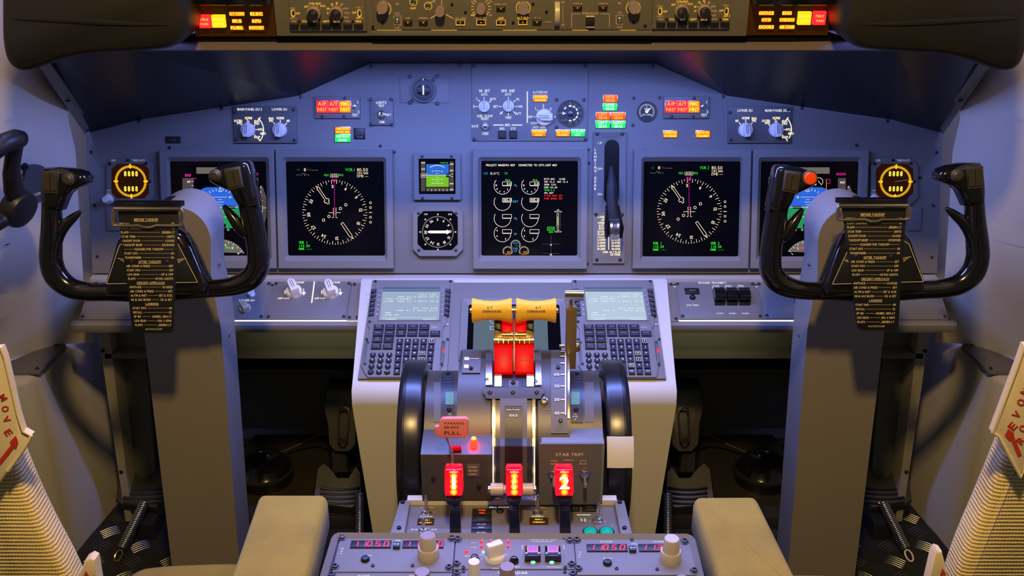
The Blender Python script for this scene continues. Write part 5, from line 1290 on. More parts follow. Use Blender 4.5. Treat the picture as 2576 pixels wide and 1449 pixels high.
def ctext(mb, t, px, py, cp, R, **k):
    o = mb.fr; mb.fr = cylf(px, py, R); mb.text(t, px, py, cp, .0001, **k); mb.fr = o; return mb
def cscrew(t, px, py, r, R, me=None, name='screw'):
    f = cylf(px, py, R); screw(t, f, px, py, r, 0, me, name)

stand = Thing('throttle_quadrant', 'grey domed throttle quadrant housing between the trim wheels', 'throttle quadrant', (0, 1.25, .60))
def arcpts(R, a0, a1, n=20): return [(QC[0] - R * math.cos(math.radians(a0 + (a1 - a0) * i / n)), QC[1] + R * math.sin(math.radians(a0 + (a1 - a0) * i / n))) for i in range(n + 1)]
XL = cyl(1152, 960, .143).x; XR = cyl(1432, 960, .143).x
mb = MB(); mb.mat('quad_metal')
for x0, x1 in ((XL, cyl(1236, 960, .143).x), (cyl(1352, 960, .143).x, XR)):
    mb.loft([[(x, y, z) for y, z in arcpts(.143, 5, 150) + [(QC[0] + .1, .60), (QC[0] - .10, .60)]] for x in (x0, x0 + .001, x1 - .001, x1)])
stand.part('dome', mb, smooth=40)
mb = MB(); mb.mat('black').loft([[(x, y, z) for y, z in arcpts(.125, 5, 150) + [(QC[0] + .1, .60), (QC[0] - .10, .60)]] for x in (cyl(1236, 960, .143).x, cyl(1352, 960, .143).x)]); stand.part('slot_floor', mb)
for sg in (-1, 1):
    x0, x1 = (cyl(1074, 960, .1115).x, XL) if sg < 0 else (XR, cyl(1508, 960, .1115).x)
    mb = MB(); mb.mat('quad_metal').loft([[(x, y, z) for y, z in arcpts(.1115, 0, 150) + [(QC[0] + .09, .60), (QC[0] - .10, .60)]] for x in (x0, x1)]); stand.part('side_drum', mb, smooth=40)
    cxp = 1127 if sg < 0 else 1452
    mb = MB(); mb.mat('black_key'); curved(mb, 936, 1063, lambda y: (cxp - 16, cxp + 15), .1130)
    mb.mat('green_patch'); curved(mb, 985, 1018, lambda y: (cxp - 6, cxp + 15) if sg < 0 else (cxp - 15, cxp + 6), .1136, .001)
    mb.mat('print_dim'); ctext(mb, 'STAB', cxp, 947, 4.5, .1138, w_=18); ctext(mb, 'TRIM', cxp, 953, 4.5, .1138, w_=20); ctext(mb, 'APL NOSE DOWN', cxp + 2, 961, 3, .1138, w_=22)
    mb.mat('print_white'); ctext(mb, 'APL', cxp + 5 * -sg, 1042, 4, .1138, w_=9); ctext(mb, 'NOSE', cxp + 5 * -sg, 1048, 4, .1138, w_=14); ctext(mb, 'UP', cxp + 5 * -sg, 1055, 4, .1138, w_=6)
    stand.part('trim_indicator', mb); cscrew(stand, cxp, 940, 5, .113, SCREWD); cscrew(stand, cxp + 3 * -sg, 1030, 6, .113, SCREWD)
    mb = MB(); mb.mat('grey_dark'); curved(mb, 962, 1062, lambda y: (cxp - 36, cxp - 19) if sg < 0 else (cxp + 19, cxp + 42), .1122); stand.part('indicator_window', mb)
mb = MB(); mb.mat('grey_dark'); curved(mb, 880, 938, lambda y: (1164 - (y - 880) * .03, 1211 - (y - 880) * .05), .1448)
mb.mat('print_dim'); ctext(mb, 'FLIGHT', 1187, 891.5, 4.5, .146, w_=26); ctext(mb, 'DETENT', 1187, 896.5, 4.5, .146, w_=26); ctext(mb, 'ARM', 1188, 921, 4.5, .146, w_=10)
mb.mat('white_patch'); curved(mb, 898, 906, lambda y: (1168, 1180), .1455, .001, 2); curved(mb, 917, 926, lambda y: (1167, 1179), .1455, .001, 2)
mb.mat('print_white'); curved(mb, 901.5, 902.6, lambda y: (1180, 1204), .1455, .001, 2)
stand.part('detent_plate', mb); cscrew(stand, 1185, 927, 5, .1455, SCREWD)
mb = MB(); mb.mat('grey_dark'); curved(mb, 882, 1090, lambda y: (1386, 1428), .1452)
mb.mat('print_white'); curved(mb, 884, 1044, lambda y: (1421 - .0 * y, 1424), .1460, .001, 12)
for tx, y in (('0', 884), ('5', 896), ('10', 913), ('15', 942), ('25', 971), ('30', 1005), ('40', 1039)):
    c = 'print_white' if y > 930 else 'print_dim'; mb.mat(c)
    if y > 890: ctext(mb, tx, 1401, y, 5 if y < 930 else 8, .1462, w_=5 * len(tx) if y < 930 else 13, bold=y > 930)
    mb.mat('print_white'); curved(mb, y - 1.2, y + 1.4, lambda q: (1410, 1421), .1460, .001, 1)
mb.mat('print_dim'); ctext(mb, 'FLAP', 1408, 1073, 5, .1462, w_=16); ctext(mb, 'DOWN', 1408, 1082, 5, .1462, w_=20); ctext(mb, 'HORN', 1376, 1030, 4, .146, w_=15); ctext(mb, 'CUTOUT', 1375, 1037, 4, .146, w_=20)
stand.part('flap_scale', mb)
for x, y in ((1227, 886), (1349, 886), (1225, 956), (1348, 961), (1404, 925), (1410, 1058)): cscrew(stand, x, y, 5.5, .1455 if x > 1380 else .1432)
for x0, x1 in ((1222, 1238), (1347, 1362)):
    mb = MB(); mb.mat('steel'); curved(mb, 878, 968, lambda y: (x0, x1), .1450, .003); stand.part('guide_rail', mb)
mb = MB(); mb.mat('quad_metal'); curved(mb, 975, 1003, lambda y: (1213 + (y - 975) * (.1 if y < 990 else .35), 1370 - (y - 975) * (.1 if y < 990 else .35)), .1475, .003, 6); stand.part('cross_plate', mb)
for x in (1232, 1290, 1350): cscrew(stand, x, 986, 5.5, .1478)
mb = MB(); mb.mat('brass')
for x0, x1 in ((1244, 1262), (1325, 1343)): curved(mb, 943, 972, lambda y: (x0, x1), .1445, .01)
mb.mat('quad_metal'); curved(mb, 958, 974, lambda y: (1280, 1305), .146, .01, 3); stand.part('hinge_blocks', mb, 'brass hinge blocks')
cscrew(stand, 1291, 962, 6, .1462)
f = cylf(1369, 1010, .1435); toggle(stand, f, 1369, 1010, 9, 0, 0, .1, .010, 'horn_cutout_knob')

# centre track that the levers run in, dropping to the front face
def track(y):
    if y <= 1112: return cyl(1293, y, .1475).y
    return 1.2085
rows_y = list(range(1003, 1245, 20)) + [1244]
t = Thing('idle_track', 'dark centre track marked idle running down between two brightly lit slots', 'lever track', (0, 1.21, .615))
def tslab(mat, x0, x1, dy, th=.004, name='plate', y0=None, y1=None, label=None):
    mb = MB(); mb.mat(mat); ys = [y for y in rows_y if (y0 or 0) <= y <= (y1 or 9999)]
    slab(mb, [[atY(x0, y, track(y) + dy), atY(x1, y, track(y) + dy)] for y in ys], (0, th, -th * .3)); return t.part(name, mb, label, smooth=50)
tslab('steel_dark', 1246, 1338, .004, name='base_plate'); tslab('grey_dark', 1258, 1326, -.001, name='side_guides'); tslab('black_soft', 1270, 1314, -.004, name='centre_plate', y0=1015)
tslab('chrome', 1238, 1246, .001, name='slot_edge'); tslab('chrome', 1339, 1347, .001, name='slot_edge')
tslab('hot_white', 1239.5, 1241.5, -.002, .001, 'slot_light', 1010, 1240, 'glowing slot edge'); tslab('hot_white', 1343.5, 1345.5, -.002, .001, 'slot_light', 1010, 1240, 'glowing slot edge')  # emissive strips put in for the bright line along each slot
mb = MB(cylf(1290, 1037, .153)); mb.mat('print_white').text('IDLE', 1292, 1045, 5.5, .0002, w_=20, bold=True); mb.line(1274, 1031, 1307, 1031, 1.6, .0002); t.part('lettering', mb)
f = Fr(atY(1291, 1031, track(1023) - .005), n=(0, -.8, .6)); t.copy_part('screw', SCREWD, f.M @ Matrix.Diagonal((.0035, .0035, .004, 1)))
f = Fr(atY(1290, 1231, 1.190), n=(0, -1, 0)); mb = MB(f); mb.mat('beige_knob').lathe([(.0075, -.030), (.0085, -.029), (.0085, -.013), (.006, -.012), (.006, .012), (.0085, .013), (.0085, .027), (.0075, .028)], n=20, axis='x'); t.part('roller', mb, 'cream roller across the track foot')
mb = MB(f); mb.mat('steel').lathe([(.005, -.0335), (.0055, -.033), (.0055, .031), (.005, .0315)], n=12, axis='x'); t.part('roller_pin', mb)

# thrust levers
LV = Fr((0, 1.36, .729), 46)
for k, s in enumerate(SIGN):
    X = (lambda x: x) if s < 0 else (lambda x: 2586 - x)
    t = Thing('thrust_lever', f'{SIDE[s]} thrust lever with yellow spool grip and red glowing lever body', 'thrust lever', LV.w(X(1266), 940), 'thrust levers')
    mb = MB(LV); mb.mat('red_plastic'); a, b = sorted((X(1243), X(1290)))
    mb.pprism([(a, 938), (b, 938), (b, 866), (a, 866)], -.028, .004, .002); mb.mat('ink')
    for q in (.36, .68): mb.line(a + (b - a) * q, 868, a + (b - a) * q, 906, .7, .0042)
    mb.line(a, 907, b, 907, 1.2, .0042); t.part('lever_body', mb, 'red lever body')
    a, b = sorted((X(1262), X(1290))); mb = MB(LV); mb.mat('red_plastic').pprism([(a, 868), (b, 868), (b, 800), (a, 800)], -.026, -.001, .0015); t.part('lever_neck', mb)
    c, d = sorted((X(1243), X(1262))); mb = MB(LV); mb.mat('grey').pprism([(c, 850), (d, 850), (d, 832), (d, 812), (c, 806)] if s < 0 else [(c, 850), (d, 850), (d, 806), (c, 812)], -.024, -.004, .002); mb.mat('black').pprism([(c + 1, 826), (d, 832), (d, 800), (c, 800)], -.02, .001, .002); t.part('reverse_latch', mb)
    mb = MB(LV); mb.mat('brass')
    for yy, x0, x1 in ((857, 1242, 1291), (843, 1262, 1291)):
        x0, x1 = sorted((X(x0), X(x1))); p0, p1 = LV.at(x0, yy, .004), LV.at(x1, yy, .004); n_ = 4
        for i in range(n_):
            q0, q1 = p0.lerp(p1, i / n_ + .01), p0.lerp(p1, (i + .95) / n_); mb.tube([q0, q1], .0048, n=12)
    mb.pprism([(min(X(1242), X(1291)), 866), (max(X(1242), X(1291)), 866), (max(X(1242), X(1291)), 836), (min(X(1242), X(1291)), 836)], -.02, .002, .001)
    t.part('hinge_rollers', mb, 'brass hinge rollers')
    gp = LV.w(X(1237.5), 781, .012); hf = Fr(gp, n=(0, -.86, .5)); kk = hf.sc(X(1237), 781); L = 50 * kk
    mb = MB(hf); mb.mat('yellow').lathe([(.012, -L), (30 * kk, -L), (31.5 * kk, -L + .0015), (28 * kk, -L * .72), (25 * kk, -L * .35), (24 * kk, 0), (25 * kk, L * .35), (28 * kk, L * .72), (31.5 * kk, L - .0015), (30 * kk, L), (.012, L)], n=36, axis='x')
    g_ = t.part('grip', mb, 'yellow spool shaped grip', smooth=50)
    g = MB(hf); g.mat('ink'); zz = 26 * kk
    g.text('A/T', X(1232), 774, 5, zz, w_=15, bold=True); g.text('DISENGAGE', X(1237), 783, 5, zz + .0002, w_=46, bold=True); t.part('lettering', g, parent=g_)
    mb = MB(hf); mb.mat('brass').lathe([(.003, -L - .004), (.004, -L - .003), (.004, L + .003), (.003, L + .004)], n=12, axis='x'); t.part('grip_pin', mb)
mb = MB(LV); mb.mat('steel_dark').pbox(1290.5, 770, 1296.5, 935, -.02, -.006, .001)
single('lever_divider', mb, 'thin dark metal strip between the two red thrust levers', 'divider')

# trim wheels
for s in SIGN:
    x0, x1 = (cyl(1012, 915, .128).x, cyl(1071, 915, .128).x) if s < 0 else (cyl(1514, 915, .128).x, cyl(1574, 915, .128).x)
    W_ = x1 - x0
    t = Thing('trim_handwheel', f'large black trim wheel at the {SIDE[s]} of the quadrant' + (', white patch on its rim' if s > 0 else ''), 'trim wheel', (x0, QC[0], QC[1] - .128), 'trim wheels')
    mb = MB(Fr((x0, QC[0], QC[1]), n=(0, -1, 0))); mb.mat('wheel_black')
    prof = [(.02, 0.004), (.095, .004), (.100, 0), (.118, .0), (.1245, .0012), (.127, .004), (.1278, .008), (.1268, .009), (.1268, .0098), (.128, .011), (.128, W_ - .006), (.1268, W_ - .002), (.1235, W_ - .0004), (.117, W_), (.100, W_), (.095, W_ - .004), (.02, W_ - .004)]
    if s > 0: prof = [(r, W_ - z) for r, z in prof][::-1]
    mb.lathe(prof, n=72, axis='x'); t.part('rim', mb, smooth=40)
    mb = MB(Fr((x0, QC[0], QC[1]), n=(0, -1, 0))); mb.mat('steel').lathe([(.022, -.003), (.024, 0), (.024, W_), (.022, W_ + .003)], n=20, axis='x'); t.part('hub', mb)
    if s > 0:
        mb = MB(); mb.mat('white_patch'); n = 10; rows = []
        for i in range(n + 1):
            y = 1099 + (1177 - 1099) * i / n; p = cyl(1560, y, .129); rows.append([V((x0 - .001, p.y, p.z)), V((x0 + W_ * .5, p.y - .0006, p.z)), V((x1 + .001, p.y, p.z))])
        slab(mb, rows, (0, .001, 0)); t.part('marker_patch', mb, 'white patch')

# flap lever
FLV = Fr((0, 1.40, .75), 4)
t = Thing('flap_lever', 'tall brown and brass flap lever with a silver T shaped head', 'lever', FLV.w(1438, 928))
mb = MB(FLV); mb.mat('brown_bar').pbox(1424, 778, 1450, 929, -.012, .006, .0008); t.part('bar', mb)
mb = MB(FLV); mb.mat('brass').pbox(1432, 752, 1441, 780, -.004, .003, .001); t.part('stem', mb)
p0, p1 = FLV.at(1421, 742, 0), FLV.at(1468, 743, 0); mb = MB(FLV); mb.mat('steel'); mb.tube([p0, p1], [(.0085, .006)] * 2, n=14); t.part('head', mb, 'silver T head')
mb = MB(FLV); mb.mat('brass'); c = FLV.at(1455, 873, 0); mb.lathe([(.0065, 0), (.0075, .001), (.0075, .004), (.006, .006)], c=(c.x - .004, c.y, 0), n=14, axis='x'); c = FLV.at(1421, 871, 0); mb.tube([c, c + V((-.008, 0, 0))], .0025, n=8); t.part('pivot_pin', mb)
mb = MB(); mb.mat('chrome'); slab(mb, [[cyl(1428.5, y, .146), cyl(1433, y, .146)] for y in range(884, 1060, 12)], (0, .004, -.002)); single('flap_gate', mb, 'narrow shiny curved metal gate under the flap lever', 'lever gate')

# boxes in front of the quadrant
def front(px, py, Y=1.212): return atY(px, py, Y)
t = Thing('park_brake_box', 'grey metal box with park brake light label left of the track', 'box', (-.08, 1.22, .612))
xa, xb_ = front(1060, 1200).x, front(1238, 1200).x; zt = front(1100, 1143).z
mb = MB(); mb.mat('quad_metal'); pr = [(1.212, .612), (1.212, zt - .008), (1.2145, zt - .002), (1.221, zt), (1.272, zt + .001), (1.272, .612)]
mb.loft([[(x, y, z) for y, z in pr] for x in (xa, xb_)]); t.part('shell', mb, smooth=50)
BF = Fr((0, 1.2118, .65), 0)
g = MB(BF); g.mat('grey_dark').pbox(1174, 1168, 1207, 1200, 0, .001, .0003); g.mat('print_gold')
for i, tx in enumerate(('PARK', 'BRAKE', 'LIGHT')): g.text(tx, 1190, 1175 + i * 9, 5, .0013, w_=22, bold=True)
t.part('label_plate', g)
for x, y in ((1090, 1204), (1205, 1224)): screw(t, BF, x, y, 5.5, 0, SCREWD)
mb = MB(Fr(V((front(1191, 1150).x, 1.232, zt)), n=(0, -.1, 1))); mb.mat('bulb_red').lathe([(.0055, 0), (.0055, .004), (.005, .010), (.003, .0135), (0, .014)], n=16); mb.mat('hot_yellow').lathe([(.0035, .0125), (.003, .0145), (0, .015)], n=10); t.part('brake_light', mb, 'glowing red and yellow lamp')
mb = MB(); mb.mat('red_plastic').tube([(front(1137, 1150).x - .004, 1.222, zt + .003), (front(1160, 1150).x, 1.222, zt + .004)], .0035, n=8); mb.mat('chrome').tube([(front(1136, 1150).x, 1.219, zt + .004), (front(1137, 1150).x, 1.211, zt - .006), (front(1137, 1150).x, 1.210, zt - .016)], .0028, n=8); t.part('lever_pivot', mb)
PB = Fr((0, 1.195, .70), 12)
t = Thing('parking_brake_lever', 'pink parking brake paddle with black lettering at the left of the quadrant', 'lever', PB.w(1135, 1140))
mb = MB(PB); mb.mat('pink_paddle').pprism([(1113, 1053), (1172, 1052), (1178, 1057), (1178, 1096), (1172, 1103), (1112, 1102), (1094, 1096), (1092, 1088), (1094, 1074), (1104, 1072), (1107, 1058)][::-1], -.004, .004, .0018); p_ = t.part('paddle', mb)
g = MB(PB); g.mat('ink'); h = .0043
for tx, y, cp, w_ in (('PARKING', 1065, 6, 49), ('BRAKE', 1075, 6, 36), ('PULL', 1089.5, 9.5, 40)): g.text(tx, 1118, y, cp, h, 'L', w_=w_)
t.part('lettering', g, parent=p_)
mb = MB(PB); mb.mat('steel').tube([PB.at(1122, 1100, 0), PB.at(1131, 1118, 0), PB.at(1135, 1142, -.01)], .0016, n=8); t.part('stem', mb)

t = Thing('stab_trim_panel', 'dark upright panel with two toggles for stabiliser trim, right of the track', 'switch panel', front(1435, 1256))
xa, xb_ = front(1357, 1190, 1.205).x, front(1519, 1190, 1.205).x; zt = front(1400, 1117, 1.205).z
SF = Fr((0, 1.205, .66), 0)
mb = MB(); mb.mat('grey_dark').box(xa, 1.205, .612, xb_ - .004, 1.209, zt, .0005); t.part('face', mb)
mb = MB(); mb.mat('grey').box(xa + .002, 1.2092, .612, xb_, 1.226, zt - .002, .002); t.part('box', mb)
mb = MB(); mb.mat('grey'); q = [atY(1434, 1078, 1.29), atY(1516, 1078, 1.29), atY(1518, 1113, 1.22), atY(1434, 1111, 1.22)]; mb.loft([[tuple(p + V((0, 0, -.006))) for p in q], [tuple(p) for p in q]]); t.part('top_cover', mb)
g = MB(SF); g.mat('print_white'); h = .0002
g.text('STAB TRIM', 1432, 1143.5, 8.5, h, w_=68, bold=True); g.mat('print_gold')
for tx, x, y, w_ in (('MAIN', 1394, 1159.5, 16), ('ELEC', 1394, 1167, 16), ('NORMAL', 1431, 1157.5, 27), ('AUTO', 1467, 1159.5, 18), ('PILOT', 1467, 1167, 19)): g.text(tx, x, y, 4.6, h, w_=w_)
g.fill([(1431, 1167), (1437, 1175), (1434, 1175), (1434, 1178), (1428, 1178), (1428, 1175), (1425, 1175)], h); t.part('lettering', g)
for x in (1393, 1470): toggle(t, SF, x, 1189, 12, 0, .02, -.55, .022)

# ---------------------------------------------------------------- fire panel
t = Thing('overheat_switch_panel', 'grey fire control panel with toggles and amber lights under the three red handles', 'switch panel', FIRE.w(1290, 1336))
mb = MB(FIRE); mb.mat('grey_mid').pprism([(1022, 1262), (1554, 1262), (1600, 1400), (975, 1400)], -.012, 0, .001); t.part('plate', mb)
mb = MB(); a, b = atZ(1024, 1268, .607), atZ(1552, 1268, .607); mb.mat('body_cream').box(a.x, a.y, .60, b.x, a.y + .012, .6135, .001); t.part('back_lip', mb)
for sg in (-1, 1):
    q = [(1005, 1259), (1024, 1257), (1032, 1262), (1008, 1400), (962, 1400)] if sg < 0 else [(1545, 1262), (1553, 1256), (1571, 1258), (1606, 1400), (1572, 1400)]
    mb = MB(FIRE); mb.mat('grey').pprism(q, -.01, .008, .002); b_ = t.part('side_rail', mb)
    for y in (1264, 1329): screw(t, FIRE, (1013 - (y - 1264) * .14) if sg < 0 else (1559 + (y - 1264) * .18), y, 6, .008, SCREWD, parent=None)
g = MB(FIRE); h = .0003; g.mat('legend')
for x in (1073, 1353):
    g.mat('print_gold').text('OVHT DET', x + 2, 1276.5, 4, h, w_=37); g.text('A', x - 19, 1288, 4, h); g.text('B', x + 20, 1288, 4, h)
    g.mat('legend').text('NORMAL', x, 1299, 4.4, h, w_=31, bold=True)
g.text('BELL CUTOUT', 1262, 1276, 4.2, h, w_=62, bold=True); g.text('TEST', 1069, 1329, 4.6, h, w_=21, bold=True); g.text('F/I', 1042, 1332, 5, h, w_=14, bold=True); g.text('O/F', 1092, 1332, 5, h, w_=14, bold=True)
g.text('ENGINES', 1469, 1295, 4.6, h, w_=34, bold=True); g.text('EXT', 1463, 1307, 4.5, h, w_=11, rot=90, bold=True); g.text('TEST', 1472, 1308, 4.5, h, w_=14, rot=90, bold=True); g.text('1', 1483, 1311, 4, h); g.text('2', 1521, 1311, 4, h); g.text('R', 1540, 1321, 4, h); t.part('lettering', g)
lampbox(t, FIRE, 1051, 1305, 1091, 1318, 0, 'amber_dark', ('ENG 1', 'OVERHEAT'), 'amber_text', cp=4.4, label='amber light', hh=.002)
lampbox(t, FIRE, 1333, 1303, 1378, 1317, 0, 'amber_dark', ('ENG 2', 'OVERHEAT'), 'amber_text', cp=4.4, label='amber light', hh=.002)
lampbox(t, FIRE, 1189, 1280, 1236, 1294, 0, 'black', ('WHEEL', 'WELL'), 'orange_red', cp=4.4, label='red light', hh=.002)
lampbox(t, FIRE, 1188, 1298, 1236, 1312, 0, 'black', ('FAULT',), 'print_dim', cp=4.6, hh=.002); lampbox(t, FIRE, 1187, 1315, 1236, 1330, 0, 'black_key', ('APU DET', 'INOP'), 'print_white', cp=4, hh=.002)
lampbox(t, FIRE, 1186, 1333, 1236, 1346, 0, 'black_key', ('APU BTL',), 'print_white', cp=4, hh=.002); lampbox(t, FIRE, 1464, 1272, 1507, 1285, 0, 'black', ('R BTL', 'DISCHG'), 'print_dim', cp=4, hh=.002); lampbox(t, FIRE, 1434, 1272, 1458, 1285, 0, 'black', ('L BTL',), 'print_dim', cp=4, hh=.002)
for x, y in ((1073, 1292), (1353, 1291), (1503, 1311), (1066, 1338)): toggle(t, FIRE, x, y, 11, 0, 0, 0.0, .030 if y < 1330 else .022)
mb = MB(FIRE.sub(1258, 1286, 0)); mb.mat('black').lathe([(.0056, 0), (.0056, .001), (.004, .003), (0, .0035)], n=18); t.part('push_button', mb)
for x in (1485, 1526):
    mb = MB(FIRE.sub(x, 1340, 0)); mb.mat('steel_dark').lathe([(.0105, 0), (.0105, .002), (.009, .003), (.0085, .001)], n=24); mb.mat('teal_lamp').lathe([(.0085, .001), (.0085, .003), (.005, .005), (0, .0055)], n=24); t.part('green_lamp', mb, 'round green lamp')
HF = Fr((0, 1.150, .66), 8)
for i, (c, l0, l1, tx, s0, s1, who) in enumerate(((1141, 1118, 1165, '1', 1130, 1157, 'left fire handle numbered one'), (1294, 1272, 1316, 'APU', 1280, 1306, 'middle fire handle, in front of the cream roller'), (1420, 1396, 1444, '2', 1407, 1434, 'right fire handle numbered two'))):
    t = Thing('fire_pull_switch', 'glowing red ' + who, 'fire handle', HF.w((s0 + s1) / 2, 1340), 'red fire handles')
    mb = MB(HF); mb.mat('lens_red'); q = mb.px([(l0 + 3, 1183), (l1 - 5, 1183), (l1 - 2, 1188), (l1, 1238), (l1 - 3, 1249), (l0 + 2, 1249), (l0, 1238), (l0, 1188)][::-1], .008); pillow(mb, q, -.014, .008, .003); le = t.part('lens', mb, 'red lens', smooth=50)
    g = MB(HF); h = .0083
    g.mat('lens_red').fill([(l0 + 6, 1189), (l1 - 7, 1189), (l1 - 6, 1240), (l0 + 6, 1240)], h - .0001)
    cc = (l0 + l1) / 2; g.mat('hot_orange')
    for yy in (1198, 1211, 1224, 1238): g.disc(cc, yy, 9.5, h - .00003 + yy * 1e-8)  # orange discs painted as halos around the yellow dots
    g.mat('hot_yellow')
    for yy in (1198, 1211, 1224, 1238): g.disc(cc, yy, 5.2, h)
    g.mat('hot_white')
    if len(tx) == 1: g.text(tx, cc, 1215, 33, h + .0003, w_=9 if tx == '1' else 26, bold=True)
    else:
        for j, ch in enumerate(tx): g.text(ch, cc, 1203 + j * 12, 9, h + .0003, w_=9, bold=True)
    g.text('DISCH', cc, 1187.5, 3.6, h + .0003, w_=21, bold=True); t.part('lit_number', g, parent=le)
    mb = MB(HF); mb.mat('black_gloss'); q = mb.px([(l0 + 3, 1250), (l1 - 4, 1250), (l1 - 6, 1264), (l1 - 11, 1272), (l0 + 10, 1272), (l0 + 4, 1264)][::-1], .004); mb.prism(q, -.012, .004, .002); t.part('collar', mb)
    mb = MB(HF); mb.mat('black_gloss'); q = mb.px([(s0, 1270), (s1, 1270), (s1 + 3, 1345), (s0 + 1, 1345)][::-1], .001); mb.prism(q, -.010, .001, .002); t.part('stem', mb)

# ---------------------------------------------------------------- aft pedestal with radio panels
t = Thing('aft_pedestal', 'wide low grey pedestal between the seats carrying the radio panels', 'pedestal', (0, 1.0, ZF))
o_ = [(850, 1337), (1728, 1340), (1742, 1345), (1750, 1354), (1800, 1560), (770, 1560), (833, 1350), (840, 1341)]
mb = MB(NAV); mb.mat('grey'); q = mb.px(o_[::-1], .006)
i_ = inset(q, .008 if area2(q) > 0 else .008); mb.ring(q, i_, -.03, .006, -.001, .002); t.part('frame', mb, smooth=30)
mb = MB(NAV); mb.mat('black').prism(inset(q, .006), -.03, -.002); t.part('tray', mb)
mb = MB(); mb.mat('body_cream'); a = min(p[0] for p in q) + .03; 
mb.box(-.19, .86, ZF, .19, 1.07, .60, .004); t.part('base', mb)
def rp(label, x0, x1, y0, y1, name='radio_panel', cat='radio panel', group='panels on the aft pedestal'):
    """panel on the pedestal; edges follow the pedestal's perspective"""
    k = lambda x, y: 1293 + (x - 1293) * (1 + (y - 1348) * .00056)
    t = Thing(name, label, cat, NAV.w(k((x0 + x1) / 2, y1), y1), group)
    mb = MB(NAV); mb.mat('grey').pprism([(k(x0, y0), y0), (k(x1, y0), y0), (k(x1, y1), y1), (k(x0, y1), y1)], -.004, 0, .0006); t.part('plate', mb); return t, k
SEG = {'0': 'abcdef', '1': 'bc', '2': 'abged', '3': 'abgcd', '5': 'afgcd', '7': 'abc'}
def seven(g, ch, x, y, w_, h_, z):
    sl = -1.5
    P = {'a': ((-1, -1), (1, -1)), 'b': ((1, -1), (1, 0)), 'c': ((1, 0), (1, 1)), 'd': ((-1, 1), (1, 1)), 'e': ((-1, 0), (-1, 1)), 'f': ((-1, -1), (-1, 0)), 'g': ((-1, 0), (1, 0))}
    for s in SEG[ch]:
        (a, b), (c, d) = P[s]; g.line(x + a * w_ / 2 * .92 + sl * b, y + b * h_ / 2 * .92, x + c * w_ / 2 * .92 + sl * d, y + d * h_ / 2 * .92, 2.8, z)
def nav_radio(s):
    x0, x1, y0, y1 = (857, 1145, 1346, 1438) if s < 0 else (1444, 1730, 1352, 1446)
    t, k = rp(f'{SIDE[s]} navigation radio panel with glowing red 11050 digits', x0, x1, y0, y1)
    g = MB(NAV); h = .0003; o = 0 if s < 0 else 594
    X = lambda x: x + o; Y = lambda y: y + (0 if s < 0 else 9)
    g.mat('legend').text('ACTIVE', X(936) - (0 if s < 0 else 5), Y(1353.5), 4.6, h, w_=31, bold=True); g.text('STANDBY', X(1070), Y(1353.5), 4.6, h, w_=42, bold=True); g.text('TFR', X(1001), Y(1359.5), 4, h, w_=15, bold=True)
    for i, c in enumerate('NAV'): g.text(c, X(861 - i * 1.5) + (0 if s < 0 else 5), Y(1380) + i * 6.3, 5, h, w_=5, bold=True)
    g.text('TEST', X(925) + (0 if s < 0 else 9), Y(1398) - (0 if s < 0 else 2), 5, h, w_=21, bold=True); t.part('lettering', g)
    for a, b, ds in ((882, 984, ((895, '1'), (915, '1'), (930, '0'), (951, '5'), (972, '0'))), (1013, 1116, ((1026, '1'), (1048, '1'), (1064, '3'), (1086, '5'), (1108, '0')))):
        m = MB(NAV); m.mat('black').pbox(X(a), Y(1359), X(b), Y(1376.5), -.001, .002, .0005); d_ = t.part('digit_window', m)
        g = MB(NAV); g.mat('red_7seg'); 
        for x, c in ds: seven(g, c, X(x), Y(1368), 11, 13, .0024)
        t.part('red_digits', g, parent=d_)
    m = MB(NAV); m.mat('black_key').pbox(X(989), Y(1363), X(1006), Y(1374), 0, .005, .001); m.mat('legend').line(X(991), Y(1368), X(1004), Y(1368), 1.2, .0052); m.fill([(X(990), Y(1368)), (X(994), Y(1366)), (X(994), Y(1370))], .0053); m.fill([(X(1005), Y(1368)), (X(1001), Y(1366)), (X(1001), Y(1370))], .0053); t.part('transfer_button', m)
    bx, by = (919, 1409) if s < 0 else (1528, 1418)
    m = MB(NAV.sub(bx, by, 0)); m.mat('black').lathe([(.0055, 0), (.0055, .003), (.0045, .0045), (0, .005)], n=20); t.part('push_button', m)
    kx, ky = (1078, 1400) if s < 0 else (1686, 1408); kk = NAV.sc(kx, ky)
    f = NAV.sub(kx, ky, 0); m = MB(f); m.mat('beige_knob').lathe([(28 * kk, 0), (28 * kk, .003), (26.5 * kk, .013), (25 * kk, .0145)], n=48, flute=24, depth=.02); m.lathe([(22 * kk, .013), (19.5 * kk, .031), (18 * kk, .0325), (0, .0325)], n=48, flute=24, depth=.02); m.mat('pink_knob' if s < 0 else 'beige_knob').lathe([(17.5 * kk, .0322), (17.2 * kk, .0329), (0, .0330)], n=24); t.part('tuning_knob', m, smooth=25)
    for x, y in (((861, 1354), (843, 1427), (1137, 1356), (1130, 1429)) if s < 0 else ((1451, 1360), (1455, 1432), (1722, 1364), (1746, 1437))): screw(t, NAV, x, y, 8, 0, DZUS)
    for x, y in (((1000, 1350), (938, 1424), (1038, 1424)) if s < 0 else ((1589, 1358), (1551, 1431), (1653, 1433))): screw(t, NAV, x, y, 5, 0)
for s in SIGN: nav_radio(s)
t, k = rp('cargo fire panel with small red lamps and two purple guarded buttons', 1148, 1442, 1348, 1431, 'cargo_fire_panel', 'switch panel')
g = MB(NAV); h = .0003; g.mat('legend')
for i, tx in enumerate('ABAB'): g.mat('print_gold').text(tx, 1214 + i * 21.7, 1357.5, 3.8, h)
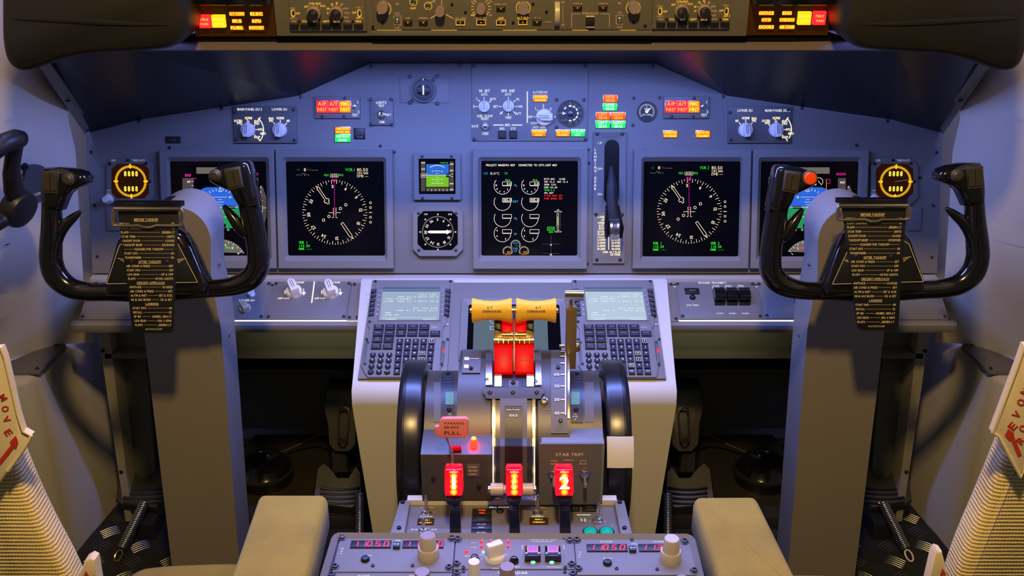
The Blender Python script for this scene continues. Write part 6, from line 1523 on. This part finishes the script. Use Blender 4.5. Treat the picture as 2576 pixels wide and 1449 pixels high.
g.text('DET', 1193, 1365.5, 3.8, h, w_=14); g.text('FAIL', 1192, 1377, 3.8, h, w_=14); g.mat('legend'); g.text('FIRE', 1176, 1399, 4, h, w_=15); g.text('FWD', 1214, 1396, 4, h, w_=14); g.text('AFT', 1273, 1396, 4, h, w_=13); g.text('ARM', 1246, 1430, 4, h, w_=17); g.text('DN', 1293, 1406.5, 4, h, w_=20); g.text('RESET', 1295, 1426, 4.6, h, w_=26, bold=True)
g.text('CARGO DETECTION', 1365, 1357.5, 4, h, w_=68); g.text('SUPPRESSION', 1365, 1362.5, 4, h, w_=50); g.text('BLT 1', 1343, 1407.5, 4, h, w_=21); g.text('BLT 2', 1392, 1407.5, 4, h, w_=21); g.text('METERED', 1393, 1426, 4.2, h, w_=36)
g.poly([(1318, 1372), (1314, 1372), (1314, 1382)], 1.2, h); g.poly([(1415, 1372), (1419, 1372), (1419, 1382)], 1.2, h); t.part('lettering', g)
for i in range(4):
    for y in (1365, 1377):
        m = MB(NAV.sub(1211 + i * 22.5, y, 0)); m.mat('red_lamp' if i != 1 else 'red_plastic').lathe([(.0022, 0), (.0022, .0008), (.001, .0016), (0, .0018)], n=12); t.part('red_lamp', m)
m = MB(NAV.sub(1173, 1389.5, 0)); m.mat('red_lamp').lathe([(.0025, 0), (.0022, .0012), (0, .0018)], n=12); t.part('red_lamp', m)
m = MB(NAV.sub(1216, 1389.5, 0)); m.mat('mint').lathe([(.0022, 0), (.002, .001), (0, .0014)], n=12); t.part('green_lamp', m)
for x in (1341, 1388):
    m = MB(NAV.sub(x, 1415, 0)); m.mat('mint').lathe([(.003, 0), (.003, .001), (.0015, .002), (0, .0022)], n=14); t.part('green_lamp', m, 'pale green lamp')
for x in (1340, 1391):
    m = MB(NAV); m.mat('black_gloss').pbox(x - 20, 1372, x + 20, 1398, 0, .010, .0015); m.mat('magenta_glass').pbox(x - 13, 1374, x + 13, 1389, .010, .0112, .0004); m.mat('legend').poly([(x - 13, 1373.5), (x + 13, 1373.5), (x + 13, 1388), (x - 13, 1388)], 1.0, .0116, True); t.part('guarded_button', m)
f = NAV.sub(1245, 1404, 0); m = MB(f); kk = NAV.sc(1245, 1404); m.mat('cream').lathe([(27 * kk, 0), (27 * kk, .0035), (24 * kk, .006), (12 * kk, .0065)], n=30); m.X = Matrix.Rotation(math.radians(28), 4, 'Z'); m.prism([(-23 * kk, -11 * kk), (20 * kk, -13 * kk), (23 * kk, 0), (20 * kk, 13 * kk), (-23 * kk, 11 * kk)], .004, .024, .004); t.part('selector_knob', m, 'large cream knob')
m = MB(NAV.sub(1194, 1411, 0)); m.mat('black_gloss').lathe([(.006, 0), (.006, .004), (.004, .008), (0, .009)], n=18); t.part('push_button', m)
m = MB(NAV.sub(1293, 1413, 0)); m.mat('black_gloss').lathe([(.0062, 0), (.0055, .004), (.003, .007), (0, .0075)], n=18); t.part('push_button', m)
for x, y in ((1152, 1358), (1433, 1361), (1149, 1420), (1438, 1421), (1435, 1359)): screw(t, NAV, x, y, 8 if x != 1435 else 6, 0, DZUS)
for x, y in ((1172, 1352), (1418, 1354), (1166, 1428), (1422, 1428)): screw(t, NAV, x, y, 5, 0)
t, k = rp('weather radar panel, only its top edge with the word radar showing', 1148, 1442, 1434, 1560, 'radar_panel', 'switch panel')
g = MB(NAV); g.mat('legend').text('WX RADAR', 1290, 1441, 8.5, .0003, w_=76, bold=True); t.part('lettering', g)
for x, y, r, hh, m_ in ((1193, 1452, 15, .024, 'cream'), (1276, 1468, 19, .026, 'pink_knob')):
    kk = NAV.sc(x, y); m = MB(NAV.sub(x, y, 0)); m.mat(m_).lathe([(r * kk * 1.1, 0), (r * kk, hh - .002), (r * kk * .93, hh), (0, hh)], n=26); t.part('knob', m)
for x, y in ((1149, 1444), (1166, 1438), (1421, 1440), (1441, 1446)): screw(t, NAV, x, y, 8 if x in (1149, 1441) else 5, 0, DZUS if x in (1149, 1441) else None)
for x0, x1, y, s in ((857, 1145, 1441, 'left'), (1444, 1730, 1449, 'right')):
    t, k = rp(f'second radio panel of the {s} column, just its upper edge in view', x0, x1, y, 1560)
    if s == 'left':
        g = MB(NAV); g.mat('legend').text('ACTIVE', 915, 1448, 4.6, .0003, w_=31, bold=True); g.text('STANDBY', 1050, 1448, 4.6, .0003, w_=42, bold=True); t.part('lettering', g)
    kx = 1064 if s == 'left' else 1712; kk = NAV.sc(kx, 1490); m = MB(NAV.sub(kx, 1492 if s == 'left' else 1512, 0)); m.mat('pink_knob').lathe([(27 * kk, 0), (25 * kk, .014), (20 * kk, .0142), (18 * kk, .032), (0, .0325)], n=30); t.part('tuning_knob', m)
    screw(t, NAV, (835 if s == 'left' else 1452), 1448 if s == 'left' else 1458, 8, 0, DZUS)

# ---------------------------------------------------------------- autopilot panel on the glareshield
t = Thing('autopilot_panel', 'long autopilot control panel with amber lettering along the top of the glareshield', 'control panel', MCP.w(1290, 92))
mb = MB(MCP); mb.mat('mcp_plate').pbox(686, -130, 1888, 91, -.018, .0, .001); t.part('housing', mb)
mb = MB(MCP); mb.mat('mcp_plate').pbox(935, -130, 1642, 75, 0, .003, .0006); t.part('plate', mb)
mb = MB(MCP); mb.mat('brass').pbox(935, 77, 1640, 90, 0, .0035, .0006); mb.mats[0] = 'mcp_plate'; t.part('lower_strip', mb)
for a, b in ((948, 1010), (1085, 1150), (1265, 1350), (1440, 1480), (1560, 1600)): mb = MB(MCP); mb.mat('amber_leg').pbox(a, 75.6, b, 77, .0005, .0016); t.part('light_gap', mb, 'glowing amber strip put in for light below the panel')  # emissive amber strips put in as light along the lower edge
g = MB(MCP); h = .0033; g.mat('amber_dim')
def T(tx, x, y, w_, c='amber_dim', cp=5): g.mat(c).text(tx, x, y, cp, h, w_=w_, bold=True)
for o in (0, 595):
    T('MA' if o == 0 else 'MA', 1000 if o == 0 else 1559, 10 if o == 0 else 8, 8); 
for x, y in ((999, 34), (1559, 32)):
    T('F/D', x, y, 11); T('OFF', x, y + 36, 13); g.poly([(x + 9, y + 10), (x + 9, y + 6), (x - 9, y + 6), (x - 9, y + 29), (x + 9, y + 29)] if x > 1200 else [(x - 9, y + 12), (x - 9, y + 6), (x + 10, y + 6), (x + 10, y + 29), (x - 9, y + 29)], 1.2, h)
for tx, x, y, w_, c in (('OFF', 1039, 21, 14, 'amber_leg'), ('c/o', 1092, 4, 9, 'amber_dim'), ('N1', 1026, 46, 9, 'amber_dim'), ('SPEED', 1065, 46, 23, 'amber_dim'), ('LVL CHG', 1158, 46, 31, 'amber_dim'), ('HDG SEL', 1210, 46, 31, 'amber_dim'), ('VOR LOC', 1259, 11, 31, 'amber_dim'), ('APP', 1260, 46, 14, 'amber_leg'), ('ALT HLD', 1315, 45, 30, 'amber_leg'), ('V / S', 1352, 45, 15, 'amber_dim'), ('DN', 1416, 6, 9, 'amber_dim'), ('UP', 1416, 63, 9, 'amber_dim'), ('CWS A', 1453, 9.5, 23, 'amber_dim'), ('CWS B', 1517, 9.5, 23, 'amber_dim'), ('DISENGAGE', 1485, 33.5, 41, 'amber_dim'), ('30', 1189, 4, 8, 'amber_dim'), ('10', 1234, 4, 8, 'amber_dim'), ('10', 1189, 38, 8, 'amber_leg'), ('30', 1234, 38, 8, 'amber_dim')): T(tx, x, y, w_, c)
g.mat('amber_leg'); g.line(1083, 46, 1100, 36, 1.6, h); g.line(1121, 36, 1139, 46, 1.6, h); g.ticks(1210, 20, 18, 25, list(range(-30, 31, 20)) + list(range(150, 211, 20)) + [50, -45, 130, 225], 1.4, h)
g.mat('amber_dim').line(1416, 13, 1416, 56, 1.1, h); g.line(1371, 55, 1388, 55, 1.4, h); g.poly([(1438, 68), (1438, 35), (1460, 35)], 1.4, h); g.poly([(1510, 35), (1533, 35), (1533, 68)], 1.4, h)
for x, y in ((966, 20), (1316, 18), (1593, 18)): g.mat('amber_leg').arc(x, y + 2, 17.5, -50, 60, 1.5, h); g.arc(x, y + 2, 17.5, 120, 230, 1.5, h)
for x, y in ((1040, 5), (1077, 15)): g.mat('amber_leg').arc(x, y, 9.5, 0, 360, 1.3, h)
g.line(1083, 7, 1094, 0, 1.2, h); g.line(1111, 0, 1111, 12, 1, h); t.part('lettering', g)
def mknob(x, y, r, hh, mat='pink_knob', t_=None, top=None):
    kk = MCP.sc(x, y); f = MCP.sub(x, y, .003); m = MB(f); m.mat(mat).lathe([(r * kk, 0), (r * kk, hh * .8), (r * kk * .9, hh), (0, hh)], n=28)
    if top: m.mat('black_soft').lathe([(r * kk * .72, hh), (r * kk * .70, hh + .002), (0, hh + .0022)], n=24); m.mat('print_dim').text(top, x, y, 5.5, hh + .0026, rot=40, w_=15) if False else None
    (t_ or t).part('knob', m)
for x, y, r in ((964, 16, 15), (1108, 26, 12.5), (1210, 20, 12.5), (1316, 18, 15), (1593, 16, 15)): mknob(x, y, r, .016)
for x, y in ((1040, 5), (1077, 15)):
    m = MB(MCP.sub(x, y, .003)); kk = MCP.sc(x, y); m.mat('steel').lathe([(7.5 * kk, 0), (7.5 * kk, .002), (5 * kk, .004), (4 * kk, .001), (0, .001)], n=20); t.part('ring_switch', m)
for x, y, f_ in ((1026, 57, 0), (1065, 57, 0), (1158, 57, 1), (1210, 57, 1), (1260, 22, 0), (1260, 57, 1), (1315, 56, 1), (1351, 56, 0), (1453, 20, 0), (1517, 20, 0)):
    m = MB(MCP); m.mat('amber_leg' if f_ else 'amber_dark').pbox(x - 11.5, y - 7, x + 11.5, y + 7, .002, .0042); m.mat('black').pbox(x - 10, y - 5.5, x + 10, y + 5, .003, .007, .0012); m.mat('amber_lamp').disc(x, y, 1.8, .0072); t.part('push_button', m, smooth=20)
m = MB(MCP.sub(1401, 34, .001)); kk = MCP.sc(1401, 34); m.mat('amber_dark').lathe([(.016, -.0035), (.0165, -.003), (.0165, .003), (.016, .0035)], n=40, axis='x'); m.mats[0] = 'beige_knob'; t.part('thumb_wheel', m)
m = MB(MCP); m.mat('black_soft').pbox(1474, 47, 1496, 64, .003, .010, .001); m.mat('beige_knob').pbox(1474, 41, 1496, 44.5, .003, .008, .001); m.pbox(1474, 67, 1496, 70.5, .003, .008, .001); t.part('disengage_bar', m)
for x, y in ((963, 57), (937 + 1, 67), (1291, 57), (1594, 56), (1623, 65), (1341, 10), (1375, 30), (1137, 11), (1171, 31)): screw(t, MCP, x, y, 3.6, .003, SCREWD)
for x, y in ((999, 53), (1559, 50)): toggle(t, MCP, x, y, 4.5, .003, 0, -.2, .008)
for s in SIGN:
    o = 0 if s < 0 else 924
    dy = 0 if s < 0 else -5
    t2 = Thing('display_control_panel', f'small display control panel with two knobs at the {SIDE[s]} end of the autopilot panel', 'control panel', MCP.w(820 + o, 78), 'display control panels')
    mb = MB(MCP); mb.mat('mcp_plate').pbox(722 + o, -130, 917 + o, 78 + dy, 0, .004, .0008); t2.part('plate', mb)
    g = MB(MCP); h = .0043
    def T2(tx, x, y, w_, c): g.mat(c).text(tx, x + o, y + dy, 5, h, w_=w_, bold=True)
    for i, (tx, w_) in enumerate((('WXR', 13), ('STA', 12), ('WPT', 13), ('ARPT', 16), ('DATA', 16), ('POS', 12), ('TERR', 16))):
        T2(tx, 739 + i * 27, 54, w_, 'amber_leg' if tx in ('STA', 'ARPT', 'TERR', 'DATA') else 'amber_dim')
        m = MB(MCP); m.mat('black').pbox(728 + i * 27 + o, 58.5 + dy, 750 + i * 27 + o, 70 + dy, .003, .009, .0012); t2.part('push_button', m, smooth=20)
    for tx, x, y, w_, c in (('VOR 1', 736, 21, 16, 'amber_dim'), ('ADF 1', 737, 46, 16, 'amber_dim'), ('OFF', 749, 34, 11, 'amber_leg'), ('VOR 2', 903, 19, 16, 'amber_dim'), ('ADF 2', 904, 45, 16, 'amber_leg'), ('OFF', 891, 32, 11, 'amber_leg'), ('VOR MAP', 792, 9, 30, 'amber_leg'), ('APP', 770, 17, 11, 'amber_leg'), ('PLN', 812, 15, 12, 'amber_leg'), ('10', 825, 22, 6, 'amber_leg'), ('20', 835, 11, 6, 'amber_leg'), ('40', 847, 8, 6, 'amber_leg'), ('80', 860, 11, 6, 'amber_dim'), ('160', 872, 21, 9, 'amber_dim'), ('320', 875, 33, 9, 'amber_dim'), ('640', 872, 44, 9, 'amber_dim'), ('5', 824, 33, 3, 'amber_leg')): T2(tx, x, y, w_, c)
    g.ticks(790 + o, 32 + dy, 18, 22, [60, 90, 120], 1, h); g.ticks(848 + o, 32 + dy, 18, 22, [0, 30, 60, 90, 120, 150, 180, -30], 1, h); t2.part('lettering', g)
    for x, tx in ((790, 'CRT'), (847, 'TFC')):
        kk = MCP.sc(x, 32); f = MCP.sub(x + o, 33 + dy, .004); m = MB(f); m.mat('pink_knob').lathe([(18 * kk, 0), (18 * kk, .006), (16.5 * kk, .008), (15 * kk, .0085)], n=28); m.mat('black_soft').lathe([(13.5 * kk, .008), (12.5 * kk, .016), (0, .0165)], n=24); t2.part('knob', m)
        ff = MCP.sub(x + o, 33 + dy, .0208); g = MB(ff); g.mat('print_dim').text(tx, *[(x + o), (31 + dy)], 6, 0.0001, rot=35 if s < 0 else 75, w_=16, bold=True); t2.part('knob_marking', g)
    for x in (737, 904):
        m = MB(MCP); m.mat('amber_leg').pbox(x + o - 5, 24 + dy, x + o + 5, 43 + dy, .002, .0046, 0, .0028); m.mat('steel_dark').pbox(x + o - 3, 27 + dy, x + o + 3, 40 + dy, .004, .008, .001, .0015); t2.part('rocker_switch', m)
    for x in (753, 888): screw(t2, MCP, x + o, 53 + dy, 3, .004, SCREWD)

# master caution and warning lights at both ends
for s in SIGN:
    x0, x1, dy = (484, 684, 0) if s < 0 else (1890, 2096, -3)
    t = Thing('master_warning_panel', f'glowing amber warning block at the {SIDE[s]} end of the glareshield', 'warning lights', MCP.w((x0 + x1) / 2, 92), 'master warning panels')
    mb = MB(MCP); mb.mat('mcp_plate').pbox(x0 - 6, -130, x1, 92 + dy, -.02, -.008, .001); mb.mats[0] = 'amber_dark'; t.part('housing', mb)
    mb = MB(MCP); mb.mat('black_gloss'); a, b = MCP.at(x0, 4, 0), MCP.at(x1, 4, 0); mb.box(a.x, a.y, -.008, b.x, a.y + .05, .030, .002); t.part('hood', mb)
    if s < 0: ls = [((500, 39, 528, 71), 'red_lamp', ('FIRE', 'WARN'), 'red_text', 'red button'), ((532, 39, 565, 70), 'yellow_lamp', ('MASTER', 'CAUTION'), 'amber_text', 'yellow button')]; cols = [(596, ('FLT CONT', 'IRS', 'FUEL')), (645, ('ELEC', 'APU', 'OVHT/DET'))]; ys = (35, 53, 70)
    else: ls = [((2047, 30, 2078, 63), 'red_lamp', ('FIRE', 'WARN'), 'red_text', 'red button'), ((2009, 31, 2041, 63), 'yellow_lamp', ('MASTER', 'CAUTION'), 'amber_text', 'yellow button')]; cols = [(1928, ('ANTI-ICE', 'HYD', 'DOORS')), (1980, ('ENG', 'OVERHEAD', 'AIR COND'))]; ys = (33, 50, 68)
    for b, m_, tx, tm, lb in ls: lampbox(t, MCP, *b, -.006, m_, tx, tm, cp=6, hh=.008, label=lb, name='push_light')
    for cx_, tx in cols:
        m = MB(MCP); m.mat('amber_dark').pbox(cx_ - 21, ys[0] - 9, cx_ + 21, ys[2] + 9, -.008, -.004, .0005); pl_ = t.part('light_block', m, 'amber lit block')
        g = MB(MCP); g.mat('amber_text')
        for y, l in zip(ys, tx): g.text(l, cx_, y, 7.5, -.0036, w_=min(38, len(l) * 8), bold=True)
        t.part('lit_lettering', g, parent=pl_)
        g = MB(MCP); g.mat('amber_lamp')
        for y, l in zip(ys, tx): w_ = min(38, len(l) * 8) / 2; g.pbox(cx_ - w_, y - 5, cx_ + w_, y + 5, -.004, -.0038, 0, .001)
        t.part('glow_bar', g, parent=pl_)

# ---------------------------------------------------------------- seats
ZA = .62
for s in SIGN:
    nm = SIDE[s]; Y = lambda y: y + (0 if s < 0 else 2)
    if s < 0: q = [(650, 1240), (826, 1240), (762, 1500), (560, 1500)]
    else: q = [(1742, 1246), (1904, 1245), (2030, 1500), (1822, 1500)]
    mb = MB(); mb.mat('fabric'); pp = [atZ(x, y, ZA) for x, y in q]; qq = [(p.x, p.y) for p in pp]
    c = V(((qq[0][0] + qq[2][0]) / 2, 1.1, 0))
    qq = rpoly(qq, .012)
    L = []
    for i, z in ((.006, ZA - .055), (0, ZA - .048), (0, ZA - .012), (.002, ZA - .005), (.005, ZA - .001), (.009, ZA)): L.append([(x, y, z) for x, y in (inset(qq, i) if i else qq)])
    seat = Thing('pilot_seat', f'{nm} pilot seat in woven beige cloth, its armrest pointing forward', 'seat', V(((-1 if s < 0 else 1) * .55, 1.05, ZF)), 'pilot seats')
    mb.loft(L); seat.part('armrest', mb, smooth=50)
    # cushion
    if s < 0: q = [(300, 1460), (325, 1430), (360, 1414), (430, 1407), (560, 1402), (640, 1404), (640, 1560), (260, 1560)]
    else: q = [(1900, 1432), (2050, 1430), (2150, 1436), (2215, 1446), (2250, 1470), (2290, 1560), (1900, 1560)]
    pp = [atZ(x, y, .42) for x, y in q]; qq = rpoly([(p.x, p.y) for p in pp], .03); mb = MB(); mb.mat('fabric')
    mb.loft([[(x, y, z) for x, y in (inset(qq, i) if i else qq)] for i, z in ((.01, .33), (0, .345), (0, .395), (.006, .412), (.02, .42))]); seat.part('seat_cushion', mb, smooth=60)
    mb = MB(); mb.mat('black_soft'); sx = -1 if s < 0 else 1; mb.box(min(sx * .42, sx * .78), .70, ZF, max(sx * .42, sx * .78), 1.12, .33, .01); seat.part('base', mb)
    # back rest seen edge on, with its fleece cover and cloth tag
    SB = Fr((0, .80, 1.0), 6)
    if s < 0: q = [(-60, 860), (-20, 868), (6, 890), (30, 960), (62, 1080), (100, 1180), (150, 1290), (200, 1380), (250, 1500), (60, 1560), (20, 1440), (-4, 1360), (-60, 1300)]
    else: q = [(2640, 850), (2600, 862), (2574, 885), (2556, 930), (2524, 1020), (2500, 1080), (2440, 1230), (2392, 1340), (2340, 1500), (2540, 1560), (2560, 1440), (2580, 1380), (2640, 1300)]
    mb = MB(SB); mb.mat('fleece'); qq = mb.px(q[::-1], -.035)
    if area2(qq) < 0: qq = qq[::-1]
    pillow(mb, rpoly(qq, .02, 2), -.035, .0, .008); bk_ = seat.part('backrest', mb, 'fleece covered backrest edge', smooth=60)
    sq = [(-460, 640), (-220, 700), (-110, 890), (-95, 1000), (-60, 1200), (0, 1400), (30, 1580), (-460, 1580)]
    if s > 0: sq = [(2586 - x, y) for x, y in sq]
    mb = MB(SB); mb.mat('black_soft'); qq = mb.px(sq, -.04)
    if area2(qq) < 0: qq = qq[::-1]
    pillow(mb, rpoly(qq, .04, 3), -.11, -.036, .012); seat.part('back_shell', mb, 'dark seat back shell', smooth=60)
    if s < 0: q = [(-40, 880), (2, 874), (12, 900), (26, 960), (44, 1040), (58, 1085), (78, 1096), (60, 1130), (20, 1185), (-5, 1222), (-40, 1240)]
    else: q = [(2616, 870), (2578, 868), (2560, 920), (2530, 1000), (2497, 1088), (2512, 1098), (2540, 1150), (2568, 1200), (2580, 1170), (2616, 1200)]
    mb = MB(SB); mb.mat('tag_cloth'); qq = mb.px(q, .012); 
    if area2(qq) < 0: qq = qq[::-1]
    mb.prism(qq, .004, .012, .002); tg = seat.part('cloth_tag', mb, 'cream cloth tag with red stitched letters', parent=bk_)
    mb = MB(SB); mb.mat('tag_cloth'); mb.tube([tuple(SB.at(x, y, .012)) for x, y in q[1:9]], .0016, n=8); seat.part('tag_hem', mb, parent=bk_)
    g = MB(SB); g.mat('ink_red')
    if s > 0:
        for tx, x, y, r in (('M', 2580, 985, 60), ('O', 2569, 1012, 58), ('V', 2558, 1043, 55), ('E', 2548, 1072, 52), ('O', 2574, 1078, 55), ('R', 2569, 1108, 52)): g.text(tx, x, y, 21, .0126, rot=r, w_=17, bold=True)
        g.line(2543, 1092, 2566, 1147, 10, .0126); g.fill([(2528, 1095), (2536, 1079), (2552, 1090), (2541, 1110)], .0128)
    else:
        for tx, x, y, r in (('M', 7, 1000, -60), ('O', 13, 1028, -62), ('V', 16, 1055, -60), ('E', 21, 1088, -60)): g.text(tx, x, y, 19, .0126, rot=r, w_=15, bold=True)
        g.line(-4, 1168, 34, 1120, 10, .0126); g.fill([(24, 1112), (40, 1096), (46, 1112), (40, 1130)], .0128)
    seat.part('red_lettering', g, 'red stitched letters and arrow', parent=bk_)
    q = [(190, 1470), (212, 1412), (226, 1404), (238, 1410), (248, 1470)] if s < 0 else [(2335, 1470), (2352, 1396), (2360, 1386), (2372, 1390), (2392, 1470)]
    mb = MB(SB); mb.mat('tag_cloth'); qq = mb.px(q, .02)
    if area2(qq) < 0: qq = qq[::-1]
    mb.prism(qq, .008, .02, .003); seat.part('strap_end', mb, 'cream strap end', parent=bk_)
    g = MB(SB); g.mat('ink_red'); x, y = (218, 1442) if s < 0 else (2373, 1436); g.fill([(x - 8, y + 10), (x - 2, y - 6), (x + 8, y + 10)], .0206); seat.part('red_lettering', g, parent=bk_)

# ---------------------------------------------------------------- nose wheel tiller on the left wall
p1, p2, p3 = atY(95, 380, 1.672), atY(190, 380, 1.762), atY(105, 600, 1.732)
n_ = (p2 - p1).cross(p3 - p1).normalized()
if n_.dot(CAM - p1) < 0: n_ = -n_
TL = Fr(p1 + n_ * .004, n=n_, u=(p2 - p1))
t = Thing('steering_tiller', 'black steering tiller with tubular grip on the left wall', 'tiller', TL.w(48, 527))
mb = MB(TL); mb.mat('black_soft'); c = TL.at(50, 526, .055)
mb.lathe([(.030, 0), (.031, .002), (.031, .018), (.028, .024), (.022, .026), (0, .026)], c=(c.x, c.y, .040), n=32); t.part('hub', mb)
def TP(x, y, h): return TL.at(x, y, h)
mb = MB(TL); mb.mat('black_soft').tube([TP(50, 520, .05), TP(34, 470, .05), TP(28, 430, .052), TP(34, 390, .054), TP(42, 350, .056)], [(.018, .010), (.018, .010), (.015, .009), (.015, .009), (.014, .009)], n=12); t.part('arm', mb, smooth=60)
mb = MB(TL); mb.mat('black_soft').tube([TP(-60, 420, .05), TP(-20, 382, .054), TP(10, 360, .056), TP(40, 349, .056), TP(52, 350, .056), TP(56, 352, .056)], [.014, .014, .0145, .0145, .013, .007], n=14); t.part('grip', mb, smooth=60)
mb = MB(TL); mb.mat('black_soft').tube([TP(50, 527, .05), TP(10, 550, .05), TP(-40, 580, .05)], .0125, n=14); t.part('lower_arm', mb, smooth=60)
t = Thing('tiller_placard', 'dark curved placard reading left, center and right behind the tiller', 'placard', TL.w(60, 590))
mb = MB(TL)
def ap(a0, a1, r0, r1, n=10):
    c = TL.at(42, 524, .0); k = TL.sc(42, 524); o = [(c.x + r1 * k * math.cos(math.radians(a0 + (a1 - a0) * i / n)), c.y + r1 * k * math.sin(math.radians(a0 + (a1 - a0) * i / n))) for i in range(n + 1)]
    return o + [(c.x + r0 * k * math.cos(math.radians(a1 - (a1 - a0) * i / n)), c.y + r0 * k * math.sin(math.radians(a1 - (a1 - a0) * i / n))) for i in range(n + 1)]
mb.mat('grey_dark').prism(ap(10, 100, 30, 82), 0, .0015); mb.prism(ap(-85, 2, 30, 70), 0, .0015); t.part('plate', mb)
g = MB(TL); g.mat('legend_dim').text('LEFT', 50, 452, 5, .0018, rot=18, w_=15, bold=True); g.text('CENTER', 89, 490, 5, .0018, rot=12, w_=25, bold=True); g.text('RIGHT', 68, 564, 5, .0018, rot=8, w_=19, bold=True); t.part('lettering', g)
for x, y in ((59, 418), (82, 613)):
    f = TL.sub(x, y, 0); k = TL.sc(x, y) * 7; t.copy_part('screw', SCREWD, f.M @ Matrix.Diagonal((k, k, k, 1)))
